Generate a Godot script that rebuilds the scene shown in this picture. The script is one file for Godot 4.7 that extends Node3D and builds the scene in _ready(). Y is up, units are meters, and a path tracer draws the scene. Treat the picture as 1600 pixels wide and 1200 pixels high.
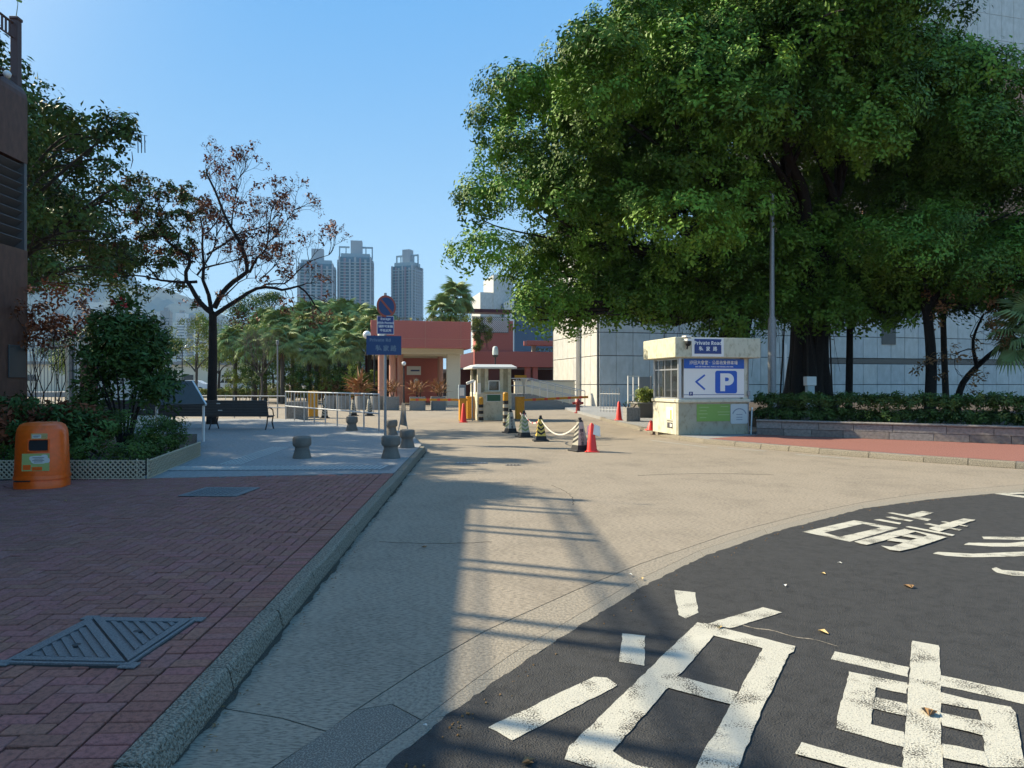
extends Node3D

# ---------------------------------------------------------------- geometry collector
class Geo:
	var v := PackedVector3Array()
	var n := PackedVector3Array()
	var uv := PackedVector2Array()
	var c := PackedColorArray()
	var ix := PackedInt32Array()
	var col := Color(1, 1, 1)

	func tri_n(a: Vector3, b: Vector3, d: Vector3, na: Vector3, nb: Vector3, nd: Vector3) -> void:
		var k := v.size()
		v.append(a); v.append(b); v.append(d)
		n.append(na); n.append(nb); n.append(nd)
		c.append(col); c.append(col); c.append(col)
		uv.append(Vector2(a.x, a.z)); uv.append(Vector2(b.x, b.z)); uv.append(Vector2(d.x, d.z))
		ix.append(k); ix.append(k + 2); ix.append(k + 1)

	func tri(a: Vector3, b: Vector3, d: Vector3) -> void:
		var m := (b - a).cross(d - a).normalized()
		tri_n(a, b, d, m, m, m)

	func quad_n(a: Vector3, b: Vector3, d: Vector3, e: Vector3, na: Vector3, nb: Vector3, nd: Vector3, ne: Vector3) -> void:
		var k := v.size()
		v.append(a); v.append(b); v.append(d); v.append(e)
		n.append(na); n.append(nb); n.append(nd); n.append(ne)
		for i in 4: c.append(col)
		uv.append(Vector2(0, 0)); uv.append(Vector2(1, 0)); uv.append(Vector2(1, 1)); uv.append(Vector2(0, 1))
		ix.append_array(PackedInt32Array([k, k + 2, k + 1, k, k + 3, k + 2]))

	func quad(a: Vector3, b: Vector3, d: Vector3, e: Vector3) -> void:   # counter-clockwise seen from outside
		var m := (d - a).cross(e - b).normalized()
		quad_n(a, b, d, e, m, m, m, m)

	func box(o: Vector3, s: Vector3, bs := Basis.IDENTITY, bev := 0.0) -> void:
		var h := s * 0.5
		if bev <= 0.0:
			var p := []
			for i in 8:
				p.append(o + bs * Vector3(h.x if i & 1 else -h.x, h.y if i & 2 else -h.y, h.z if i & 4 else -h.z))
			quad(p[4], p[5], p[7], p[6]); quad(p[1], p[0], p[2], p[3])
			quad(p[5], p[1], p[3], p[7]); quad(p[0], p[4], p[6], p[2])
			quad(p[6], p[7], p[3], p[2]); quad(p[0], p[1], p[5], p[4])
			return
		var b := minf(bev, minf(h.x, minf(h.y, h.z)) * 0.9)
		var pt := func(sx: int, sy: int, sz: int, ax: int) -> Vector3:
			var q := Vector3(sx * (h.x - b), sy * (h.y - b), sz * (h.z - b))
			if ax == 0: q.x = sx * h.x
			elif ax == 1: q.y = sy * h.y
			else: q.z = sz * h.z
			return o + bs * q
		var face := func(a: Vector3, b2: Vector3, d: Vector3, e: Vector3) -> void:
			var m := (d - a).cross(e - b2)
			if m.dot((a + b2 + d + e) * 0.25 - o) < 0: quad(e, d, b2, a)
			else: quad(a, b2, d, e)
		for s1 in [-1, 1]:
			face.call(pt.call(s1, -1, -1, 0), pt.call(s1, 1, -1, 0), pt.call(s1, 1, 1, 0), pt.call(s1, -1, 1, 0))
			face.call(pt.call(-1, s1, -1, 1), pt.call(1, s1, -1, 1), pt.call(1, s1, 1, 1), pt.call(-1, s1, 1, 1))
			face.call(pt.call(-1, -1, s1, 2), pt.call(1, -1, s1, 2), pt.call(1, 1, s1, 2), pt.call(-1, 1, s1, 2))
			for s2 in [-1, 1]:
				face.call(pt.call(s1, s2, -1, 0), pt.call(s1, s2, 1, 0), pt.call(s1, s2, 1, 1), pt.call(s1, s2, -1, 1))
				face.call(pt.call(s1, -1, s2, 0), pt.call(s1, 1, s2, 0), pt.call(s1, 1, s2, 2), pt.call(s1, -1, s2, 2))
				face.call(pt.call(-1, s1, s2, 1), pt.call(1, s1, s2, 1), pt.call(1, s1, s2, 2), pt.call(-1, s1, s2, 2))
				for s3 in [-1, 1]:
					var a: Vector3 = pt.call(s1, s2, s3, 0)
					var b3: Vector3 = pt.call(s1, s2, s3, 1)
					var d3: Vector3 = pt.call(s1, s2, s3, 2)
					if (b3 - a).cross(d3 - a).dot(a - o) < 0: tri(a, d3, b3)
					else: tri(a, b3, d3)

	func bar(a: Vector3, b: Vector3, w: float, t: float, up := Vector3.UP, bev := 0.0) -> void:   # box from a to b, w across, t along up
		var x := (b - a).normalized()
		var z := x.cross(up).normalized()
		var y := z.cross(x)
		box((a + b) * 0.5, Vector3(a.distance_to(b), t, w), Basis(x, y, z), bev)

	func tube(pts: Array, rad: Array, sides := 8, caps := true) -> void:
		var rings := []
		var nrm := []
		var side := Vector3.ZERO
		for i in pts.size():
			var t: Vector3 = (pts[mini(i + 1, pts.size() - 1)] - pts[maxi(i - 1, 0)]).normalized()
			if side == Vector3.ZERO:
				side = t.cross(Vector3.UP if absf(t.y) < 0.9 else Vector3.RIGHT).normalized()
			side = (side - t * side.dot(t)).normalized()
			var bn := t.cross(side)
			var r := []
			var m := []
			for k in sides:
				var a := TAU * k / sides
				var dir := side * cos(a) + bn * sin(a)
				m.append(dir)
				r.append(pts[i] + dir * rad[i])
			rings.append(r); nrm.append(m)
		for i in pts.size() - 1:
			for k in sides:
				var j := (k + 1) % sides
				quad_n(rings[i][k], rings[i][j], rings[i + 1][j], rings[i + 1][k], nrm[i][k], nrm[i][j], nrm[i + 1][j], nrm[i + 1][k])
		if caps:
			for k in range(1, sides - 1):
				tri(rings[0][0], rings[0][k + 1], rings[0][k])
				var e := rings.size() - 1
				tri(rings[e][0], rings[e][k], rings[e][k + 1])

	func rod(a: Vector3, b: Vector3, r: float, sides := 8) -> void:
		tube([a, b], [r, r], sides)

	func lathe(prof: Array, sides := 20, o := Vector3.ZERO, smooth := false, sx := 1.0, sz := 1.0) -> void:   # prof: Vector2(radius, height), upwards
		var ns := []
		for i in prof.size() - 1:
			var d: Vector2 = prof[i + 1] - prof[i]
			ns.append(Vector2(d.y, -d.x).normalized())
		for i in prof.size() - 1:
			var n0: Vector2 = ns[i]
			var n1: Vector2 = ns[i]
			if smooth:
				n0 = (ns[maxi(i - 1, 0)] + ns[i]).normalized()
				n1 = (ns[mini(i + 1, ns.size() - 1)] + ns[i]).normalized()
			for k in sides:
				var a := TAU * k / sides
				var b := TAU * (k + 1) / sides
				var da := Vector3(cos(a) * sx, 0, -sin(a) * sz)
				var db := Vector3(cos(b) * sx, 0, -sin(b) * sz)
				var p0: Vector2 = prof[i]
				var p1: Vector2 = prof[i + 1]
				quad_n(o + da * p0.x + Vector3.UP * p0.y, o + db * p0.x + Vector3.UP * p0.y, o + db * p1.x + Vector3.UP * p1.y, o + da * p1.x + Vector3.UP * p1.y,
					(da * n0.x + Vector3.UP * n0.y).normalized(), (db * n0.x + Vector3.UP * n0.y).normalized(), (db * n1.x + Vector3.UP * n1.y).normalized(), (da * n1.x + Vector3.UP * n1.y).normalized())

	func poly(pts: PackedVector2Array, y: float) -> void:   # flat sheet, pts are (x, z)
		var t := Geometry2D.triangulate_polygon(pts)
		for i in range(0, t.size(), 3):
			var a := Vector3(pts[t[i]].x, y, pts[t[i]].y)
			var b := Vector3(pts[t[i + 1]].x, y, pts[t[i + 1]].y)
			var d := Vector3(pts[t[i + 2]].x, y, pts[t[i + 2]].y)
			if (b - a).cross(d - a).y < 0: tri(a, d, b)
			else: tri(a, b, d)

	func prism(pts: PackedVector2Array, y0: float, y1: float) -> void:   # upright walls and a top
		poly(pts, y1)
		var area := 0.0
		for i in pts.size():
			area += pts[i].cross(pts[(i + 1) % pts.size()])
		for i in pts.size():
			var p := pts[i]
			var q := pts[(i + 1) % pts.size()]
			if area > 0:
				var s := p; p = q; q = s
			quad(Vector3(p.x, y0, p.y), Vector3(q.x, y0, q.y), Vector3(q.x, y1, q.y), Vector3(p.x, y1, p.y))

	func plate(pts: PackedVector2Array, t: Transform3D, d0: float, d1: float) -> void:   # polygon in the local xy plane, extruded along local z from d0 to d1
		var tr := Geometry2D.triangulate_polygon(pts)
		var area := 0.0
		for i in pts.size():
			area += pts[i].cross(pts[(i + 1) % pts.size()])
		for i in range(0, tr.size(), 3):
			var a := pts[tr[i]]
			var b := pts[tr[i + 1]]
			var e := pts[tr[i + 2]]
			if (b - a).cross(e - a) < 0:
				var s := b; b = e; e = s
			tri(t * Vector3(a.x, a.y, d1), t * Vector3(b.x, b.y, d1), t * Vector3(e.x, e.y, d1))
			tri(t * Vector3(a.x, a.y, d0), t * Vector3(e.x, e.y, d0), t * Vector3(b.x, b.y, d0))
		for i in pts.size():
			var p := pts[i]
			var q := pts[(i + 1) % pts.size()]
			if area < 0:
				var s := p; p = q; q = s
			quad(t * Vector3(p.x, p.y, d0), t * Vector3(q.x, q.y, d0), t * Vector3(q.x, q.y, d1), t * Vector3(p.x, p.y, d1))

	func add(g: Geo, t: Transform3D) -> void:
		var k := v.size()
		for i in g.v.size():
			v.append(t * g.v[i]); n.append((t.basis * g.n[i]).normalized())
		uv.append_array(g.uv); c.append_array(g.c)
		for i in g.ix: ix.append(k + i)

	func mesh() -> ArrayMesh:
		var a := []
		a.resize(Mesh.ARRAY_MAX)
		a[Mesh.ARRAY_VERTEX] = v; a[Mesh.ARRAY_NORMAL] = n; a[Mesh.ARRAY_TEX_UV] = uv; a[Mesh.ARRAY_COLOR] = c; a[Mesh.ARRAY_INDEX] = ix
		var m := ArrayMesh.new()
		m.add_surface_from_arrays(Mesh.PRIMITIVE_TRIANGLES, a)
		return m

# ---------------------------------------------------------------- scene helpers
var M := {}
var counts := {}
var rng := RandomNumberGenerator.new()

func numbered(called: String) -> String:
	var k: int = counts.get(called, 0)
	counts[called] = k + 1
	return called if k == 0 else "%s_%03d" % [called, k]

func thing(called: String, label: String, category: String, at := Vector3.ZERO, turn := 0.0, group := "") -> Node3D:
	var o := Node3D.new()
	o.name = numbered(called)
	add_child(o)
	o.position = at
	o.rotation.y = turn
	meta(o, label, category, group)
	return o

func meta(o: Node, label: String, category: String, group := "", kind := "") -> void:
	if label: o.set_meta("label", label)
	if category: o.set_meta("category", category)
	if group: o.set_meta("group", group)
	if kind: o.set_meta("kind", kind)

func part(parent: Node, called: String, g: Geo, m: Material, kind := "") -> MeshInstance3D:
	return inst(parent, called, g.mesh(), m, Transform3D(), kind)

func inst(parent: Node, called: String, me: Mesh, m: Material, t := Transform3D(), kind := "") -> MeshInstance3D:
	var o := MeshInstance3D.new()
	o.name = called if parent != self else numbered(called)
	o.mesh = me
	o.material_override = m
	o.transform = t
	if kind: o.set_meta("kind", kind)
	parent.add_child(o, true)
	return o

func structure(called: String, g: Geo, m: Material, label: String, category := "ground") -> MeshInstance3D:
	var o := part(self, called, g, m)
	meta(o, label, category, "", "structure")
	return o

func copy(o: Node3D, at: Vector3, turn: float, label := "", group := "") -> Node3D:
	var c: Node3D = o.duplicate()
	c.name = numbered(String(o.name).trim_suffix("_001"))
	add_child(c)
	c.position = at
	c.rotation.y = turn
	if label: c.set_meta("label", label)
	if group: c.set_meta("group", group)
	return c

func ramp(cols: Array, offs := []) -> Gradient:
	var g := Gradient.new()
	g.offsets = PackedFloat32Array(offs if offs else range(cols.size()).map(func(i): return float(i) / (cols.size() - 1)))
	g.colors = PackedColorArray(cols)
	return g

func grey(x: float) -> Color:
	return Color(x, x, x)

func noise_tex(sd: int, freq: float, oct: int, cols: Array, offs := [], size := 512, kind := FastNoiseLite.TYPE_SIMPLEX_SMOOTH) -> NoiseTexture2D:
	var f := FastNoiseLite.new()
	f.seed = sd; f.noise_type = kind; f.frequency = freq; f.fractal_octaves = oct
	f.fractal_gain = 0.6 if oct < 7 else 0.8
	var t := NoiseTexture2D.new()
	t.width = size; t.height = size; t.seamless = true; t.noise = f
	t.color_ramp = ramp(cols, offs)
	return t

func bump_tex(sd: int, freq: float, oct: int, strength: float, size := 512) -> NoiseTexture2D:
	var f := FastNoiseLite.new()
	f.seed = sd; f.noise_type = FastNoiseLite.TYPE_SIMPLEX_SMOOTH; f.frequency = freq; f.fractal_octaves = oct
	f.fractal_gain = 0.65
	var t := NoiseTexture2D.new()
	t.width = size; t.height = size; t.seamless = true; t.noise = f
	t.as_normal_map = true; t.bump_strength = strength
	return t

func mat(key: String, r: float, g: float, b: float, rough := 0.8, metal := 0.0) -> StandardMaterial3D:   # linear base colour
	var m := StandardMaterial3D.new()
	m.resource_name = key
	m.albedo_color = Color(r, g, b).linear_to_srgb()
	m.roughness = rough
	m.metallic = metal
	M[key] = m
	return m

func tri_map(m: StandardMaterial3D, tex: Texture2D, sc: Vector3, world := true, normal: Texture2D = null, ns := 0.6) -> void:
	m.uv1_triplanar = true
	m.uv1_world_triplanar = world
	m.uv1_scale = sc
	m.albedo_texture = tex
	if normal:
		m.normal_enabled = true
		m.normal_texture = normal
		m.normal_scale = ns

func vcol(m: StandardMaterial3D) -> StandardMaterial3D:
	m.vertex_color_use_as_albedo = true
	return m

func P(x: float, d: float, y := 0.0) -> Vector3:   # metres right of the camera, metres ahead, height
	return Vector3(x, y, -d)

func pv(a: Array) -> PackedVector2Array:   # flat list x, d -> (x, z)
	var r := PackedVector2Array()
	for i in range(0, a.size(), 2): r.append(Vector2(a[i], -a[i + 1]))
	return r

func rnd(a: float, b: float) -> float:
	return rng.randf_range(a, b)

func rdir() -> Vector3:
	var z := rnd(-1, 1)
	var a := rnd(0, TAU)
	var s := sqrt(1 - z * z)
	return Vector3(s * cos(a), z, s * sin(a))
const MARKS := [
	[1.255, 5.488, 1.396, 5.420, 1.297, 4.946, 1.183, 4.819, 1.151, 4.900],
	[0.706, 4.533, 0.840, 4.490, 0.747, 4.014, 0.612, 4.067],
	[-0.108, 3.291, 0.443, 3.858, 0.517, 3.844, 0.555, 3.748, 0.002, 3.168],
	[1.300, 4.712, 1.787, 5.056, 1.883, 4.946, 1.422, 4.620],
	[1.235, 4.737, 1.307, 4.661, 1.273, 4.483, 0.432, 3.070, 0.519, 2.960, 0.896, 2.801, 0.814, 2.673, 0.221, 3.005, 0.253, 3.116],
	[1.267, 4.724, 1.715, 4.300, 1.666, 4.207, 1.510, 4.272, 1.271, 4.483],
	[1.510, 4.272, 1.666, 4.207, 1.627, 4.173, 1.232, 3.487, 0.947, 2.960, 0.790, 2.673, 0.636, 2.673, 0.767, 2.960, 0.950, 3.281, 1.164, 3.657],
	[0.900, 3.858, 1.164, 3.657, 1.083, 3.518, 0.810, 3.714],
	[1.920, 4.229, 2.229, 3.991, 2.150, 3.861, 1.844, 4.107],
	[2.337, 3.878, 2.639, 3.662, 2.713, 3.602, 2.610, 3.482, 2.545, 3.531, 2.258, 3.747],
	[2.480, 4.400, 2.597, 4.321, 2.327, 3.861, 2.062, 3.415, 1.795, 2.960, 1.662, 2.732, 1.497, 2.732, 1.686, 3.062, 1.978, 3.552, 2.305, 4.111],
	[1.864, 3.926, 2.102, 3.776, 2.025, 3.642, 1.906, 3.719, 1.678, 3.320, 1.790, 3.241, 1.713, 3.107, 1.493, 3.279, 1.616, 3.496],
	[1.847, 3.602, 1.962, 3.527, 1.885, 3.396, 1.766, 3.476],
	[2.206, 3.657, 2.320, 3.566, 2.271, 3.462, 2.132, 3.535],
	[2.320, 3.566, 2.452, 3.489, 2.428, 3.429, 2.227, 3.105, 2.125, 2.940, 1.976, 2.940, 2.036, 3.062, 2.212, 3.345],
	[2.069, 3.429, 2.210, 3.345, 2.129, 3.206, 1.997, 3.301],
	[1.899, 3.132, 2.036, 3.062, 1.976, 2.940, 1.947, 2.960, 1.828, 3.015],
	[1.283, 3.143, 1.346, 3.094, 1.611, 2.931, 1.549, 2.828, 1.215, 3.043],
	[1.736, 2.855, 2.006, 2.716, 1.952, 2.643, 1.682, 2.766],
	[3.122, 7.640, 3.996, 8.299, 3.992, 8.087, 3.338, 7.596],
	[3.996, 8.299, 4.263, 7.845, 4.084, 7.869, 3.992, 8.087],
	[4.263, 7.845, 3.402, 7.156, 3.403, 7.383, 4.084, 7.869],
	[3.402, 7.156, 3.122, 7.640, 3.338, 7.596, 3.403, 7.383],
	[4.626, 8.760, 4.708, 8.779, 4.922, 8.343, 4.819, 8.238],
	[4.795, 8.616, 5.121, 8.878, 5.203, 8.760, 4.845, 8.459],
	[4.452, 8.477, 4.544, 8.505, 4.661, 8.256, 4.594, 8.196, 4.491, 8.343],
	[4.223, 8.299, 4.322, 8.343, 4.449, 8.111, 4.379, 8.029],
	[4.364, 7.885, 4.434, 7.924, 4.659, 7.474, 4.586, 7.404],
	[4.665, 8.045, 4.746, 8.087, 4.897, 7.730, 4.833, 7.678],
	[4.928, 8.170, 4.993, 8.196, 5.093, 7.924, 5.043, 7.885],
	[4.574, 7.807, 5.320, 8.369, 5.406, 8.282, 4.580, 7.618],
	[3.443, 7.136, 4.292, 7.768, 4.332, 7.618, 3.697, 7.136, 3.494, 6.991, 3.455, 7.028],
	[4.292, 7.768, 4.491, 7.335, 4.343, 7.425, 4.320, 7.596],
	[4.491, 7.335, 3.886, 6.857, 3.673, 6.723, 3.602, 6.769, 3.610, 6.948, 3.689, 6.905, 3.893, 7.072, 4.343, 7.425],
	[4.175, 7.474, 4.265, 7.356, 4.140, 7.268, 4.045, 7.390],
	[3.908, 7.288, 4.033, 7.169, 3.907, 7.072, 3.793, 7.182],
	[4.901, 7.404, 5.326, 7.390, 5.525, 7.356, 5.424, 7.221, 5.223, 7.248, 4.839, 7.288],
	[4.467, 7.028, 4.574, 7.117, 4.976, 7.104, 5.166, 7.169, 5.414, 7.208, 5.312, 7.072, 5.007, 6.948, 4.698, 6.948],
	[3.946, 6.655, 4.031, 6.729, 4.324, 6.655, 4.858, 6.740, 5.084, 6.769, 4.957, 6.599, 4.584, 6.544, 4.208, 6.517, 4.017, 6.572],
	[4.127, 6.114, 4.197, 6.161, 4.188, 6.067, 4.339, 6.020, 4.515, 6.011, 4.414, 5.877, 4.236, 5.877, 4.141, 5.894, 4.082, 5.984],
	[6.993, 10.303, 7.138, 10.371, 7.809, 10.481, 7.706, 10.344, 7.189, 10.263, 7.283, 10.105, 7.491, 10.054, 7.359, 9.878, 7.153, 9.952]]

func _ready() -> void:
	rng.seed = 20240117
	setup_view()
	make_materials()
	make_ground()
	make_left_pavement()
	make_right_pavement()
	make_markings()
	make_bridge()
	make_far()
	make_red_building()
	make_hall()
	make_kiosk()
	make_gate_booth()
	make_left_things()
	make_plaza_things()
	make_forecourt()
	make_right_things()
	make_trees()
	make_litter()

func setup_view() -> void:
	var cam := Camera3D.new()
	cam.name = "camera"
	cam.position = Vector3(0, 1.6, 0)
	cam.fov = rad_to_deg(2.0 * atan(600.0 / 1110.0))
	cam.near = 0.05
	cam.far = 12000.0
	add_child(cam)
	cam.current = true
	var sun := DirectionalLight3D.new()
	sun.name = "sun"
	add_child(sun)
	var el := deg_to_rad(37.5)
	var az := deg_to_rad(21.0)
	var going := Vector3(cos(az) * cos(el), -sin(el), sin(az) * cos(el))
	sun.look_at_from_position(-going * 50.0, Vector3.ZERO, Vector3.UP)
	sun.light_energy = 1.05
	sun.light_color = Color(1.0, 0.945, 0.83)
	sun.light_angular_distance = 0.5
	sun.shadow_enabled = true
	var sm := ProceduralSkyMaterial.new()
	sm.sky_top_color = Color(0.215, 0.405, 0.575)
	sm.sky_horizon_color = Color(0.55, 0.64, 0.675)
	sm.sky_curve = 0.16
	sm.sky_energy_multiplier = 1.0
	sm.ground_bottom_color = Color(0.35, 0.33, 0.3)
	sm.ground_horizon_color = Color(0.66, 0.72, 0.76)
	sm.sun_angle_max = 60.0
	sm.sun_curve = 0.34
	var sky := Sky.new()
	sky.sky_material = sm
	var e := Environment.new()
	e.background_mode = Environment.BG_SKY
	e.sky = sky
	e.tonemap_mode = Environment.TONE_MAPPER_LINEAR
	e.tonemap_exposure = 3.05
	e.sdfgi_enabled = true
	e.ssao_enabled = true
	e.ssil_enabled = true
	e.fog_enabled = true
	e.fog_density = 0.0001
	e.fog_light_color = Color(0.64, 0.80, 0.95)
	var we := WorldEnvironment.new()
	we.name = "environment"
	we.environment = e
	add_child(we)

func make_materials() -> void:
	var m: StandardMaterial3D
	# ground surfaces
	m = mat("concrete_road", 0.375, 0.315, 0.24, 0.9)
	tri_map(m, noise_tex(3, 0.045, 6, [grey(0.40), grey(0.80), grey(0.93), grey(1.0)], [0.0, 0.38, 0.6, 1.0], 1024), Vector3(0.35, 0.35, 1.5), true, bump_tex(4, 0.12, 4, 8.0, 1024), 0.3)
	stains(m, noise_tex(45, 0.009, 7, [grey(0.84), grey(0.94), grey(0.98), grey(1.0)], [0.0, 0.38, 0.55, 1.0], 1024), 0.06)
	m = mat("concrete_strip", 0.36, 0.31, 0.24, 0.9)
	tri_map(m, noise_tex(5, 0.05, 6, [grey(0.62), grey(0.85), grey(1.0)], [], 1024), Vector3(0.6, 0.6, 0.6), true, bump_tex(4, 0.06, 5, 10.0, 1024), 0.3)
	m = mat("edge_concrete", 0.36, 0.32, 0.255, 0.9)
	tri_map(m, M.concrete_strip.albedo_texture, Vector3(0.9, 0.9, 0.9), true, M.concrete_strip.normal_texture, 0.6)
	m = mat("aggregate", 0.36, 0.32, 0.265, 0.95)
	tri_map(m, noise_tex(6, 0.12, 3, [grey(0.5), grey(0.74), grey(0.95), grey(1.0)], [0.0, 0.42, 0.6, 1.0], 512, FastNoiseLite.TYPE_CELLULAR), Vector3(1.9, 1.9, 1.9), true, bump_tex(7, 0.12, 3, 14.0), 0.6)
	m = mat("joint_dirt", 0.035, 0.03, 0.025, 1.0)
	m = mat("asphalt", 0.040, 0.039, 0.038, 0.85)
	tri_map(m, noise_tex(8, 0.012, 9, [grey(0.55), grey(0.86), grey(0.94), grey(1.0)], [0.0, 0.4, 0.62, 1.0], 2048), Vector3(0.22, 0.22, 0.22), true, bump_tex(9, 0.45, 2, 10.0, 1024), 0.28)
	m = mat("far_ground", 0.30, 0.29, 0.25, 0.95)
	tri_map(m, M.concrete_strip.albedo_texture, Vector3(0.02, 0.02, 0.02))
	m = mat("plaza", 0.33, 0.33, 0.325, 0.85)
	tri_map(m, noise_tex(10, 0.03, 5, [grey(0.72), grey(0.9), grey(1.0)], [], 1024), Vector3(0.3, 0.3, 0.6), true, M.concrete_strip.normal_texture, 0.35)
	m = mat("tactile", 0.40, 0.41, 0.40, 0.7)
	m = mat("brick_bed", 0.035, 0.027, 0.024, 1.0)
	m = vcol(mat("brick", 1, 1, 1, 0.85))
	tri_map(m, noise_tex(11, 0.04, 5, [grey(0.68), grey(0.9), grey(1.0)]), Vector3(1.3, 1.3, 1.3), true, bump_tex(12, 0.15, 4, 8.0), 0.5)
	m = mat("brick_far", 0.35, 0.145, 0.112, 0.9)
	tri_map(m, noise_tex(13, 0.05, 5, [grey(0.6), grey(0.9), grey(1.0)]), Vector3(1.2, 1.2, 1.2), true, bump_tex(12, 0.15, 4, 8.0), 0.5)
	m = mat("kerb", 0.42, 0.37, 0.285, 0.95)
	tri_map(m, noise_tex(14, 0.06, 6, [Color(0.36, 0.37, 0.29), grey(0.66), grey(0.90), grey(1.0)], [0.0, 0.36, 0.58, 1.0], 1024), Vector3(0.7, 0.7, 0.7), true, bump_tex(15, 0.12, 5, 14.0), 1.0)
	m = mat("road_paint", 0.62, 0.59, 0.49, 0.75)
	m.uv1_triplanar = true
	m.uv1_world_triplanar = true
	m.uv1_scale = Vector3(0.55, 0.55, 0.55)
	m.albedo_texture = worn_paint()
	m.normal_enabled = true
	m.normal_texture = M.asphalt.normal_texture
	m.normal_scale = 0.5
	m = mat("thin_paint", 0.5, 0.48, 0.42, 0.85)
	tri_map(m, noise_tex(16, 0.06, 5, [grey(0.45), grey(0.8), grey(1.0)]), Vector3(1, 1, 1))
	m = mat("gutter_dirt", 0.15, 0.125, 0.092, 1.0)
	tri_map(m, noise_tex(44, 0.12, 5, [grey(0.35), grey(0.8), grey(1.0)]), Vector3(1.5, 1.5, 1.5), true, bump_tex(12, 0.15, 4, 8.0), 1.0)
	m = mat("soil", 0.15, 0.115, 0.085, 1.0)
	tri_map(m, noise_tex(17, 0.1, 5, [grey(0.5), grey(1.0)]), Vector3(1, 1, 1), true, bump_tex(12, 0.15, 4, 8.0), 1.0)
	# metals, plastics, paint
	m = mat("iron", 0.25, 0.265, 0.275, 0.55, 0.2)
	tri_map(m, noise_tex(18, 0.06, 5, [grey(0.6), grey(1.0)]), Vector3(2, 2, 2), true, bump_tex(12, 0.15, 4, 8.0), 0.6)
	mat("iron_hole_dark", 0.05, 0.05, 0.05, 0.9)  # near black, the dark inside holes put into the colour
	mat("steel", 0.42, 0.43, 0.44, 0.38, 0.75)
	m = mat("galvanised", 0.36, 0.37, 0.38, 0.5, 0.5)
	tri_map(m, noise_tex(19, 0.05, 4, [grey(0.78), grey(1.0)]), Vector3(2, 0.6, 2))
	mat("black_iron", 0.018, 0.018, 0.02, 0.5, 0.3)
	m = mat("bench_slat", 0.10, 0.092, 0.085, 0.6)
	tri_map(m, noise_tex(20, 0.03, 5, [grey(0.6), grey(1.0)]), Vector3(0.6, 6, 6))
	m = mat("orange_plastic", 1.0, 0.135, 0.006, 0.38)
	tri_map(m, noise_tex(21, 0.02, 5, [grey(0.86), grey(1.0)]), Vector3(1, 1, 1))
	mat("pavilion_wood", 0.24, 0.16, 0.11, 0.8)
	mat("sticker_white", 0.62, 0.62, 0.58, 0.5)
	mat("sticker_green", 0.36, 0.42, 0.14, 0.5)
	mat("sticker_tan", 0.5, 0.36, 0.14, 0.5)
	mat("ink", 0.05, 0.05, 0.06, 0.7)
	m = mat("stone", 0.31, 0.28, 0.24, 0.95)
	tri_map(m, noise_tex(22, 0.1, 5, [grey(0.5), grey(0.85), grey(1.0)]), Vector3(1.4, 1.4, 1.4), true, bump_tex(15, 0.12, 5, 14.0), 0.9)
	m = mat("precast", 0.34, 0.33, 0.31, 0.92)
	tri_map(m, noise_tex(23, 0.03, 6, [grey(0.6), grey(0.88), grey(1.0)]), Vector3(0.8, 0.8, 0.8), true, M.concrete_strip.normal_texture, 0.5)
	m = mat("lattice", 0.78, 0.72, 0.58, 0.7)
	tri_map(m, noise_tex(24, 0.05, 5, [Color(0.62, 0.58, 0.5), grey(1.0)]), Vector3(2, 2, 2))
	m = mat("sign_blue", 0.012, 0.045, 0.235, 0.35)
	tri_map(m, noise_tex(25, 0.02, 5, [grey(0.8), grey(1.0)]), Vector3(2, 2, 2))
	mat("sign_blue_dark", 0.012, 0.05, 0.15, 0.5)
	mat("sign_faded", 0.20, 0.25, 0.30, 0.7)
	mat("blue_cladding", 0.05, 0.09, 0.15, 0.5)
	mat("sign_red", 0.32, 0.06, 0.035, 0.45)
	mat("bright_blue", 0.01, 0.095, 0.46, 0.4)
	mat("sign_white", 0.80, 0.78, 0.73, 0.4)
	mat("poster_green", 0.20, 0.36, 0.075, 0.6)
	mat("poster_pale", 0.50, 0.56, 0.55, 0.55)
	mat("poster_text", 0.33, 0.46, 0.18, 0.6)
	mat("poster_yellow", 0.55, 0.55, 0.08, 0.5)
	# walls
	m = mat("brown_wall", 0.15, 0.066, 0.044, 0.6)
	tri_map(m, noise_tex(26, 0.02, 5, [grey(0.72), grey(1.0)]), Vector3(0.6, 0.25, 0.6))
	mat("louvre", 0.11, 0.11, 0.115, 0.5, 0.2)
	mat("railing_brown", 0.07, 0.03, 0.024, 0.5)
	mat("plaque", 0.035, 0.045, 0.05, 0.4)
	m = mat("red_tile", 0.54, 0.15, 0.115, 0.6)
	tri_map(m, noise_tex(27, 0.05, 5, [grey(0.86), grey(1.0)]), Vector3(0.4, 0.4, 0.4))
	m = mat("pink_column", 0.52, 0.27, 0.20, 0.7)
	mat("cream_paint", 0.62, 0.55, 0.42, 0.8)
	m = mat("white_panel", 0.60, 0.59, 0.56, 0.45)
	tri_map(m, noise_tex(28, 0.015, 5, [Color(0.86, 0.86, 0.84), grey(1.0)]), Vector3(0.25, 0.12, 0.25))
	for q in [["white_panel_warm", 0.62, 0.595, 0.55], ["white_panel_grey", 0.555, 0.55, 0.53]]:
		m = mat(q[0], q[1], q[2], q[3], 0.5)
		tri_map(m, M.white_panel.albedo_texture, Vector3(0.25, 0.12, 0.25))
	mat("panel_joint", 0.06, 0.06, 0.065, 0.9)
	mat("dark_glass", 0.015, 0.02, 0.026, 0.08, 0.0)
	mat("brown_band", 0.36, 0.2, 0.12, 0.7)
	m = mat("kiosk_paint", 0.60, 0.575, 0.475, 0.75)
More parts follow.
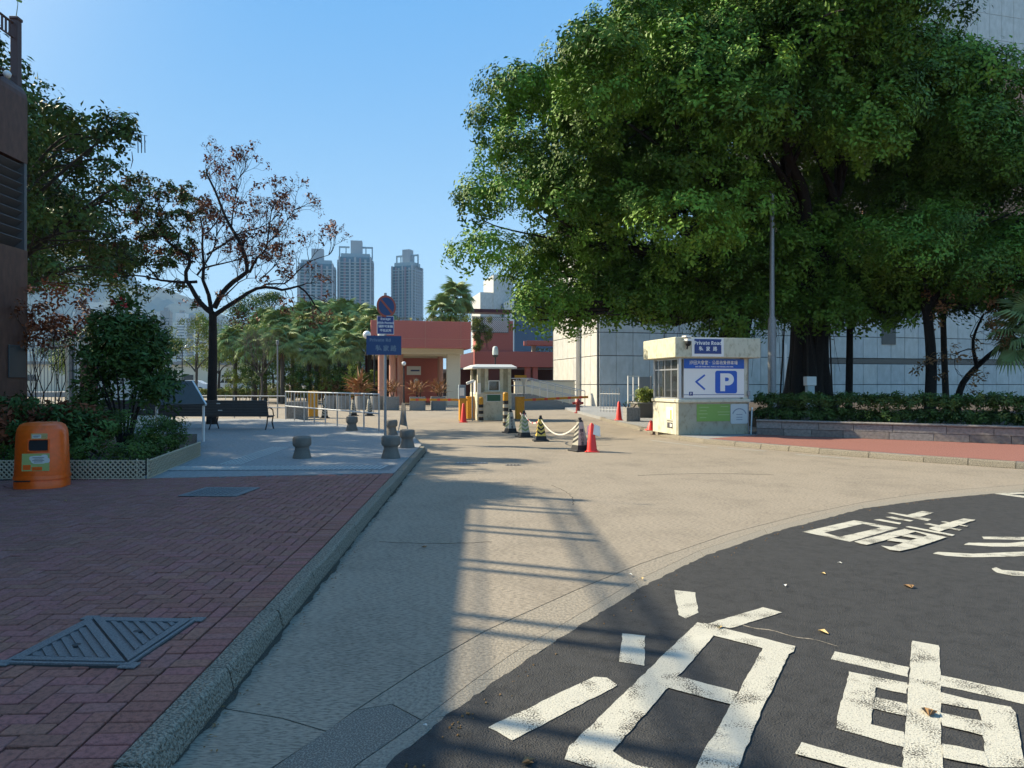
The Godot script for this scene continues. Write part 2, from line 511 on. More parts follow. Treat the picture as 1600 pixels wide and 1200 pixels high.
	tri_map(m, stain_tex(31), Vector3(0.5, 0.35, 0.5), true, M.concrete_strip.normal_texture, 0.25)
	m = mat("kiosk_roof", 0.62, 0.59, 0.46, 0.8)
	tri_map(m, stain_tex(32), Vector3(0.9, 0.5, 0.9), true, M.concrete_strip.normal_texture, 0.4)
	m = mat("kiosk_low", 0.38, 0.36, 0.28, 0.8)
	tri_map(m, stain_tex(33), Vector3(0.7, 0.5, 0.7), true, M.concrete_strip.normal_texture, 0.4)
	mat("aluminium", 0.5, 0.51, 0.52, 0.35, 0.7)
	var gl := mat("pane", 0.05, 0.055, 0.055, 0.04)
	gl.transparency = BaseMaterial3D.TRANSPARENCY_ALPHA
	gl.albedo_color.a = 0.35
	m = mat("yellow_paint", 0.74, 0.36, 0.015, 0.45)
	tri_map(m, noise_tex(34, 0.03, 5, [Color(0.75, 0.72, 0.7), grey(1.0)]), Vector3(1, 1, 1))
	mat("rubber_and_slot_dark", 0.016, 0.016, 0.017, 0.75)  # serves rubber, and the painted dark of the bin slots
	m = mat("cone_white", 0.56, 0.53, 0.43, 0.7)
	tri_map(m, noise_tex(35, 0.05, 5, [grey(0.7), grey(1.0)]), Vector3(3, 3, 3))
	mat("cone_yellow", 0.62, 0.44, 0.08, 0.6)
	mat("cone_green", 0.16, 0.22, 0.08, 0.6)
	mat("cone_red", 0.78, 0.035, 0.022, 0.42)
	mat("hydrant_red", 0.27, 0.03, 0.025, 0.45)
	mat("tape_white", 0.68, 0.64, 0.58, 0.6)
	mat("tape_red", 0.55, 0.05, 0.06, 0.6)
	mat("maroon", 0.085, 0.018, 0.02, 0.5)
	mat("led_green", 0.02, 0.11, 0.06, 0.4)
	mat("globe_white", 0.72, 0.72, 0.70, 0.25)
	mat("car_white", 0.66, 0.67, 0.68, 0.25)
	mat("tyre", 0.015, 0.015, 0.015, 0.85)
	mat("arm_red", 0.6, 0.07, 0.03, 0.5)
	# vegetation
	bark("bark", 0.075, 0.058, 0.045)
	bark("bark_dark", 0.035, 0.026, 0.022)
	bark("bark_grey", 0.13, 0.115, 0.095)
	leafm("leaf_banyan", 0.112, 0.21, 0.03)
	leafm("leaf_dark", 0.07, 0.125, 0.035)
	leafm("leaf_left", 0.085, 0.135, 0.035)
	leafm("leaf_light", 0.20, 0.25, 0.045)
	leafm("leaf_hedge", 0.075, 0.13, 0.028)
	leafm("leaf_hedge_yellow", 0.22, 0.23, 0.055)  # yellow green hedge leaves
	leafm("leaf_red", 0.26, 0.09, 0.045)
	leafm("leaf_orange", 0.38, 0.21, 0.095)
	leafm("leaf_palm", 0.25, 0.33, 0.13)
	M.leaf_palm.backlight = Color(0.55, 0.55, 0.4)
	leafm("leaf_dry", 0.24, 0.145, 0.07)
	m = mat("hill", 0.04, 0.075, 0.045, 1.0)
	tri_map(m, noise_tex(36, 0.02, 6, [grey(0.5), grey(1.0)]), Vector3(0.0016, 0.0016, 0.0016))

func stains(m: StandardMaterial3D, tex: Texture2D, sc: float) -> void:   # broad weathering over the fine grain
	m.detail_enabled = true
	m.detail_blend_mode = BaseMaterial3D.BLEND_MODE_MUL
	m.detail_albedo = tex
	m.detail_uv_layer = BaseMaterial3D.DETAIL_UV_2
	m.uv2_triplanar = true
	m.uv2_world_triplanar = true
	m.uv2_scale = Vector3.ONE * sc

func bark(key: String, r: float, g: float, b: float) -> void:
	var m := mat(key, r, g, b, 0.95)
	tri_map(m, noise_tex(41, 0.03, 5, [grey(0.5), grey(0.85), grey(1.0)]), Vector3(2.2, 0.5, 2.2), true, bump_tex(42, 0.05, 5, 14.0), 1.0)

func leafm(key: String, r: float, g: float, b: float) -> void:
	var m := vcol(mat(key, r, g, b, 0.55))
	m.metallic_specular = 0.28
	m.backlight = Color(0.3, 0.3, 0.2)

func worn_paint() -> ImageTexture:
	var w := 1024
	var lo := FastNoiseLite.new(); lo.seed = 71; lo.frequency = 0.006; lo.fractal_octaves = 3
	var hi := FastNoiseLite.new(); hi.seed = 72; hi.frequency = 0.13; hi.fractal_octaves = 3; hi.noise_type = FastNoiseLite.TYPE_SIMPLEX
	var a := lo.get_seamless_image(w, w)
	var b := hi.get_seamless_image(w, w)
	var im := Image.create(w, w, false, Image.FORMAT_RGB8)
	var worn := Color(0.36, 0.35, 0.345)
	for y in w:
		for x in w:
			var p := a.get_pixel(x, y).r
			var q := b.get_pixel(x, y).r
			var lim := 0.17 + 0.42 * clampf((p - 0.48) * 2.6, 0.0, 1.0)
			var k := clampf((q - lim) * 14.0 + 0.5, 0.0, 1.0)
			im.set_pixel(x, y, worn.lerp(Color(1, 1, 1) * (0.9 + 0.1 * q), k))
	return ImageTexture.create_from_image(im)

func stain_tex(sd: int) -> ImageTexture:   # streaky grime and flaking on old paint
	var w := 512
	var lo := FastNoiseLite.new(); lo.seed = sd; lo.frequency = 0.012; lo.fractal_octaves = 4
	var hi := FastNoiseLite.new(); hi.seed = sd + 40; hi.frequency = 0.06; hi.fractal_octaves = 4
	var a := lo.get_seamless_image(w, w)
	var b := hi.get_seamless_image(w, w)
	var im := Image.create(w, w, false, Image.FORMAT_RGB8)
	for y in w:
		for x in w:
			var p := a.get_pixel(x, y).r
			var q := b.get_pixel((x * 4) % w, y / 2).r
			var s := clampf((p * 0.6 + q * 0.55 - 0.62) * 4.0, 0.0, 1.0)
			im.set_pixel(x, y, Color(1, 1, 0.98).lerp(Color(0.60, 0.57, 0.44), s * 0.55))
	return ImageTexture.create_from_image(im)

# ---------------------------------------------------------------- ground
const EDGE := [-0.62, 1.0, -0.60, 2.2, -0.56, 2.82, -0.52, 2.98, -0.31, 3.42, -0.07, 3.84, 0.19, 4.28, 1.0, 5.55, 1.78, 6.58, 2.72, 7.56, 4.51, 9.11, 5.75, 9.81, 6.98, 10.33, 7.57, 10.51, 10.0, 11.0, 14.0, 11.3]
const JOINT_B := [-0.76, 1.0, -0.74, 2.2, -0.69, 2.84, -0.65, 2.98, -0.43, 3.38, -0.20, 3.84, 0.02, 4.24, 1.0, 5.76, 1.80, 6.82, 2.78, 7.83, 4.62, 9.40, 5.75, 10.03, 6.98, 10.56, 7.8, 10.83, 10.0, 11.25, 14.0, 11.56]
const JOINT_A := [-1.14, 1.0, -1.12, 2.2, -1.07, 2.82, -0.99, 2.98, -0.77, 3.48, -0.52, 3.99, -0.17, 4.61, 0.5, 5.52, 1.14, 6.32, 2.38, 7.66, 3.51, 8.66, 4.73, 9.60, 5.75, 10.25, 6.75, 10.75, 8.15, 11.31, 10.0, 11.75, 14.0, 12.1]

func kerb_x(d: float) -> float:   # brick side of the left kerb
	return -1.418 - 0.0447 * d

func shrunk(p: PackedVector2Array, by: float) -> PackedVector2Array:
	var r := Geometry2D.offset_polygon(p, -by, Geometry2D.JOIN_MITER)
	return r[0] if r.size() else p

func backwards(a: Array) -> Array:
	var r := []
	for i in range(a.size() - 2, -1, -2): r.append_array([a[i], a[i + 1]])
	return r

func split_at(a: Array, d: float, near: bool) -> Array:   # the part of a curve nearer (or farther) than d
	var r := []
	for i in range(0, a.size(), 2):
		if (a[i + 1] < d) == near: r.append_array([a[i], a[i + 1]])
	return r

func make_ground() -> void:
	var g := Geo.new()
	g.poly(pv([-9000, -300, 9000, -300, 9000, 11000, -9000, 11000]), -0.06)
	structure("ground", g, M.far_ground, "flat open ground reaching to the hills", "ground")
	g = Geo.new()
	g.poly(pv([-60, -12, 40, -12, 40, 112, -60, 112]), -0.03)
	var road := structure("road", g, M.joint_dirt, "pale concrete driveway running up to the barrier", "road")
	# the slabs, parted by open joints
	var near_a := split_at(JOINT_A, 3.3, true)
	var p := [kerb_x(0.6) + 0.10, 0.6, -1.14, 0.6] + near_a + [-0.85, 3.27, -1.10, 3.40, kerb_x(3.5) + 0.10, 3.52]
	g = Geo.new(); g.prism(shrunk(pv(p), 0.005), -0.025, 0.0)
	part(road, "concrete_slab", g, M.concrete_road)
	var far_a := split_at(JOINT_A, 3.3, false)
	p = [kerb_x(3.5) + 0.10, 3.52, -1.10, 3.40, -0.85, 3.27] + far_a + [40, 13.5, 40, 24.0, -12, 24.0, -12, 17.0, kerb_x(17) + 0.10, 17.0]
	g = Geo.new(); g.prism(shrunk(pv(p), 0.005), -0.025, 0.0)
	part(road, "concrete_slab", g, M.concrete_road)
	p = [40, 24.0, 40, 38, -60, 38, -60, 24]
	g = Geo.new(); g.prism(shrunk(pv(p), 0.006), -0.025, 0.0)
	part(road, "concrete_slab", g, M.concrete_road)
	p = [40, 38, 40, 110, -60, 110, -60, 38]
	g = Geo.new(); g.prism(shrunk(pv(p), 0.006), -0.025, 0.0)
	part(road, "concrete_slab", g, M.concrete_road)
	p = [-1.14, 1.0, -0.76, 1.0] + split_at(JOINT_B, 3.39, true).slice(2) + [-0.43, 3.38, -0.60, 3.55, -0.77, 3.48] + backwards(split_at(JOINT_A, 3.4, true)).slice(0, -2)
	g = Geo.new(); g.prism(shrunk(pv(p), 0.006), -0.025, 0.002)
	part(road, "channel_slab", g, M.aggregate)
	p = [-0.77, 3.48, -0.60, 3.55, -0.43, 3.38] + split_at(JOINT_B, 3.39, false) + backwards(split_at(JOINT_A, 3.5, false))
	g = Geo.new(); g.prism(shrunk(pv(p), 0.005), -0.025, 0.0)
	part(road, "channel_slab", g, M.concrete_strip)
	# edge strip: single stones about a metre long
	var ia := 0
	while ia < JOINT_B.size() - 2:
		var a := Vector2(JOINT_B[ia], JOINT_B[ia + 1])
		var b := Vector2(JOINT_B[ia + 2], JOINT_B[ia + 3])
		var q := [a.x, a.y, b.x, b.y, EDGE[ia + 2], EDGE[ia + 3], EDGE[ia], EDGE[ia + 1]]
		g = Geo.new(); g.prism(shrunk(pv(q), 0.002), -0.025, 0.002)
		part(road, "edge_strip", g, M.edge_concrete)
		ia += 2
	# asphalt with a ragged edge lapping on to the strip
	var rag := []
	for i in range(0, EDGE.size() - 2, 2):
		var a := Vector2(EDGE[i], EDGE[i + 1])
		var b := Vector2(EDGE[i + 2], EDGE[i + 3])
		var k := maxi(2, int(a.distance_to(b) / 0.06))
		var nr := (b - a).orthogonal().normalized()
		for j in k:
			var q := a.lerp(b, float(j) / k) + nr * rnd(-0.012, 0.016)
			rag.append_array([q.x, q.y])
	p = rag + [14.0, 11.3, 60, 12.5, 60, -10, -0.62, -10]
	g = Geo.new(); g.prism(pv(p), -0.02, 0.007)
	var asph := structure("asphalt_road", g, M.asphalt, "dark asphalt road with white painted characters", "road")
	# dirt gathered along the kerb foot
	var da := []
	var db := []
	var dd := 1.2
	while dd < 17.0:
		da.append_array([kerb_x(dd) + 0.128, dd])
		db.append_array([kerb_x(dd) + 0.152 + 0.018 * sin(dd * 1.9) * sin(dd * 0.7) + 0.012 * sin(dd * 7.3 + 1.0) + 0.008 * sin(dd * 23.0) + rnd(-0.004, 0.004), dd])
		dd += 0.025
	g = Geo.new()
	for k in range(0, da.size() - 2, 2):
		g.quad(P(da[k], da[k + 1], 0.003), P(db[k], db[k + 1], 0.003), P(db[k + 2], db[k + 3], 0.003), P(da[k + 2], da[k + 3], 0.003))
	part(road, "gutter_dirt", g, M.gutter_dirt, "stuff")
	# old crack in the asphalt, filled with pale grit
	g = Geo.new()
	var ca := []
	var cb := []
	for k in 24:
		var u := k / 23.0
		var c := Vector2(lerpf(1.42, 1.98, u), lerpf(4.78, 4.33, u) + 0.02 * sin(u * 17.0))
		var hw := (0.004 + 0.014 * rng.randf()) * (1.0 - 0.6 * u)
		ca.append_array([c.x, c.y + hw]); cb.append_array([c.x, c.y - hw])
	g.poly(pv(ca + backwards(cb)), 0.0085)
	part(asph, "crack", g, M.concrete_strip)
	# hairline cracks in the concrete
	for q in [[0.62, 11.2, 0.95, 10.3, 0.80, 9.4, 0.03], [-1.35, 7.2, -0.75, 7.05, -0.2, 7.2, 0.02], [2.2, 12.4, 3.4, 12.9, 4.6, 12.5, 0.03], [-0.6, 18.4, 0.9, 18.0, 2.6, 18.5, 0.04]]:
		g = Geo.new()
		for k in 30:
			var u := k / 30.0
			var u2 := (k + 1) / 30.0
			var c0 := Vector2(q[0], q[1]).lerp(Vector2(q[2], q[3]), u).lerp(Vector2(q[2], q[3]).lerp(Vector2(q[4], q[5]), u), u)
			var c1 := Vector2(q[0], q[1]).lerp(Vector2(q[2], q[3]), u2).lerp(Vector2(q[2], q[3]).lerp(Vector2(q[4], q[5]), u2), u2)
			c0 += Vector2(sin(u * 41.0), sin(u * 29.0)) * q[6] * 0.4
			c1 += Vector2(sin(u2 * 41.0), sin(u2 * 29.0)) * q[6] * 0.4
			g.bar(P(c0.x, c0.y, 0.0015), P(c1.x, c1.y, 0.0015), 0.006, 0.003)
		part(road, "crack", g, M.gutter_dirt)
	# thin old lines and a drain slot across the driveway
	g = Geo.new()
	for q in [[-3.0, 20.9, -0.55, 20.9, -0.55, 21.06, -3.0, 21.06], [-2.1, 15.1, -1.3, 15.1, -1.3, 15.22, -2.1, 15.22], [-2.1, 12.5, -1.7, 12.5, -1.7, 12.62, -2.1, 12.62], [0.3, 23.0, 1.6, 23.0, 1.6, 23.1, 0.3, 23.1]]:
		g.poly(pv(q), 0.004)
	var tp := part(road, "faded_line", g, M.thin_paint)
	meta(tp, "", "", "", "")
	g = Geo.new()
	for q in [[3.9, 20.1, 4.9, 17.9, 5.0, 17.97, 4.0, 20.17], [5.1, 17.75, 6.0, 16.9, 6.1, 16.97, 5.2, 17.85], [6.4, 16.1, 7.2, 15.2, 7.3, 15.27, 6.5, 16.17]]:
		g.poly(pv(q), 0.004)
	part(road, "faded_line", g, M.thin_paint)
	var dg := thing("drain_grate", "narrow iron drain grating let into the driveway before the striped cones", "drain", P(-0.82, 14.35, 0.0), 0.0)
	g = Geo.new(); g.box(Vector3(0, 0.003, 0), Vector3(0.66, 0.006, 0.24), Basis.IDENTITY); part(dg, "frame", g, M.iron)
	for k in 9:
		g = Geo.new(); g.box(Vector3(-0.27 + k * 0.0675, 0.009, 0), Vector3(0.03, 0.008, 0.2)); part(dg, "bar", g, M.galvanised)
	var dg2 := thing("drain_grate", "small iron drain cover in the driveway right of the longer grating", "drain", P(0.02, 14.0, 0.0), 0.0)
	g = Geo.new(); g.box(Vector3(0, 0.003, 0), Vector3(0.3, 0.006, 0.14)); part(dg2, "frame", g, M.iron)
	for k in 4:
		g = Geo.new(); g.box(Vector3(-0.1 + k * 0.067, 0.009, 0), Vector3(0.03, 0.008, 0.12)); part(dg2, "bar", g, M.iron_hole_dark)

func kerbstones(parent: Node3D, pts: Array, w: float, h: float, step: float) -> void:   # along pts; the stone lies on the left hand of the run
	var carry := []
	for i in range(0, pts.size() - 2, 2):
		var a := Vector2(pts[i], -pts[i + 1])
		var b := Vector2(pts[i + 2], -pts[i + 3])
		var k := maxi(1, int(round(a.distance_to(b) / step)))
		for j in k:
			carry.append([a.lerp(b, float(j) / k), a.lerp(b, float(j + 1) / k)])
	for s in carry:
		var a: Vector2 = s[0]
		var b: Vector2 = s[1]
		var len_: float = a.distance_to(b) - 0.013
		var g := Geo.new()
		var ht := h + rnd(-0.006, 0.004)
		# profile across: road face battered, rounded arris
		var prof := [Vector2(0.0, -0.1), Vector2(0.0, 0.02), Vector2(0.022, ht - 0.022), Vector2(0.030, ht - 0.008), Vector2(0.046, ht), Vector2(w - 0.006, ht), Vector2(w, ht - 0.006), Vector2(w, -0.1)]
		var n := 6
		for q in prof.size() - 1:
			var p0: Vector2 = prof[q]
			var p1: Vector2 = prof[q + 1]
			for z in n:
				var z0 := -len_ / 2 + len_ * z / n
				var z1 := -len_ / 2 + len_ * (z + 1) / n
				g.quad(Vector3(p0.x, p0.y, z0), Vector3(p0.x, p0.y, z1), Vector3(p1.x, p1.y, z1), Vector3(p1.x, p1.y, z0))
		for e in [-1, 1]:
			for q in range(1, prof.size() - 1):
				var o := Vector3(prof[0].x, prof[0].y, e * len_ / 2)
				var u := Vector3(prof[q].x, prof[q].y, e * len_ / 2)
				var v := Vector3(prof[q + 1].x, prof[q + 1].y, e * len_ / 2)
				if e > 0: g.tri(o, v, u)
				else: g.tri(o, u, v)
		# uneven, chipped arris
		for q in g.v.size():
			var pt: Vector3 = g.v[q]
			if pt.y > ht - 0.03 and pt.x < 0.05 and absf(pt.z) < len_ * 0.49:
				var hsh := sin(pt.z * 37.0 + a.x * 91.0 + a.y * 17.0) * 0.5 + sin(pt.z * 83.0 + a.y * 41.0) * 0.5
				pt.x += 0.006 * hsh
				pt.y -= 0.004 * absf(hsh)
				g.v[q] = pt
		var dir := (b - a).normalized()
		var z3 := Vector3(dir.x, 0, dir.y)
		var x3 := Vector3(dir.y, 0, -dir.x)
		var mid := (a + b) * 0.5
		inst(parent, "kerbstone", g.mesh(), M.kerb, Transform3D(Basis(x3, Vector3.UP, z3).rotated(Vector3.UP, rnd(-0.009, 0.009)), Vector3(mid.x, rnd(-0.009, 0.002), mid.y)))

func brick_geo(lx: float, lz: float, tone: Color) -> Geo:
	var g := Geo.new()
	g.col = tone
	var b := 0.004
	var x := lx / 2
	var z := lz / 2
	var h := 0.02
	g.quad(Vector3(-x + b, h, z - b), Vector3(x - b, h, z - b), Vector3(x - b, h, -z + b), Vector3(-x + b, h, -z + b))
	var o := [Vector3(-x, h - b, z), Vector3(x, h - b, z), Vector3(x, h - b, -z), Vector3(-x, h - b, -z)]
	var i := [Vector3(-x + b, h, z - b), Vector3(x - b, h, z - b), Vector3(x - b, h, -z + b), Vector3(-x + b, h, -z + b)]
	for k in 4:
		var j := (k + 1) % 4
		g.quad(o[k], o[j], i[j], i[k])
		g.quad(o[k] - Vector3(0, h, 0), o[j] - Vector3(0, h, 0), o[j], o[k])
	return g

func make_left_pavement() -> void:
	var far := 11.55
	var g := Geo.new()
	g.prism(pv([kerb_x(-10) - 0.01, -10, kerb_x(far) - 0.01, far + 0.25, -5.6, 11.05, -9.5, 11.0, -9.5, -10]), -0.04, 0.112)
	var pave := structure("pavement", g, M.brick_bed, "red brick pavement in herringbone beside the driveway", "pavement")
	var ks := []
	var d := -1.0
	while d < 17.2:
		ks.append_array([kerb_x(d) + 0.13, d])
		d += 0.94
	# stone lies left of the run when walking away from the camera
	kerbstones(pave, ks, 0.135, 0.13, 0.94)
	# bricks: frame along the kerb, s forward, t to the left
	var fw := Vector3(-0.0447, 0, -1).normalized()
	var lf := Vector3(-1, 0, 0.0447).normalized()
	var o := Vector3(kerb_x(0), 0.112, 0)
	var tones := []
	for k in 9:
		var q := rnd(0.84, 1.1)
		tones.append(Color(0.375 * q, 0.15 * q * rnd(0.95, 1.1), 0.115 * q * rnd(0.92, 1.15)))
	var meshes := []
	var base := []
	for t in tones:
		base.append(brick_geo(0.191, 0.091, t))
		meshes.append(base[-1].mesh())
	var bs := Basis(lf, Vector3.UP, fw)       # local x along t, local z back towards the camera
	var bs2 := Basis(-fw, Vector3.UP, lf)     # turned a quarter
	var list := []
	for j in range(-8, 118):
		list.append([Vector2(0.105, j * 0.1 + 0.05), false])
	for j in range(-8, 118):
		for i in range(0, 72):
			var m := posmod(i - j, 4)
			if i == 0 and m == 1: list.append([Vector2(0.208 + 0.05, j * 0.1 + 0.05), 2])
			if m == 0: list.append([Vector2(0.208 + i * 0.1 + 0.1, j * 0.1 + 0.05), false])
			elif m == 3: list.append([Vector2(0.208 + i * 0.1 + 0.05, j * 0.1 + 0.1), true])
	var placed := []
	for b in list:
		var at: Vector3 = o + lf * b[0].x + fw * b[0].y
		var dd := -at.z
		if dd > far + 0.12 - (at.x + 1.9) * -0.15 or at.x < -8.3 or (at.x < -5.6 and dd > 11.1): continue
		if at.x > -2.60 and at.x < -2.02 and dd > 3.77 and dd < 4.36: continue      # manhole
		if at.x > -4.30 and at.x < -3.62 and dd > 9.31 and dd < 9.99: continue
		var k := rng.randi() % tones.size()
		var turn := Basis(Vector3.UP, rnd(-0.016, 0.016)) * Basis(Vector3(1, 0, 0), rnd(-0.014, 0.014)) * Basis(Vector3(0, 0, 1), rnd(-0.01, 0.01))
		var t3 := Transform3D((bs.scaled_local(Vector3(0.485, 1, 1)) if b[1] is int else bs2 if b[1] else bs) * turn, at + Vector3(0, rnd(-0.0035, 0.001) - (0.004 if rng.randf() < 0.03 else 0.0), 0))
		var seen := dd > 2.6 and absf(at.x) < dd * 0.735
		placed.append([at.length() if seen else 999.0 + at.length(), t3, k])
	placed.sort_custom(func(a, b2): return a[0] < b2[0])
	var rest := Geo.new()
	for i in placed.size():
		var q: Array = placed[i]
		if i < 300:
			inst(pave, "brick", meshes[q[2]], M.brick, q[1])
		else:
			rest.add(base[q[2]], q[1])
	part(pave, "brick_paving", rest, M.brick, "stuff")
	# grey plaza beyond the bricks
	g = Geo.new()
	g.prism(pv([kerb_x(11.7) - 0.005, 11.72, kerb_x(17.2) - 0.005, 17.2, -3.1, 21.6, -9.2, 29.9, -34, 31.5, -34, 11.1, -9.5, 11.02, -5.6, 11.08]), -0.04, 0.134)
	var pl := structure("plaza", g, M.plaza, "smooth grey paved plaza around the stone bollards", "pavement")
	g = Geo.new()
	g.poly(pv([-6.3, 11.93, -2.1, 12.1, -2.1, 12.74, -6.3, 12.57]), 0.138)
	part(pl, "strip_base", g, M.iron)
	g = Geo.new()   # ribbed warning strip along the edge
	for k in 46:
		var x := -6.2 + k * 0.087
		g.bar(P(x, 12.0 - (x + 6.2) * -0.04, 0.141), P(x + 0.05, 12.55 - (x + 6.2) * -0.04, 0.141), 0.045, 0.012)
	part(pl, "tactile_strip", g, M.tactile, "stuff")
	g = Geo.new()
	for k in 5:
		for j in 20:
			var s := Vector2(-5.3 + k * 0.085 - j * 0.012, 12.9 + j * 0.18)
			g.bar(P(s.x, s.y, 0.137), P(s.x - 0.01, s.y + 0.14, 0.137), 0.045, 0.012)
	part(pl, "tactile_strip", g, M.tactile, "stuff")
	telecom_cover()
	small_cover()

func telecom_cover() -> void:
	var t := thing("manhole_cover", "blue grey iron cover of two ribbed triangles in the brick pavement", "manhole cover", P(-2.31, 4.06, 0.137), -0.045)
	var w := 0.64
	var l := 0.68
	var g := Geo.new()
	g.box(Vector3(0, -0.006, 0), Vector3(w + 0.05, 0.012, l + 0.05)); part(t, "bed", g, M.iron_hole_dark)
	g = Geo.new()
	for s in [-1, 1]:
		g.box(Vector3(s * (w / 2 + 0.012), 0.004, 0), Vector3(0.022, 0.012, l + 0.046), Basis.IDENTITY, 0.002)
		g.box(Vector3(0, 0.004, s * (l / 2 + 0.012)), Vector3(w, 0.012, 0.022), Basis.IDENTITY, 0.002)
	for c in [Vector2(-1, -1), Vector2(-1, 1), Vector2(1, -1), Vector2(1, 1)]:
		g.box(Vector3(c.x * (w / 2 + 0.02), 0.003, c.y * (l / 2 + 0.02)), Vector3(0.09, 0.009, 0.07), Basis.IDENTITY, 0.002)
	part(t, "frame", g, M.iron)
	for side in [1, -1]:   # the two lids meet on the diagonal from back left to front right
		var lid := Geo.new()
		# triangle corners (x, z): back is -z
		var A := Vector2(-w / 2, -l / 2)
		var B := Vector2(w / 2, l / 2)
		var C := Vector2(w / 2, -l / 2) if side == 1 else Vector2(-w / 2, l / 2)
		var tri := PackedVector2Array([A, B, C])
		tri = shrunk(tri, 0.008)
		lid.prism(tri, -0.005, 0.003)
		var lp := part(t, "lid", lid, M.iron)
		var rim := Geo.new()
		var inner := shrunk(tri, 0.045)
		var inner2 := shrunk(tri, 0.052)
		for q in 3:
			var qq := (q + 1) % 3
			var ring := [[tri[q], tri[qq], inner[qq], inner[q]]]
			for r in ring:
				rim.prism(PackedVector2Array(r), 0.002, 0.014)
		part(lp, "rim", rim, M.iron)
		var dn := (B - A).normalized()
		var nn := (C - (A + B) * 0.5)
		nn = (nn - dn * nn.dot(dn)).normalized()
		for k in 7:
			var off := 0.075 + k * 0.052
			var line := PackedVector2Array([A + nn * off - dn, B + nn * off + dn, B + nn * (off + 0.026) + dn, A + nn * (off + 0.026) - dn])
			var cut := Geometry2D.intersect_polygons(line, inner2)
			if cut.size():
				var rb := Geo.new()
				rb.prism(cut[0], 0.002, 0.014)
				part(lp, "rib", rb, M.iron)
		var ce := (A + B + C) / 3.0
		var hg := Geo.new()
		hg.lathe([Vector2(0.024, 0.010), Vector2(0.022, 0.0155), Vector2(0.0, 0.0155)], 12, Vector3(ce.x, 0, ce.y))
		part(lp, "dark_lifting_hole", hg, M.iron_hole_dark)  # raised disc; the darkness of an opening is put into its colour

func small_cover() -> void:
	var t := thing("manhole_cover", "dark studded iron cover in the brick pavement near the orange bin", "manhole cover", P(-3.96, 9.65, 0.137), -0.045)
	var g := Geo.new()
	g.box(Vector3(0, 0.0, 0), Vector3(0.78, 0.012, 0.78), Basis.IDENTITY, 0.003); part(t, "frame", g, M.iron)
	g = Geo.new()
	g.box(Vector3(0, 0.004, 0), Vector3(0.68, 0.010, 0.68), Basis.IDENTITY, 0.002)
	part(t, "lid", g, M.iron)
	g = Geo.new()
	for i in 9:
		for j in 9:
			g.box(Vector3(-0.28 + i * 0.07, 0.011, -0.28 + j * 0.07), Vector3(0.035, 0.006, 0.035))
	part(t, "studs", g, M.iron, "stuff")

const RIGHT_KERB := [2.6, 60.0, 3.4, 40.0, 3.9, 31.7, 4.1, 28.0, 4.4, 24.0, 4.55, 21.8, 4.75, 20.2, 5.15, 19.1, 5.7, 18.2, 7.0, 16.2, 8.4, 14.5, 9.5, 13.4, 12.0, 11.7, 16.0, 10.9, 22.0, 10.5, 40.0, 10.3]

func make_right_pavement() -> void:
	var g := Geo.new()
	var line := []
	for i in range(0, RIGHT_KERB.size(), 2): line.append_array([RIGHT_KERB[i] + 0.1, RIGHT_KERB[i + 1] + 0.05])
	g.prism(pv(line + [40, 46, 40, 60]), -0.04, 0.126)
	var pave := structure("pavement", g, M.plaza, "pavement round the ticket kiosk with concrete kerb", "pavement")
	kerbstones(pave, RIGHT_KERB.slice(4), 0.15, 0.13, 0.95)
	g = Geo.new()
	g.poly(pv([5.3, 19.15, 5.85, 18.25, 7.15, 16.3, 8.53, 14.62, 9.62, 13.52, 12.1, 11.85, 16.1, 11.05, 22.1, 10.65, 40, 10.5, 40, 15, 12.6, 17.6, 7.2, 20.6]), 0.131)
	var b := part(pave, "brick_paving", g, M.brick_far)
	meta(b, "red brick paving along the planter wall", "", "", "")

func make_markings() -> void:
	var names := [[0, 8, "hollow box character with three strokes beside it"], [8, 19, "wide character like a wheeled cart seen from above"], [19, 36, "slanting character of a box and many bars, far end of the road"], [36, 40, "sweeping curved strokes of a character running off the asphalt edge"], [40, 41, "looped white stroke close to the concrete edge"]]
	for q in names:
		var t := thing("road_marking", "worn white painted " + q[2], "road marking", Vector3.ZERO, 0.0, "painted characters on the asphalt")
		for i in range(q[0], mini(q[1], MARKS.size())):
			var pts := pv(MARKS[i])
			# roughen the outline a little
			var r := PackedVector2Array()
			for k in pts.size():
				var a := pts[k]
				var b := pts[(k + 1) % pts.size()]
				var n := maxi(1, int(a.distance_to(b) / 0.05))
				for j in n:
					r.append(a.lerp(b, float(j) / n) + Vector2(rnd(-1, 1), rnd(-1, 1)) * 0.004)
			var g := Geo.new()
			g.poly(r, 0.0095 + 0.0007 * (i - q[0]))
			part(t, "stroke", g, M.road_paint)

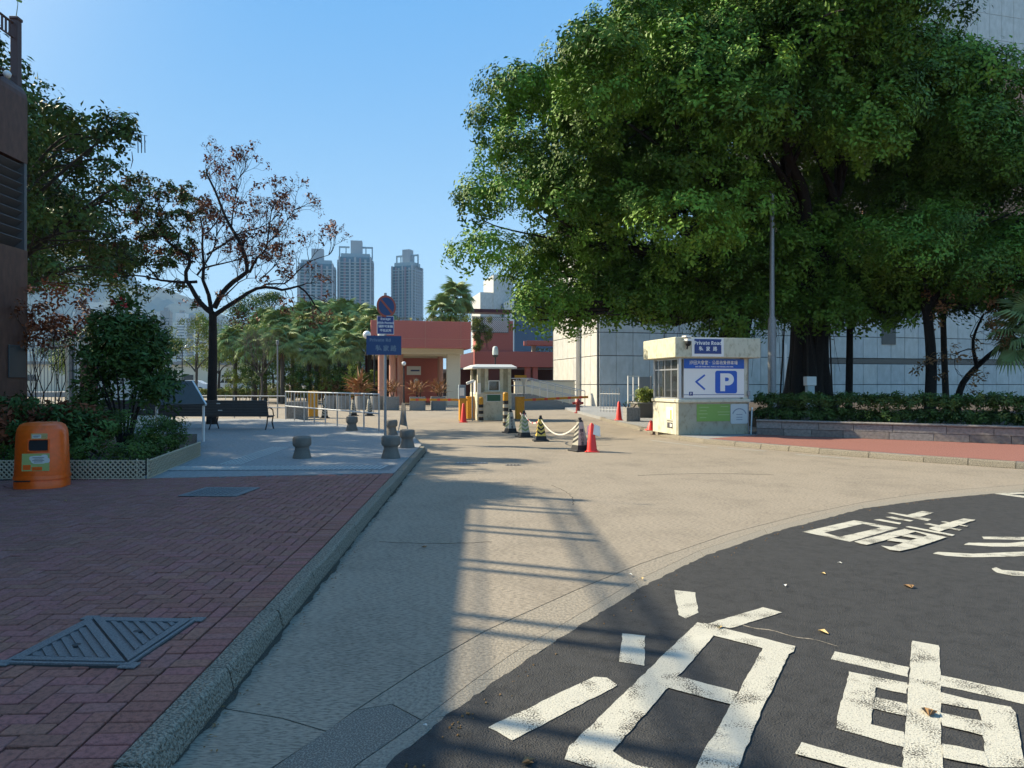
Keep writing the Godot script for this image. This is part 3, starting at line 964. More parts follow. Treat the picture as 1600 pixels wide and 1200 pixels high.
# ---------------------------------------------------------------- left footbridge block
func make_bridge() -> void:
	var fw := Vector3(0.0447, 0, 1).normalized()
	var t := thing("footbridge_wall", "tall dark brown clad footbridge block with louvres and railing on top", "building", P(-9.48, 13.9, 0.0))
	t.basis = Basis(-fw, Vector3.UP, Vector3.UP.cross(fw))
	var L := 26.0
	t.position += fw * L   # local x runs away from the camera, from the near end to the far corner at x = L
	# cross section with a rounded upper corner, z outwards
	var g := Geo.new()
	var prof := PackedVector2Array([Vector2(-6.0, -0.1), Vector2(0, -0.1), Vector2(0, 4.22)])
	g.plate(PackedVector2Array([Vector2(0, -0.1), Vector2(L, -0.1), Vector2(L, 4.2), Vector2(0, 4.2)]), Transform3D(), -6.0, 0.0)
	part(t, "lower_cladding", g, M.brown_wall)
	g = Geo.new()
	g.plate(PackedVector2Array([Vector2(0, 4.2), Vector2(L - 0.1, 4.2), Vector2(L - 0.1, 5.9), Vector2(0, 5.9)]), Transform3D(), -5.9, -0.3)
	part(t, "louvre_recess", g, M.louvre)
	for k in 9:
		g = Geo.new()
		g.box(Vector3(L / 2 - 0.05, 4.34 + k * 0.18, -0.14), Vector3(L, 0.02, 0.24), Basis(Vector3.RIGHT, deg_to_rad(-38)), 0.004)
		part(t, "louvre_slat", g, M.louvre)
	g = Geo.new()
	for x in [0.04, 4.0, 8.0, 12.0, 16.0, 20.0, 25.9]:
		g.box(Vector3(L - x, 5.05, -0.16), Vector3(0.08, 1.7, 0.3))
	part(t, "louvre_frame", g, M.louvre)
	var up := PackedVector2Array()
	up.append(Vector2(-5.95, 5.9)); up.append(Vector2(0.0, 5.9)); up.append(Vector2(0, 7.14))
	for k in 7:
		var a := deg_to_rad(k * 15.0)
		up.append(Vector2(-0.35 + 0.35 * cos(a), 7.14 + 0.35 * sin(a)))
	up.append(Vector2(-5.95, 7.49))
	g = Geo.new()
	# the plate's local x is wall depth (z), its y height, extruded along the wall
	g.plate(up, Transform3D(Basis(Vector3(0, 0, 1), Vector3.UP, Vector3(-1, 0, 0)), Vector3.ZERO), -L, 0.0)
	part(t, "upper_cladding", g, M.brown_wall)
	g = Geo.new()
	g.box(Vector3(L - 0.33, 2.03, 0.012), Vector3(0.5, 0.62, 0.024), Basis.IDENTITY, 0.006)
	part(t, "plaque", g, M.plaque)
	# railing: end post, paired posts, frieze under the hand rail
	var z := -0.18
	g = Geo.new()
	g.box(Vector3(L - 0.06, 7.9, z), Vector3(0.14, 1.55, 0.14), Basis.IDENTITY, 0.01)
	g.box(Vector3(L - 0.06, 8.70, z), Vector3(0.17, 0.06, 0.17), Basis.IDENTITY, 0.01)
	part(t, "end_post", g, M.railing_brown)
	var dpos := [9.35, 7.9, 6.3, 4.77, 3.26, 1.75, 0.2, -1.3, -2.8, -4.3, -5.8]
	for d in dpos:
		for s in [-0.15, 0.15]:
			# the ground shadow of a post at d comes from a post 3.5 m farther on
			var x: float = 13.9 - (d + s + 3.5)
			g = Geo.new()
			g.box(Vector3(L - x, 8.0, z), Vector3(0.075, 1.15, 0.075), Basis.IDENTITY, 0.006)
			part(t, "railing_post", g, M.railing_brown)
	for y in [8.58, 8.30, 7.56]:
		g = Geo.new()
		g.box(Vector3(L / 2 - 0.1, y, z), Vector3(L - 0.1, 0.03, 0.03 if y < 8.5 else 0.05), Basis.IDENTITY, 0.006)
		part(t, "rail", g, M.railing_brown)
	g = Geo.new()
	for k in 240:
		g.box(Vector3(L - 0.25 - k * 0.107, 8.44, z), Vector3(0.028, 0.25, 0.028))
	part(t, "frieze_bars", g, M.railing_brown, "stuff")
	var lamp := thing("globe_lamp", "small white globe lamp fixed high on the brown footbridge wall", "lamp", t.transform * Vector3(L - 0.72, 7.35, 0.08))
	g = Geo.new()
	g.lathe([Vector2(0.0, -0.07), Vector2(0.04, -0.06), Vector2(0.062, -0.03), Vector2(0.07, 0.0), Vector2(0.062, 0.03), Vector2(0.04, 0.06), Vector2(0.0, 0.07)], 14, Vector3.ZERO, true)
	part(lamp, "globe", g, M.globe_white)
	g = Geo.new(); g.rod(Vector3(0, 0, 0), Vector3(-0.16, -0.02, 0), 0.025); part(lamp, "bracket", g, M.black_iron)
	var wd := thing("wild_plant", "thin seedling with four pale leaves growing from the railing post", "plant", t.transform * Vector3(L - 0.06, 8.73, z))
	g = Geo.new(); g.tube([Vector3(0, 0, 0), Vector3(0.05, 0.25, 0.02), Vector3(0.04, 0.55, 0.05)], [0.008, 0.006, 0.003], 5); part(wd, "stem", g, M.leaf_dark)
	for q in [[Vector3(0.04, 0.55, 0.05), Vector3(-0.12, 0.08, 0)], [Vector3(0.04, 0.53, 0.05), Vector3(0.16, 0.05, 0.02)], [Vector3(0.05, 0.42, 0.05), Vector3(0.17, -0.06, 0.03)], [Vector3(0.05, 0.35, 0.05), Vector3(0.13, -0.12, 0.05)]]:
		g = Geo.new(); g.col = Color(1, 1, 1)
		var a: Vector3 = q[0]
		var v: Vector3 = q[1]
		var w := v.cross(Vector3(0.3, 1, 0.8)).normalized() * 0.055
		g.quad(a, a + v * 0.5 + w, a + v, a + v * 0.5 - w)
		part(wd, "leaf", g, M.leaf_light)

# ---------------------------------------------------------------- far backdrop
func make_far() -> void:
	# hills
	var ridge := [[-3400, 560], [-2900, 640], [-2620, 690], [-2500, 725], [-2350, 690], [-2200, 630], [-2080, 560], [-2020, 545], [-1960, 555], [-1850, 505], [-1720, 430], [-1600, 385], [-1400, 300], [-1150, 210], [-800, 120], [-300, 60], [400, 40], [1500, 60], [2600, 120], [3600, 90]]
	var g := Geo.new()
	var ns := FastNoiseLite.new()
	ns.seed = 5; ns.frequency = 0.0035; ns.fractal_octaves = 5
	var cols := 220
	var rows := 26
	var grid := []
	for i in cols + 1:
		var x := -3400.0 + 7000.0 * i / cols
		var hh := 0.0
		for k in ridge.size() - 1:
			if x >= ridge[k][0] and x <= ridge[k + 1][0]:
				hh = lerpf(ridge[k][1], ridge[k + 1][1], (x - ridge[k][0]) / (ridge[k + 1][0] - ridge[k][0]))
		var col := []
		for j in rows + 1:
			var u := float(j) / rows
			var y := hh * pow(sin(u * PI * 0.5), 1.2) + ns.get_noise_2d(x, u * 900) * 28.0 * u * minf(1.0, hh / 300.0)
			col.append(Vector3(x + ns.get_noise_2d(x + 500, u * 700) * 30.0, y - 5.0, -(3000.0 + 1000.0 * u)))
		grid.append(col)
	for i in cols:
		for j in rows:
			g.quad(grid[i][j], grid[i + 1][j], grid[i + 1][j + 1], grid[i][j + 1])
	structure("hills", g, M.hill, "blue hazy hills beyond the housing blocks", "hill")
	# three residential towers
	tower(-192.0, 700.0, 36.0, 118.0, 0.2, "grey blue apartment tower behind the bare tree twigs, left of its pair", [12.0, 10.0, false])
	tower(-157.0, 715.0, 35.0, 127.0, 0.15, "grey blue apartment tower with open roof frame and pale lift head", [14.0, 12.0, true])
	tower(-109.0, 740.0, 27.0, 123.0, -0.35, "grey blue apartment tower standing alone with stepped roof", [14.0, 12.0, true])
	# slender estate blocks under the hill
	for k in 11:
		var x := -930.0 + k * 34.0 + rnd(-5, 5)
		var h := 128.0 - absf(k - 3) * 6.0 + rnd(-8, 8)
		var t := thing("estate_block", "distant pale housing block below the blue hills", "building", P(x, 1450.0 + rnd(-40, 40)), rnd(-0.3, 0.3), "distant housing blocks below the hills")
		g = Geo.new(); g.box(Vector3(0, h / 2 + 20, 0), Vector3(19, h + 40, 19)); part(t, "body", g, M.white_panel if k % 2 else M.precast)
		g = Geo.new()
		for f in int(h / 5):
			g.box(Vector3(0, 12 + f * 6.0, 0), Vector3(19.4, 1.9, 15)); g.box(Vector3(0, 12 + f * 6.0, 0), Vector3(15, 1.9, 19.4))
		part(t, "window_rows", g, M.plaque, "stuff")
		g = Geo.new(); g.box(Vector3(0, h + 43, 0), Vector3(8, 7, 8)); part(t, "roof_house", g, M.precast)

func tower(x: float, d: float, w: float, h: float, turn: float, label: String, top: Array) -> void:
	var t := thing("apartment_tower", label, "building", P(x, d), turn)
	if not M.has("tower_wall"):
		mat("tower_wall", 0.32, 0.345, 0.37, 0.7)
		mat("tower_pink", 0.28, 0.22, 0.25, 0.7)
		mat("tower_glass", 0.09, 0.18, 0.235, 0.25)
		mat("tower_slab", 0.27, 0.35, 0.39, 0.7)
	var g := Geo.new()
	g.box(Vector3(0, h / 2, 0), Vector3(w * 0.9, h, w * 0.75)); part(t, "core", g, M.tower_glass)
	# bays: projecting piers on all sides
	var n := 7
	for k in n:
		var px := -w / 2 + w * (k + 0.5) / n
		var deep := 0.80 if k % 2 else 0.92
		g = Geo.new()
		g.box(Vector3(px, h / 2 - (k % 3) * 1.2, 0), Vector3(w / n * (0.42 if k % 2 else 0.30), h, w * deep))
		part(t, "bay", g, M.tower_pink if k % 3 == 1 else M.tower_wall)
	for k in 4:
		var pz := -w * 0.35 + w * 0.7 * (k + 0.5) / 4
		g = Geo.new(); g.box(Vector3(0, h / 2 - 1.5, pz), Vector3(w * 1.0, h - 2, w * 0.07)); part(t, "bay", g, M.tower_wall)
	g = Geo.new()
	var f := 0.0
	while f < h - 4:
		g.box(Vector3(0, f + 1.5, 0), Vector3(w * 0.97, 0.9, w * 0.84))
		f += 3.0
	part(t, "floor_slabs", g, M.tower_slab, "stuff")
	g = Geo.new()
	g.box(Vector3(0, h + 2, 0), Vector3(w * 0.8, 4, w * 0.6)); part(t, "parapet", g, M.tower_slab)
	g = Geo.new()
	g.box(Vector3(w * 0.02, h + 4 + top[0] / 2, 0), Vector3(w * 0.32, top[0], w * 0.3)); part(t, "lift_head", g, M.tower_wall)
	if top[2]:
		for s in [-1, 1]:
			g = Geo.new()
			g.box(Vector3(s * w * 0.46, h + top[1] / 2, 0), Vector3(1.2, top[1], 1.2))
			g.box(Vector3(s * w * 0.28, h + top[1] / 2, 0), Vector3(1.0, top[1], 1.0))
			g.box(Vector3(s * w * 0.33, h + top[1], 0), Vector3(w * 0.3, 1.6, 1.4))
			part(t, "roof_frame", g, M.tower_slab)

# ---------------------------------------------------------------- red building
const TURN := 0.244   # the whole precinct is turned 14 degrees

func make_red_building() -> void:
	var t := thing("red_building", "red tiled entrance canopy on columns with planted roof", "building", P(-3.0, 52.0), TURN)
	# local: x right, -z away; the front right corner of the canopy is the origin
	var W := 7.2
	var g := Geo.new()
	g.box(Vector3(-W / 2, 5.16, -0.15), Vector3(W, 1.96, 0.3), Basis.IDENTITY, 0.02)
	g.box(Vector3(-0.15, 5.16, -8.3), Vector3(0.3, 1.96, 16.0), Basis.IDENTITY, 0.02)
	var fs := part(t, "fascia", g, M.red_tile)
	g = Geo.new()
	g.box(Vector3(-W / 2, 4.85, 0.006), Vector3(W, 0.02, 0.02))
	for k in 3: g.box(Vector3(-0.75 - k * 2.6, 5.16, 0.006), Vector3(0.018, 1.9, 0.018))
	part(fs, "tile_joint", g, M.pink_column)
	g = Geo.new()
	g.box(Vector3(-W / 2 - 0.1, 4.35, -8.2), Vector3(W - 0.5, 0.22, 15.6)); part(t, "soffit", g, M.cream_paint)
	g = Geo.new()
	for k in 4: g.box(Vector3(-W / 2, 4.02, -1.2 - k * 4.0), Vector3(W - 0.7, 0.45, 0.35), Basis.IDENTITY, 0.02)
	part(t, "beam", g, M.cream_paint)
	g = Geo.new()
	g.box(Vector3(-W / 2, 5.9, -8), Vector3(W - 0.7, 0.3, 15.4)); part(t, "roof_slab", g, M.soil)
	g = Geo.new(); g.box(Vector3(-1.05, 2.0, -1.6), Vector3(1.0, 4.3, 0.5), Basis.IDENTITY, 0.03); part(t, "column", g, M.cream_paint)
	for q in [[-6.4, -1.0], [-5.5, -2.5], [-4.7, -5.0], [-1.1, -8.0]]:
		g = Geo.new()
		g.lathe([Vector2(0.24, 0.0), Vector2(0.24, 4.2)], 16, Vector3(q[0], 0, q[1])); part(t, "column", g, M.pink_column)
	# rooms beneath and behind
	g = Geo.new(); g.box(Vector3(-2.6, 2.1, -12.5), Vector3(4.0, 4.2, 5.0)); part(t, "inner_wall", g, M.red_tile)
	g = Geo.new(); g.box(Vector3(-4.4, 2.1, -15.2), Vector3(5.2, 4.2, 0.4)); part(t, "back_wall", g, M.maroon)
	g = Geo.new(); g.box(Vector3(-3.1, 2.75, -9.96), Vector3(1.2, 0.75, 0.05)); var sg := part(t, "notice_board", g, M.sign_white)
	g = Geo.new(); g.box(Vector3(-3.0, 2.75, -9.925), Vector3(0.75, 0.12, 0.01)); part(sg, "lettering", g, M.sign_blue)
	g = Geo.new(); g.lathe([Vector2(0.3, 0), Vector2(0.3, 0.04), Vector2(0, 0.04)], 20); 
	var rs := inst(t, "round_sign", g.mesh(), M.sign_white, Transform3D(Basis(Vector3.RIGHT, PI / 2), Vector3(-2.9, 1.85, -9.96)))
	g = Geo.new(); g.lathe([Vector2(0.22, 0.04), Vector2(0.22, 0.05), Vector2(0.29, 0.05), Vector2(0.29, 0.04)], 20)
	part(rs, "ring", g, M.sign_red)
	# rear wing, right of the canopy
	var b := thing("red_building", "lower red rear wing with dark openings behind the ticket booth", "building", P(-2.6, 74.0), TURN)
	g = Geo.new(); g.box(Vector3(4.9, 4.2, -0.2), Vector3(12.5, 1.65, 0.4), Basis.IDENTITY, 0.03); part(b, "fascia", g, M.red_tile)
	g = Geo.new(); g.box(Vector3(4.9, 4.2, -6.4), Vector3(12.5, 1.5, 12.0)); part(b, "upper_floor", g, M.maroon)
	g = Geo.new(); g.box(Vector3(5.5, 1.7, -11.0), Vector3(14.0, 3.4, 0.4)); part(b, "back_wall", g, M.maroon)
	for x in [-1.0, 4.5, 5.3, 9.5]:
		g = Geo.new(); g.box(Vector3(x, 1.7, -0.5), Vector3(0.55, 3.4, 0.55), Basis.IDENTITY, 0.03); part(b, "column", g, M.red_tile)
	g = Geo.new(); g.box(Vector3(0.9, 6.6, -1.2), Vector3(3.9, 3.3, 2.0), Basis.IDENTITY, 0.03); part(b, "stair_tower", g, M.red_tile)
	g = Geo.new(); g.box(Vector3(0.4, 8.6, -0.15), Vector3(3.9, 0.08, 0.08)); g.box(Vector3(0.4, 7.0, -0.15), Vector3(3.9, 0.08, 0.08))
	g.box(Vector3(-1.5, 7.8, -0.15), Vector3(0.08, 1.6, 0.08)); g.box(Vector3(2.3, 7.8, -0.15), Vector3(0.08, 1.6, 0.08))
	part(b, "screen_frame", g, M.precast)
	g = Geo.new()
	for k in 18:
		var x0 := -1.5 + k * 0.21
		g.bar(Vector3(x0, 7.05, -0.17), Vector3(minf(x0 + 1.5, 2.3), 7.05 + minf(1.5, 2.3 - x0), -0.17), 0.05, 0.07, Vector3(0, 0, 1))
		g.bar(Vector3(x0, 8.55, -0.14), Vector3(minf(x0 + 1.5, 2.3), 8.55 - minf(1.5, 2.3 - x0), -0.14), 0.04, 0.05, Vector3(0, 0, 1))
	part(b, "screen_lattice", g, M.globe_white, "stuff")
	g = Geo.new(); g.box(Vector3(0.4, 7.8, -0.25), Vector3(3.8, 1.5, 0.02)); part(b, "screen_back", g, M.panel_joint)
	g = Geo.new(); g.box(Vector3(0.3, 9.4, -2.5), Vector3(5.5, 0.35, 2.0)); part(b, "roof_edge", g, M.maroon)
	g = Geo.new(); g.box(Vector3(6.6, 5.95, -0.6), Vector3(4.6, 0.5, 1.6), Basis.IDENTITY, 0.03); part(b, "canopy", g, M.red_tile)
	for x in [5.3, 8.3]:
		g = Geo.new(); g.box(Vector3(x, 5.35, -0.9), Vector3(0.4, 0.8, 0.4)); part(b, "canopy_post", g, M.cream_paint)
	g = Geo.new(); g.box(Vector3(3.6, 2.35, 0.05), Vector3(1.3, 0.35, 0.06)); part(b, "yellow_sign", g, M.yellow_paint)
	# pale and blue blocks behind
	var w := thing("office_block", "pale grey windowless block rising behind the red wing", "building", P(-6.6, 150.0), TURN)
	g = Geo.new(); g.box(Vector3(1.3, 9.5, -5), Vector3(2.8, 23.0, 10)); part(w, "low_wing", g, M.white_panel)
	g = Geo.new(); g.box(Vector3(4.9, 12.4, -5), Vector3(4.4, 24.8, 10.4)); part(w, "high_wing", g, M.white_panel)
	g = Geo.new(); g.box(Vector3(3.2, 7.5, 0.15), Vector3(0.7, 15.5, 0.8)); part(w, "duct", g, M.globe_white)
	var bl := thing("office_block", "dark blue glazed block beside the pale windowless block", "building", P(0.45, 140.0), TURN)
	g = Geo.new(); g.box(Vector3(6.0, 9.3, -6), Vector3(12.0, 18.6, 12)); part(bl, "body", g, M.blue_cladding)
	g = Geo.new(); g.box(Vector3(0, 0, 0), Vector3(0.55, 1.1, 0.06))
	var wm := g.mesh()
	for r in 9:
		for k in 9: inst(bl, "window", wm, M.tower_glass, Transform3D(Basis.IDENTITY, Vector3(4.4 + k * 0.8, 3.0 + r * 1.7, 0.03)))

# ---------------------------------------------------------------- the large white-panelled hall
func make_hall() -> void:
	var t := thing("civic_hall", "large white panelled hall behind the spreading banyan", "building", P(5.6, 46.7), TURN)
	var H := 11.2
	var L := 42.0
	# dark core, set back behind the panels
	var g := Geo.new()
	g.box(Vector3(L / 2 + 0.05, H / 2, -5.0), Vector3(L, H - 0.04, 9.9)); part(t, "core", g, M.panel_joint)
	var pw := 1.2
	var rows := [[0.0, 1.55], [1.57, 3.05], [3.48, 5.0], [5.02, 7.1], [7.12, 9.2], [9.22, 11.2]]
	var pm := {}
	for k in 35:
		for r in rows.size():
			var y0: float = rows[r][0]
			var y1: float = rows[r][1]
			if r == 1 and k < 13: y1 = 3.46
			g = Geo.new()
			var key := "%d_%d" % [r, 1 if (r == 1 and k < 13) else 0]
			if not pm.has(key):
				g.box(Vector3(0, (y1 - y0) / 2, 0), Vector3(pw - 0.025, y1 - y0 - 0.025, 0.08), Basis.IDENTITY, 0.008)
				pm[key] = g.mesh()
			inst(t, "panel", pm[key], [M.white_panel, M.white_panel, M.white_panel_warm, M.white_panel_grey][rng.randi() % 4], Transform3D(Basis.IDENTITY, Vector3(0.12 + pw * (k + 0.5), y0, 0.0)))
	var sm := {}
	for k in 8:
		for r in rows.size():
			var y0: float = rows[r][0]
			var y1: float = rows[r][1] if r != 1 else 3.46
			if not sm.has(r):
				g = Geo.new()
				g.box(Vector3(0, (y1 - y0) / 2, 0), Vector3(0.08, y1 - y0 - 0.025, pw - 0.025), Basis.IDENTITY, 0.008)
				sm[r] = g.mesh()
			inst(t, "panel", sm[r], [M.white_panel, M.white_panel, M.white_panel_warm, M.white_panel_grey][rng.randi() % 4], Transform3D(Basis.IDENTITY, Vector3(0.04, y0, -0.06 - pw * (k + 0.5))))
	g = Geo.new(); g.box(Vector3(0, 5.6, 0), Vector3(0.3, 0.3, 0.02))
	g = Geo.new(); g.box(Vector3(28.5, 3.26, 0.02), Vector3(25.0, 0.34, 0.03)); part(t, "dark_recess_band", g, M.dark_glass)  # solid dark strip; shade of the wall recess put into its colour
	g = Geo.new(); g.box(Vector3(22.7, 5.6, 0.07), Vector3(1.2, 2.2, 0.05)); part(t, "window", g, M.dark_glass)
	g = Geo.new(); g.box(Vector3(14.0, 2.2, 0.1), Vector3(0.22, 4.4, 0.16)); part(t, "downpipe", g, M.steel)
	g = Geo.new(); g.box(Vector3(-0.05, 5.5, -3.4), Vector3(0.35, 11.0, 0.35)); part(t, "downpipe", g, M.steel)
	# high stage block set back above
	var u := thing("civic_hall", "tall upper block of the hall with pale panels over a brown band", "building", P(5.6, 46.7), TURN)
	g = Geo.new(); g.box(Vector3(36, 20, -11), Vector3(27.9, 40.1, 18)); part(u, "core", g, M.panel_joint)
	g = Geo.new(); g.box(Vector3(0, 0, 0), Vector3(1.18, 2.0, 0.08), Basis.IDENTITY, 0.008)
	var wm := g.mesh()
	g = Geo.new(); g.box(Vector3(0, 0, 0), Vector3(2.38, 2.0, 0.08), Basis.IDENTITY, 0.008)
	var bm := g.mesh()
	for k in 23:
		for r in 6:
			inst(u, "panel", wm, M.white_panel, Transform3D(Basis.IDENTITY, Vector3(22.65 + 1.2 * k, 28.15 + 2.02 * r, -1.95)))
	for k in 11:
		for r in 8:
			inst(u, "band_panel", bm, M.brown_band, Transform3D(Basis.IDENTITY, Vector3(23.3 + 2.4 * k, 12.0 + 2.02 * r, -1.93)))

# ---------------------------------------------------------------- lettering drawn with strokes (10 x 10 cell, y down)
const HAN := {
	"私": [[4, 0, 1, 1], [0, 3, 5, 3], [3, 1, 3, 10], [3, 3, 0, 7], [3, 4, 5, 6], [7, 1, 5, 8, 9, 7], [8, 5, 10, 9]],
	"家": [[5, 0, 5, 1], [1, 3, 1, 1.5, 9, 1.5, 9, 3], [2, 3.5, 8, 3.5], [5, 3.5, 1, 6], [4, 4.5, 6, 7, 5, 10, 4, 9], [5, 6, 1, 8], [5.5, 7.5, 1, 10], [9, 4, 6.5, 6], [6, 5.5, 9.5, 10]],
	"路": [[1, 1, 4, 1, 4, 4, 1, 4, 1, 1], [2.5, 4, 2.5, 9], [2.5, 6, 4.5, 6], [1, 5.5, 1, 9], [0, 9.3, 4.8, 8.5], [7, 0, 5, 4], [6.5, 1.5, 9, 1.5, 5, 6], [6, 2.5, 10, 6], [6, 6.5, 9, 6.5, 9, 10, 6, 10, 6, 6.5]],
	"沙": [[1, 1, 2, 2], [0, 4, 1.5, 5], [0, 10, 2.5, 6], [6.5, 0, 6.5, 6], [4.5, 2, 3.5, 5], [8.5, 2, 10, 4], [9.5, 4, 7, 8, 3.5, 10]],
	"田": [[1, 1, 9, 1, 9, 10, 1, 10, 1, 1], [5, 1, 5, 10], [1, 5.5, 9, 5.5]],
	"大": [[0, 3.5, 10, 3.5], [5, 0, 5, 4, 3, 8, 0, 10], [5, 4, 10, 10]],
	"會": [[5, 0, 0, 4], [5, 0, 10, 4], [3, 3, 7, 3], [2, 4.5, 8, 4.5, 8, 6.8, 2, 6.8, 2, 4.5], [5, 4.5, 5, 6.8], [3, 7.6, 7, 7.6, 7, 10, 3, 10, 3, 7.6], [3, 8.8, 7, 8.8]],
	"堂": [[5, 0, 5, 2], [2, 0.5, 3, 2], [8, 0.5, 7, 2], [0.5, 4, 0.5, 2.5, 9.5, 2.5, 9.5, 4], [3, 4, 7, 4, 7, 6, 3, 6, 3, 4], [5, 6, 5, 10], [2, 8, 8, 8], [0.5, 10, 9.5, 10]],
	"公": [[4, 0, 0, 5], [6, 0, 10, 5], [5, 4.5, 2, 9.5, 8, 8.5], [7, 6, 9, 10]],
	"眾": [[2, 0.5, 8, 0.5, 8, 3.5, 2, 3.5, 2, 0.5], [4, 0.5, 4, 3.5], [6, 0.5, 6, 3.5], [5, 4.5, 5, 10], [5, 6, 2, 10], [2, 5, 0, 8], [1, 6.5, 3, 8], [5, 6, 8, 10], [8, 5, 7, 7], [8, 6, 10, 9]],
	"收": [[1, 2, 1, 7, 4, 6], [3.5, 0, 3.5, 10], [7, 0, 5, 5], [6, 3, 10, 3], [9, 3, 8, 6, 5, 10], [6, 4, 10, 10]],
	"費": [[1, 1, 8, 1, 8, 2.5, 1, 2.5, 1, 4, 9, 4, 8.5, 5], [3.5, 0, 3.5, 4.5], [6, 0, 6, 4.5], [2.5, 5, 7.5, 5, 7.5, 8.5, 2.5, 8.5, 2.5, 5], [2.5, 6.2, 7.5, 6.2], [2.5, 7.3, 7.5, 7.3], [4, 8.5, 1, 10], [6, 8.5, 9, 10]],
	"停": [[3, 0, 0, 5], [2, 3, 2, 10], [6.5, 0, 6.5, 1], [3.5, 1.2, 10, 1.2], [5, 2.2, 8.5, 2.2, 8.5, 4, 5, 4, 5, 2.2], [3.5, 6.5, 3.5, 5, 10, 5, 10, 6.5], [4.5, 6.8, 9, 6.8], [6.8, 6.8, 6.8, 10, 5.8, 9.5]],
	"車": [[1, 1.5, 9, 1.5], [2, 3, 8, 3, 8, 7, 2, 7, 2, 3], [2, 5, 8, 5], [0, 8.5, 10, 8.5], [5, 0, 5, 10]],
	"場": [[0, 3, 3.5, 3], [1.8, 0.5, 1.8, 8], [0, 8.5, 4, 7.5], [5, 0, 9, 0, 9, 4, 5, 4, 5, 0], [5, 2, 9, 2], [4, 5.2, 10, 5.2], [6, 5.5, 4, 8], [5.5, 6.5, 9.5, 6.5, 9, 10, 8, 9.5], [7, 7, 5, 10], [8.5, 7, 7, 10]],
	"獲": [[2, 0, 0, 3], [0, 0.5, 3, 4, 2, 9, 1, 9], [3, 5, 0, 8], [4, 1.5, 10, 1.5], [6, 0, 6, 3], [8, 0, 8, 3], [5, 3, 4, 6], [5, 4, 5, 7], [5, 4, 10, 4], [5, 5.5, 9.5, 5.5], [5, 7, 10, 7], [7.3, 3.2, 7.3, 7], [5, 8, 9, 8, 4, 10], [6, 8, 10, 10]],
	"許": [[2, 0, 2, 1], [0, 1.5, 4, 1.5], [0.5, 3, 3.5, 3], [0.5, 4.5, 3.5, 4.5], [0.5, 6, 3.5, 6, 3.5, 9.5, 0.5, 9.5, 0.5, 6], [6, 0, 5, 3], [5.5, 2, 10, 2], [4.5, 5, 10, 5], [7.5, 2, 7.5, 10]],
	"可": [[0, 1, 10, 1], [8, 1, 8, 10, 6.5, 9.5], [2, 3.5, 5.5, 3.5, 5.5, 7, 2, 7, 2, 3.5]],
	"輛": [[0, 1.5, 4, 1.5], [0.5, 3, 3.5, 3, 3.5, 6.5, 0.5, 6.5, 0.5, 3], [0.5, 4.7, 3.5, 4.7], [0, 8, 4, 8], [2, 0, 2, 10], [4.8, 1, 10, 1], [5, 10, 5, 3, 10, 3, 10, 10], [7.5, 1, 7.5, 10], [6, 5, 6.8, 8], [8.2, 5, 9, 8]],
	"不": [[0, 1, 10, 1], [6, 1, 0, 7], [5, 3, 5, 10], [6, 4, 10, 7]],
	"在": [[0, 2, 10, 2], [4.5, 0, 0, 7], [2.5, 4.5, 2.5, 10], [4, 5.5, 9.5, 5.5], [6.8, 3, 6.8, 9.5], [3.5, 9.7, 10, 9.7]],
	"此": [[3, 0, 3, 9], [3, 4, 5, 4], [1, 3, 1, 9], [0, 9.5, 5.5, 8.5], [9.5, 2, 7, 4.5], [7, 0, 7, 9, 10, 9, 10, 7.5]],
	"限": [[1, 0, 1, 10], [1, 0.5, 4, 0.5, 2.5, 4, 4, 6, 1, 7], [5.5, 0.5, 9, 0.5, 9, 4.5, 5.5, 4.5], [5.5, 2.5, 9, 2.5], [5.5, 0.5, 5.5, 9.5, 7.5, 8.5], [7, 4.5, 10, 10], [9.5, 5, 8, 7]],
	"請": [[2, 0, 2, 1], [0, 1.5, 4, 1.5], [0.5, 3, 3.5, 3], [0.5, 4.5, 3.5, 4.5], [0.5, 6, 3.5, 6, 3.5, 9.5, 0.5, 9.5, 0.5, 6], [5, 1, 10, 1], [5.5, 2.3, 9.5, 2.3], [4.5, 3.7, 10.3, 3.7], [7.5, 0, 7.5, 3.7], [5.5, 10, 5.5, 5, 9.5, 5, 9.5, 10], [5.5, 6.6, 9.5, 6.6], [5.5, 8.2, 9.5, 8.2]],
	"勿": [[3, 0, 0, 5], [2, 2, 9.5, 2, 8.5, 9.5, 7, 9], [5, 2, 1, 8], [7.3, 2, 3, 10]],
	"泊": [[1, 1, 2, 2], [0, 4, 1.5, 5], [0, 10, 2.5, 6], [7, 0, 6, 2], [4, 2, 10, 2, 10, 10, 4, 10, 4, 2], [4, 6, 10, 6]]}

func han(g: Geo, text: String, o: Vector3, size: float, pitch: float, weight: float, t := Transform3D(), down := false) -> void:   # o: upper left of the first cell, in the local xy plane
	var k := 0
	for ch in text:
		var at := o + (Vector3(0, -pitch * k, 0) if down else Vector3(pitch * k, 0, 0))
		if HAN.has(ch):
			for s in HAN[ch]:
				for i in range(0, s.size() - 2, 2):
					var a := at + Vector3(s[i], -s[i + 1], 0) * size / 10.0
					var b := at + Vector3(s[i + 2], -s[i + 3], 0) * size / 10.0
					var e := (b - a).normalized() * weight * 0.4
					g.bar(t * (a - e), t * (b + e), 0.002, weight, t.basis * (b - a).cross(Vector3(0, 0, 1)).normalized())
		elif ch == "·":
			g.box(t * (at + Vector3(size * 0.35, -size * 0.5, 0)), Vector3(size * 0.2, size * 0.12, 0.002), t.basis)
		k += 1

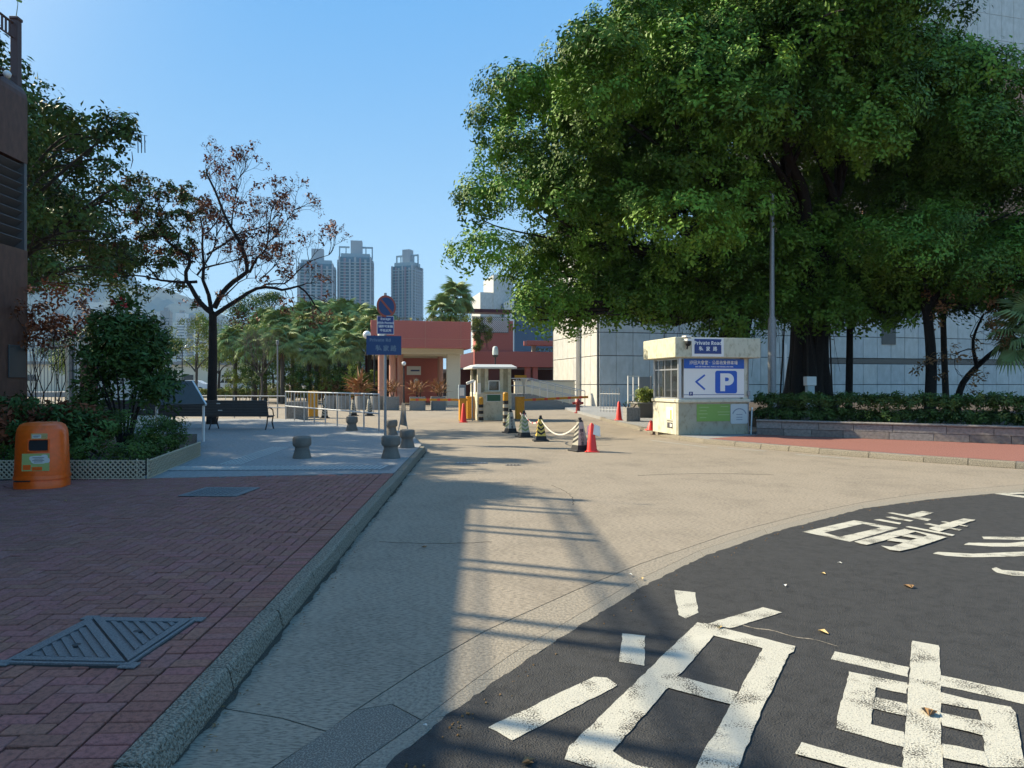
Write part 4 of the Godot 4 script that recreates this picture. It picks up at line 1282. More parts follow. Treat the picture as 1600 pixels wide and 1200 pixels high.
func latin(parent: Node, text: String, at: Vector3, size: float, m: Material, called := "lettering", bold := true) -> MeshInstance3D:   # size: height of a capital letter
	var f := SystemFont.new()
	f.font_names = PackedStringArray(["Droid Sans"])
	f.font_weight = 700 if bold else 400
	var tm := TextMesh.new()
	tm.font = f
	tm.text = text
	tm.font_size = 48
	tm.pixel_size = size / 35.0
	tm.depth = 0.003
	tm.curve_step = 2.0
	return inst(parent, called, tm, m, Transform3D(Basis.IDENTITY, at))

func rounded(w: float, h: float, r: float, n := 5) -> PackedVector2Array:
	var p := PackedVector2Array()
	for q in 4:
		var c := Vector2((w / 2 - r) * (1 if q in [0, 3] else -1), (h / 2 - r) * (1 if q < 2 else -1))
		for k in n + 1:
			var a := PI / 2 * (q + float(k) / n)
			p.append(c + Vector2(cos(a), sin(a)) * r)
	return p

func rect(x0: float, y0: float, x1: float, y1: float) -> PackedVector2Array:
	return PackedVector2Array([Vector2(x0, y0), Vector2(x1, y0), Vector2(x1, y1), Vector2(x0, y1)])

# ---------------------------------------------------------------- kiosk with the parking sign
func make_kiosk() -> void:
	var k := thing("ticket_kiosk", "weathered cream kiosk with flat overhanging roof and parking sign on its front", "kiosk", P(4.78, 20.4, 0.126), 0.2269)
	# local: x right along the front, -z away, front left corner at the origin
	var W := 2.25
	var D := 1.75
	var g := Geo.new()
	# lower walls
	g.box(Vector3(W / 2, 0.48, -0.06), Vector3(W, 0.96, 0.12), Basis.IDENTITY, 0.01)
	g.box(Vector3(W - 0.06, 0.48, -D / 2 - 0.06), Vector3(0.12, 0.96, D - 0.12), Basis.IDENTITY, 0.01)
	g.box(Vector3(W / 2, 0.48, -D + 0.06), Vector3(W - 0.24, 0.96, 0.12))
	part(k, "dado_wall", g, M.kiosk_low)
	g = Geo.new()
	g.box(Vector3(0.055, 0.46, -D / 2 - 0.07), Vector3(0.11, 0.92, D - 0.12), Basis.IDENTITY, 0.01); part(k, "side_wall", g, M.kiosk_paint)
	g = Geo.new()
	g.box(Vector3(W / 2, 0.985, -0.05), Vector3(W + 0.06, 0.10, 0.2), Basis.IDENTITY, 0.015)
	g.box(Vector3(0.05, 0.985, -D / 2 - 0.1), Vector3(0.18, 0.10, D - 0.12), Basis.IDENTITY, 0.015)
	part(k, "sill", g, M.kiosk_paint)
	# posts
	for q in [[0.05, -0.05], [W - 0.1, -0.08], [W - 0.1, -D + 0.08], [0.05, -D + 0.06]]:
		g = Geo.new()
		var pw := 0.09 if q[0] < 1 else 0.2
		g.box(Vector3(q[0], 1.63, q[1]), Vector3(pw, 1.2, pw if pw < 0.1 else 0.16), Basis.IDENTITY, 0.008); part(k, "corner_post", g, M.kiosk_paint if pw > 0.1 else M.aluminium)
	# glazing on the left side and front
	g = Geo.new()
	for z in [-0.55, -0.98, -1.4]:
		g.box(Vector3(0.05, 1.63, z), Vector3(0.035, 1.18, 0.035))
	for y in [1.06, 1.90, 2.2]:
		g.box(Vector3(0.05, y, -D / 2), Vector3(0.04, 0.04, D - 0.2))
	part(k, "window_frame", g, M.aluminium)
	for z in [[-0.1, -0.53], [-0.57, -0.96], [-1.0, -1.38], [-1.42, -1.66]]:
		for y in [[1.08, 1.88], [1.92, 2.18]]:
			g = Geo.new()
			g.box(Vector3(0.05, (y[0] + y[1]) / 2, (z[0] + z[1]) / 2), Vector3(0.006, y[1] - y[0], absf(z[1] - z[0]))); part(k, "pane", g, M.pane)
	g = Geo.new(); g.box(Vector3(W / 2, 1.63, -0.09), Vector3(W - 0.25, 1.2, 0.02)); part(k, "front_board", g, M.aluminium)
	g = Geo.new(); g.box(Vector3(W / 2 + 0.1, 1.63, -D + 0.06), Vector3(W - 0.4, 1.2, 0.05)); g.box(Vector3(W - 0.09, 1.63, -D / 2), Vector3(0.05, 1.2, D - 0.3)); part(k, "upper_wall", g, M.kiosk_low)
	g = Geo.new(); g.box(Vector3(0.62, 0.72, -1.0), Vector3(0.9, 0.05, 1.2)); g.box(Vector3(0.7, 1.3, -1.45), Vector3(0.4, 1.0, 0.25)); part(k, "counter", g, M.maroon)
	# roof
	g = Geo.new(); g.box(Vector3(W / 2 + 0.02, 2.52, -D / 2 - 0.02), Vector3(W + 0.46, 0.58, D + 0.5), Basis.IDENTITY, 0.02); part(k, "roof", g, M.kiosk_roof)
	# parking sign
	var sx := 0.16
	var sw := 1.92
	var sy := 1.08
	var sh := 1.12
	g = Geo.new(); g.box(Vector3(sx + sw / 2, sy + sh / 2, 0.005), Vector3(sw, sh, 0.02)); var sg := part(k, "parking_sign", g, M.sign_white)
	sg.set_meta("label", "white sign with blue header, arrow and parking letter")
	g = Geo.new(); g.box(Vector3(sx + sw / 2, sy + sh - 0.14, 0.0185), Vector3(sw, 0.28, 0.006)); part(sg, "header", g, M.bright_blue)
	g = Geo.new(); han(g, "沙田大會堂·公眾收費停車場", Vector3(sx + 0.18, sy + sh - 0.05, 0.024), 0.105, 0.118, 0.0125); part(sg, "lettering", g, M.sign_white)
	latin(sg, "SHA TIN TOWN HALL PUBLIC FEE-PAYING CAR PARK", Vector3(sx + sw / 2, sy + sh - 0.225, 0.0235), 0.036, M.sign_white)
	g = Geo.new()
	g.bar(Vector3(sx + 0.37, sy + 0.45, 0.02), Vector3(sx + 0.66, sy + 0.655, 0.02), 0.008, 0.05, Vector3(0, 0, 1).cross(Vector3(1, 0.7, 0)).normalized())
	g.bar(Vector3(sx + 0.37, sy + 0.47, 0.02), Vector3(sx + 0.66, sy + 0.235, 0.02), 0.006, 0.05, Vector3(0, 0, 1).cross(Vector3(1, -0.7, 0)).normalized())
	part(sg, "arrow", g, M.bright_blue)
	g = Geo.new(); g.plate(rounded(0.70, 0.66, 0.07), Transform3D(Basis.IDENTITY, Vector3(sx + 1.34, sy + 0.45, 0)), 0.012, 0.022); part(sg, "parking_emblem", g, M.bright_blue)
	# the letter P
	g = Geo.new()
	var px := sx + 1.34
	var py := sy + 0.45
	g.box(Vector3(px - 0.115, py - 0.005, 0.0245), Vector3(0.15, 0.52, 0.005))
	var arc := PackedVector2Array()
	for q in 13:
		var a := -PI / 2 + PI * q / 12
		arc.append(Vector2(0.06 + 0.185 * cos(a), 0.08 + 0.175 * sin(a)))
	for q in 13:
		var a := PI / 2 - PI * q / 12
		arc.append(Vector2(0.02 + 0.065 * cos(a), 0.08 + 0.055 * sin(a)))
	var ring := PackedVector2Array([Vector2(-0.04, -0.095)])
	ring.append_array(arc.slice(0, 13)); ring.append(Vector2(-0.04, 0.255)); ring.append(Vector2(-0.04, 0.135))
	ring.append_array(arc.slice(13)); ring.append(Vector2(-0.04, 0.025))
	g.plate(ring, Transform3D(Basis.IDENTITY, Vector3(px, py, 0)), 0.0225, 0.0275)
	part(sg, "letter_p", g, M.sign_white)
	g = Geo.new()
	g.box(Vector3(sx + sw / 2, sy + 0.085, 0.018), Vector3(sw, 0.014, 0.005)); g.box(Vector3(sx + 0.22, sy + 0.115, 0.0205), Vector3(0.12, 0.11, 0.003)); part(sg, "footer_line", g, M.sign_blue)
	latin(sg, "P", Vector3(sx + 0.22, sy + 0.115, 0.0235), 0.06, M.sign_white)
	# street name plate on the roof edge
	g = Geo.new(); g.box(Vector3(0.79, 2.53, 0.245), Vector3(1.0, 0.54, 0.012)); var rp := part(k, "name_plate_backing", g, M.sign_white)
	g = Geo.new(); g.box(Vector3(0.79, 2.55, 0.2555), Vector3(0.84, 0.42, 0.010)); part(rp, "name_plate", g, M.sign_blue)
	latin(rp, "Private Road", Vector3(0.79, 2.645, 0.263), 0.105, M.sign_white)
	g = Geo.new(); han(g, "私家路", Vector3(0.51, 2.545, 0.263), 0.12, 0.22, 0.016); part(rp, "lettering", g, M.sign_white)
	# posters on the dado
	g = Geo.new(); g.box(Vector3(1.10, 0.64, 0.006), Vector3(1.06, 0.5, 0.008)); var gp := part(k, "green_poster", g, M.poster_green)
	g = Geo.new()
	for q in [[0.75, 0.80, 0.3], [0.72, 0.70, 0.22], [0.72, 0.61, 0.28], [0.72, 0.5, 0.2], [1.4, 0.82, 0.25], [1.38, 0.66, 0.4], [1.38, 0.58, 0.36]]:
		g.box(Vector3(q[0] + 0.05, q[1], 0.0115), Vector3(q[2], 0.022, 0.003))
	part(gp, "print_lines", g, M.poster_text)
	g = Geo.new(); g.plate(rounded(0.56, 0.58, 0.05), Transform3D(Basis.IDENTITY, Vector3(1.93, 0.60, 0)), 0.006, 0.014); var wp := part(k, "pale_poster", g, M.poster_pale)
	g = Geo.new()
	for q in 14:
		var a := PI * (0.08 + 0.84 * q / 14.0)
		var b := PI * (0.08 + 0.84 * (q + 1) / 14.0)
		g.bar(Vector3(1.93 + 0.22 * cos(a), 0.55 + 0.2 * sin(a), 0.0155), Vector3(1.93 + 0.22 * cos(b), 0.55 + 0.2 * sin(b), 0.0155), 0.002, 0.03, Vector3(cos(a), sin(a), 0))
	for q in [0.58, 0.5, 0.43]: g.box(Vector3(1.93, q, 0.0155), Vector3(0.2, 0.02, 0.002))
	part(wp, "print_lines", g, M.sign_faded)
	g = Geo.new(); g.box(Vector3(-0.006, 0.62, -0.55), Vector3(0.008, 0.34, 0.42)); var sn := part(k, "side_notice", g, M.sign_white)
	g = Geo.new(); g.box(Vector3(-0.012, 0.58, -0.47), Vector3(0.004, 0.26, 0.09)); part(sn, "yellow_mark", g, M.poster_yellow)
	g = Geo.new(); g.box(Vector3(-0.006, 0.26, -0.55), Vector3(0.008, 0.16, 0.34)); g.box(Vector3(-0.006, 0.39, -0.55), Vector3(0.008, 0.02, 0.36)); var bp := part(k, "black_plate", g, M.ink)
	g = Geo.new(); g.box(Vector3(-0.012, 0.26, -0.50), Vector3(0.004, 0.10, 0.06)); g.box(Vector3(-0.012, 0.26, -0.42), Vector3(0.004, 0.08, 0.05)); part(bp, "figure", g, M.sign_white)
	g = Geo.new(); g.rod(Vector3(W - 0.03, 0.05, 0.022), Vector3(W - 0.03, 2.22, 0.022), 0.016, 8); part(k, "conduit", g, M.galvanised)
	g = Geo.new(); g.tube([Vector3(0.13, 2.78, 0.25), Vector3(0.35, 2.825, 0.1), Vector3(1.0, 2.822, -0.2), Vector3(1.6, 2.822, -0.9)], [0.012, 0.012, 0.012, 0.012], 6); part(k, "cable", g, M.rubber_and_slot_dark)
	g = Geo.new(); g.box(Vector3(W - 0.03, 1.2, 0.035), Vector3(0.09, 0.14, 0.05), Basis.IDENTITY, 0.006); part(k, "junction_box", g, M.galvanised)
	# camera on the roof corner
	var c := thing("security_camera", "small black security camera fixed to the kiosk roof corner", "camera", k.transform * Vector3(0.13, 2.62, 0.28), 0.4)
	g = Geo.new()
	g.lathe([Vector2(0.0, -0.10), Vector2(0.05, -0.085), Vector2(0.078, -0.04), Vector2(0.08, 0.02), Vector2(0.07, 0.05)], 14, Vector3(0, 0.02, 0.05), true); part(c, "dome", g, M.rubber_and_slot_dark)
	g = Geo.new(); g.box(Vector3(0, 0.1, 0.02), Vector3(0.16, 0.07, 0.2), Basis.IDENTITY, 0.01); g.box(Vector3(0.0, 0.2, -0.02), Vector3(0.2, 0.05, 0.2), Basis.IDENTITY, 0.01); part(c, "housing", g, M.sign_white)
	g = Geo.new(); g.rod(Vector3(0, 0.0, 0.03), Vector3(-0.02, -0.16, 0.02), 0.02); part(c, "arm", g, M.rubber_and_slot_dark)
	var pp := thing("leaning_pole", "thin white pole leaning against the right side of the kiosk", "pole", k.transform * Vector3(W + 0.02, 0, 0.08), 0.2269)
	g = Geo.new(); g.rod(Vector3(-0.03, 0.0, 0.05), Vector3(0.10, 0.72, -0.12), 0.022, 8); part(pp, "shaft", g, M.poster_pale)
	g = Geo.new(); g.rod(Vector3(0.10, 0.72, -0.12), Vector3(0.11, 0.78, -0.13), 0.032, 8); part(pp, "cap", g, M.sign_white)

# ---------------------------------------------------------------- ticket booth, barriers, cones
func stripes_cone(label: String, at: Vector3, turn: float, col: Material, h := 0.72, text := false, bodym: Material = null) -> Node3D:
	var t := thing("striped_cone", label, "cone", at, turn, "striped cones before the barrier")
	var g := Geo.new()
	g.box(Vector3(0, 0.02, 0), Vector3(0.44, 0.04, 0.44), Basis.IDENTITY, 0.012); part(t, "base", g, M.rubber_and_slot_dark)
	# square tapering body
	var w0 := 0.15
	var w1 := 0.055
	var y0 := 0.04
	var y1 := h - 0.1
	var body := Geo.new()
	frustum(body, w0, w1, y0, y1)
	part(t, "body", body, bodym if bodym else M.cone_white)
	g = Geo.new(); frustum(g, w0 + 0.006, w0 - 0.014, 0.04, 0.15); part(t, "skirt", g, M.rubber_and_slot_dark)
	g = Geo.new(); frustum(g, w1 + 0.004, w1 - 0.02, y1, y1 + 0.05); g.lathe([Vector2(0.03, y1 + 0.05), Vector2(0.045, y1 + 0.075), Vector2(0.035, y1 + 0.1), Vector2(0.0, y1 + 0.105)], 12, Vector3.ZERO, true); part(t, "knob", g, M.rubber_and_slot_dark)
	# slanting stripes on the four faces
	for f in 4:
		if text and f == 0: continue
		g = Geo.new()
		for s in 4:
			var a := 0.18 + s * 0.115
			for half in [-1, 1]:
				var lean := 0.07 if half * (1 if f % 2 == 0 else -1) > 0 else 0.0
				var pts := [Vector2(0, a), Vector2(half, a + 0.07), Vector2(half, a + 0.125), Vector2(0, a + 0.055)]
				if f % 2 == 1: pts = [Vector2(-1 if half < 0 else 0, a + (0.0 if half < 0 else 0.05)), Vector2(0 if half < 0 else 1, a + (0.05 if half < 0 else 0.1)), Vector2(0 if half < 0 else 1, a + (0.105 if half < 0 else 0.155)), Vector2(-1 if half < 0 else 0, a + (0.055 if half < 0 else 0.105))]
				if a + 0.13 > y1: continue
				var q := []
				for p in pts:
					var u: float = (p.y - y0) / (y1 - y0)
					var wv: float = lerpf(w0, w1, u)
					q.append(Basis(Vector3.UP, PI / 2 * f) * Vector3(p.x * wv * 0.98, p.y, wv + 0.003))
				if half > 0 or f % 2 == 1: g.quad(q[0], q[1], q[2], q[3])
				else: g.quad(q[3], q[2], q[1], q[0])
		if g.v.size(): part(t, "stripe", g, col)
	if text:
		g = Geo.new()
		var lean := Transform3D(Basis(Vector3.RIGHT, -atan((w0 - w1) / (y1 - y0))), Vector3(0, 0.0, w0 + 0.006))
		han(g, "請勿泊車", Vector3(-0.045, 0.54, 0), 0.085, 0.1, 0.012, lean, true)
		part(t, "lettering", g, M.ink)
	return t

func frustum(g: Geo, w0: float, w1: float, y0: float, y1: float) -> void:
	var a := []
	var b := []
	for q in [Vector2(-1, 1), Vector2(1, 1), Vector2(1, -1), Vector2(-1, -1)]:
		a.append(Vector3(q.x * w0, y0, q.y * w0)); b.append(Vector3(q.x * w1, y1, q.y * w1))
	for i in 4:
		var j := (i + 1) % 4
		g.quad(a[i], a[j], b[j], b[i])
	g.quad(b[0], b[1], b[2], b[3])

func red_cone(label: String, at: Vector3, h: float) -> Node3D:
	var t := thing("red_cone", label, "cone", at)
	var g := Geo.new()
	g.box(Vector3(0, 0.012, 0), Vector3(0.34, 0.024, 0.34), Basis.IDENTITY, 0.008); part(t, "base", g, M.cone_red)
	g = Geo.new()
	g.lathe([Vector2(0.14, 0.024), Vector2(0.125, 0.06), Vector2(0.05, h - 0.02), Vector2(0.035, h), Vector2(0.03, h + 0.015), Vector2(0.0, h + 0.02)], 20, Vector3.ZERO, true); part(t, "body", g, M.cone_red)
	return t

func striped_bollard(label: String, at: Vector3, h: float) -> void:
	var t := thing("striped_bollard", label, "bollard", at)
	var g := Geo.new()
	g.lathe([Vector2(0.1, 0), Vector2(0.1, h - 0.06), Vector2(0.08, h - 0.015), Vector2(0, h)], 18); part(t, "post", g, M.yellow_paint)
	var y := h - 0.32
	while y > 0.1:
		g = Geo.new(); g.lathe([Vector2(0.103, y - 0.13), Vector2(0.103, y)], 18); part(t, "band", g, M.rubber_and_slot_dark)
		g = Geo.new(); g.lathe([Vector2(0.102, y - 0.26), Vector2(0.102, y - 0.135)], 18); part(t, "band", g, M.cone_white)
		y -= 0.27

func barrier(label: String, at: Vector3, turn: float, arm_len: float, rise: float, dirx: float) -> void:
	var t := thing("parking_barrier", label, "barrier", at, turn)
	var g := Geo.new()
	g.box(Vector3(0, 0.5, 0), Vector3(0.36, 1.0, 0.32), Basis.IDENTITY, 0.02); part(t, "cabinet", g, M.yellow_paint)
	g = Geo.new(); g.box(Vector3(0, 1.02, 0), Vector3(0.4, 0.05, 0.36), Basis.IDENTITY, 0.015); part(t, "lid", g, M.yellow_paint)
	g = Geo.new(); g.box(Vector3(0, 0.03, 0), Vector3(0.46, 0.06, 0.42)); part(t, "plinth", g, M.precast)
	g = Geo.new()
	var a := Vector3(dirx * 0.1, 0.9, 0.22)
	var b := Vector3(dirx * arm_len, 0.9 + rise, 0.22)
	g.bar(a, b, 0.04, 0.1, Vector3.UP, 0.006)
	var arm := part(t, "arm", g, M.yellow_paint)
	for k in 5:
		var p := a.lerp(b, 0.14 + 0.18 * k)
		g = Geo.new(); g.bar(p, a.lerp(b, 0.19 + 0.18 * k), 0.044, 0.104); part(arm, "stripe", g, M.arm_red)

func make_gate_booth() -> void:
	var k := thing("ticket_booth", "small cream toll booth with white roof between two yellow barriers", "booth", P(-1.52, 31.0), TURN)
	var W := 1.55
	var D := 1.7
	var g := Geo.new()
	g.box(Vector3(W / 2, 0.62, -0.05), Vector3(W, 1.24, 0.1), Basis.IDENTITY, 0.02)
	g.box(Vector3(0.05, 0.62, -D / 2), Vector3(0.1, 1.24, D - 0.2), Basis.IDENTITY, 0.02)
	g.box(Vector3(W - 0.05, 0.62, -D / 2), Vector3(0.1, 1.24, D - 0.2), Basis.IDENTITY, 0.02)
	g.box(Vector3(W / 2, 0.62, -D + 0.05), Vector3(W, 1.24, 0.1), Basis.IDENTITY, 0.02)
	part(k, "lower_wall", g, M.kiosk_paint)
	for x in [0.09, 0.42, 1.1, W - 0.09]:
		g = Geo.new(); g.box(Vector3(x, 1.76, -0.08), Vector3(0.16 if x > 0.2 and x < 1.3 else 0.14, 1.05, 0.14), Basis.IDENTITY, 0.01); part(k, "mullion", g, M.kiosk_paint)
	for x in [0.09, W - 0.09]:
		g = Geo.new(); g.box(Vector3(x, 1.76, -D + 0.09), Vector3(0.14, 1.05, 0.14)); part(k, "mullion", g, M.kiosk_paint)
	for q in [[0.16, 0.34], [1.18, 1.40]]:
		g = Geo.new(); g.box(Vector3((q[0] + q[1]) / 2, 1.76, -0.08), Vector3(q[1] - q[0], 1.05, 0.01)); part(k, "panel", g, M.kiosk_low)
	g = Geo.new(); g.box(Vector3(0.76, 2.0, -0.08), Vector3(0.52, 0.5, 0.03)); part(k, "blind", g, M.maroon)
	g = Geo.new()
	for q in [[0.52, 1.52, 0.04, 0.46], [1.0, 1.52, 0.04, 0.46], [0.76, 1.74, 0.5, 0.04], [0.76, 1.30, 0.5, 0.04]]: g.box(Vector3(q[0], q[1], -0.05), Vector3(q[2], q[3], 0.05))
	part(k, "window_frame", g, M.sign_white)
	g = Geo.new(); g.box(Vector3(0.76, 1.52, -0.07), Vector3(0.46, 0.42, 0.01)); part(k, "pane", g, M.pane)
	g = Geo.new(); g.box(Vector3(W / 2, 1.76, -D + 0.06), Vector3(W - 0.3, 1.05, 0.05)); part(k, "rear_panel", g, M.kiosk_low)
	g = Geo.new(); g.box(Vector3(W - 0.06, 1.76, -D / 2), Vector3(0.05, 1.05, D - 0.4)); part(k, "side_panel", g, M.kiosk_low)
	g = Geo.new(); g.box(Vector3(0.07, 1.76, -D / 2), Vector3(0.008, 1.05, D - 0.4)); part(k, "side_pane", g, M.pane)
	g = Geo.new(); g.box(Vector3(0.75, 1.2, -0.6), Vector3(0.7, 0.06, 0.5)); part(k, "desk", g, M.pavilion_wood)
	g = Geo.new(); g.box(Vector3(W / 2, 1.26, 0.06), Vector3(W * 0.62, 0.05, 0.3), Basis.IDENTITY, 0.01); part(k, "ledge", g, M.kiosk_paint)
	# bevelled roof
	var r := [[-0.25, 2.24, 0.3], [-0.25, 2.33, 0.3], [-0.02, 2.48, 0.08]]
	g = Geo.new()
	var lo := []
	var mi := []
	var hi := []
	for q in [Vector2(0, 1), Vector2(1, 1), Vector2(1, 0), Vector2(0, 0)]:
		lo.append(Vector3(lerpf(-0.27, W + 0.17, q.x), 2.27, lerpf(-D - 0.22, 0.28, q.y)))
		mi.append(lo[-1] + Vector3(0, 0.07, 0))
		hi.append(Vector3(lerpf(0.0, W - 0.02, q.x), 2.46, lerpf(-D, 0.06, q.y)))
	for i in 4:
		var j := (i + 1) % 4
		g.quad(lo[i], lo[j], mi[j], mi[i]); g.quad(mi[i], mi[j], hi[j], hi[i])
	g.quad(hi[0], hi[1], hi[2], hi[3]); g.quad(lo[3], lo[2], lo[1], lo[0])
	part(k, "roof", g, M.globe_white)
	g = Geo.new(); g.box(Vector3(0.74, 0.99, 0.012), Vector3(0.66, 0.34, 0.03)); var ds := part(k, "display_frame", g, M.aluminium)
	g = Geo.new(); g.box(Vector3(0.74, 0.99, 0.03), Vector3(0.6, 0.28, 0.01)); part(ds, "display_screen", g, M.led_green)
	g = Geo.new(); g.box(Vector3(-0.012, 1.45, -0.5), Vector3(0.02, 0.6, 0.4)); g.box(Vector3(0.08, 1.4, 0.012), Vector3(0.16, 0.5, 0.02)); part(k, "notice", g, M.sign_white)
	# barriers and the machines beside them
	barrier("yellow barrier cabinet with arm reaching over the entry lane, left of the booth", P(-1.85, 31.7), TURN, 2.7, 0.02, -1.0)
	barrier("yellow barrier cabinet with long arm across the lane right of the booth", P(0.34, 31.2), TURN, 3.1, 0.12, 1.0)
	var tm := thing("ticket_machine", "yellow ticket machine with grey printed front beside the booth", "machine", P(-2.13, 30.6), TURN)
	g = Geo.new(); g.box(Vector3(0, 0.5, 0), Vector3(0.3, 1.0, 0.3), Basis.IDENTITY, 0.015); part(tm, "post", g, M.yellow_paint)
	g = Geo.new(); g.box(Vector3(-0.03, 1.25, 0.02), Vector3(0.3, 0.62, 0.24), Basis.IDENTITY, 0.015); part(tm, "face", g, M.sign_faded)
	g = Geo.new(); g.box(Vector3(-0.05, 1.27, 0.145), Vector3(0.2, 0.34, 0.01)); part(tm, "print", g, M.sign_white)
	var cm := thing("security_camera", "white box camera on a bracket left of the toll booth", "camera", P(-1.72, 30.9), TURN)
	g = Geo.new(); g.rod(Vector3(0, 0, 0), Vector3(0, 1.62, 0), 0.035); part(cm, "pole", g, M.galvanised)
	g = Geo.new(); g.box(Vector3(-0.1, 1.68, 0.05), Vector3(0.36, 0.12, 0.14), Basis(Vector3(0, 0, 1), 0.35), 0.02); part(cm, "housing", g, M.sign_white)
	cm = thing("security_camera", "dome camera on a tall pole behind the toll booth roof", "camera", P(-0.78, 33.2), 0.0)
	g = Geo.new(); g.rod(Vector3(0, 0, 0), Vector3(0, 3.05, 0), 0.03); part(cm, "pole", g, M.black_iron)
	g = Geo.new(); g.lathe([Vector2(0.0, 2.82), Vector2(0.1, 2.86), Vector2(0.13, 2.96)], 16, Vector3.ZERO, true); part(cm, "dome", g, M.rubber_and_slot_dark)
	g = Geo.new(); g.lathe([Vector2(0.135, 2.96), Vector2(0.14, 3.1), Vector2(0.12, 3.3), Vector2(0.07, 3.36), Vector2(0, 3.37)], 16, Vector3.ZERO, true); part(cm, "housing", g, M.poster_pale)
	cm = thing("floodlight", "small white floodlight on a short pole right of the toll booth", "light", P(0.55, 32.5), -0.3)
	g = Geo.new(); g.rod(Vector3(0, 0, 0), Vector3(0, 1.55, 0), 0.03); part(cm, "pole", g, M.galvanised)
	g = Geo.new(); g.lathe([Vector2(0.05, 1.5), Vector2(0.08, 1.6), Vector2(0.18, 1.84), Vector2(0.2, 1.86), Vector2(0, 1.86)], 14, Vector3.ZERO, true); part(cm, "head", g, M.globe_white)
	striped_bollard("yellow post with black and white bands at the booth's left corner", P(-1.32, 30.3), 1.05)
	striped_bollard("yellow post with black and white bands at the booth's right corner", P(-0.24, 26.6), 1.3)
	red_cone("red plastic cone beside the ticket machine", P(-2.02, 29.6), 0.78)
	stripes_cone("grey white cone with green chevrons next to the banded post", P(-0.05, 23.3), 0.5, M.cone_green, 0.78, true)
	stripes_cone("cone with slanting green stripes between the banded post and the yellow chevron cone", P(0.36, 21.4), 0.35, M.cone_green, 0.8)
	stripes_cone("cone with black and yellow chevrons standing alone in the driveway", P(0.80, 19.9), 0.1, M.rubber_and_slot_dark, 0.72, false, M.cone_yellow)
	stripes_cone("dark capped cone with vertical writing right beside a red cone", P(1.62, 16.95), 0.45, M.rubber_and_slot_dark, 0.8, true)
	var rc := red_cone("red plastic cone with a white sheet taped to it", P(1.88, 16.75), 0.66)
	g = Geo.new(); g.quad(Vector3(0.02, 0.42, 0.09), Vector3(0.2, 0.36, 0.03), Vector3(0.19, 0.6, 0.02), Vector3(0.05, 0.66, 0.08)); g.quad(Vector3(-0.12, 0.40, -0.06), Vector3(0.2, 0.36, 0.03), Vector3(0.19, 0.6, 0.02), Vector3(-0.1, 0.62, -0.05)); part(rc, "paper_sheet", g, M.sign_white)
	# tape slung from knob to knob
	var tp := thing("barrier_tape", "red and white tape slung between the striped cones", "tape", Vector3.ZERO)
	var knobs := [P(0.28, 24.6, 0.62), P(0.36, 21.4, 0.72), P(0.80, 19.9, 0.62), P(1.62, 16.95, 0.72)]
	var sags := [0.1, 0.2, 0.38]
	for s in 3:
		var a: Vector3 = knobs[s]
		var b: Vector3 = knobs[s + 1]
		var w := Geo.new()
		var rr := Geo.new()
		for i in 12:
			var u := i / 12.0
			var u2 := (i + 1) / 12.0
			var p := a.lerp(b, u) - Vector3(0, sags[s] * 4 * u * (1 - u), 0)
			var q := a.lerp(b, u2) - Vector3(0, sags[s] * 4 * u2 * (1 - u2), 0)
			(w if i % 3 or s > 0 else rr).bar(p, q, 0.006, 0.034)
			if i % 3 == 0 and s > 0 and s < 2: rr.bar(p + Vector3(0, 0.004, 0.006), p.lerp(q, 0.7) + Vector3(0, 0.004, 0.006), 0.006, 0.04)
		part(tp, "white_band", w, M.tape_white)
		if rr.v.size(): part(tp, "red_band", rr, M.tape_red)
	# hydrant
	var hy := thing("fire_hydrant", "dark red fire hydrant at the foot of the ramp railing", "hydrant", P(3.62, 39.0))
	g = Geo.new()
	g.lathe([Vector2(0.2, 0.0), Vector2(0.2, 0.05), Vector2(0.12, 0.07), Vector2(0.11, 0.45), Vector2(0.16, 0.48), Vector2(0.16, 0.62), Vector2(0.12, 0.70), Vector2(0.06, 0.76), Vector2(0.04, 0.82), Vector2(0, 0.83)], 18); part(hy, "barrel", g, M.hydrant_red)
	for s in [-1, 1]:
		g = Geo.new(); g.rod(Vector3(s * 0.1, 0.55, 0), Vector3(s * 0.3, 0.55, 0), 0.07, 12); part(hy, "outlet", g, M.hydrant_red)

# ---------------------------------------------------------------- foliage helpers
func leaf(g: Geo, o: Vector3, dir: Vector3, nrm: Vector3, l: float, w: float, fold := 0.25) -> void:   # a folded leaf of four triangles
	var s := dir.cross(nrm).normalized()
	var up := s.cross(dir).normalized()
	var m := o + dir * l * 0.48 - up * fold * w * 0.5
	var a := o
	var b := o + dir * l - up * l * 0.12
	var p := o + dir * l * 0.45 + s * w * 0.5 + up * fold * w * 0.5
	var q := o + dir * l * 0.45 - s * w * 0.5 + up * fold * w * 0.5
	g.tri(a, p, m); g.tri(m, p, b); g.tri(a, m, q); g.tri(m, b, q)

func leaf_flat(g: Geo, o: Vector3, dir: Vector3, nrm: Vector3, l: float, w: float) -> void:   # two triangles creased on the midrib
	var s := dir.cross(nrm).normalized()
	var up := s.cross(dir).normalized()
	var b := o + dir * l
	var p := o + dir * l * 0.45 + s * w * 0.5 + up * 0.15 * w
	var q := o + dir * l * 0.45 - s * w * 0.5 + up * 0.15 * w
	g.tri(o, p, b); g.tri(o, b, q)

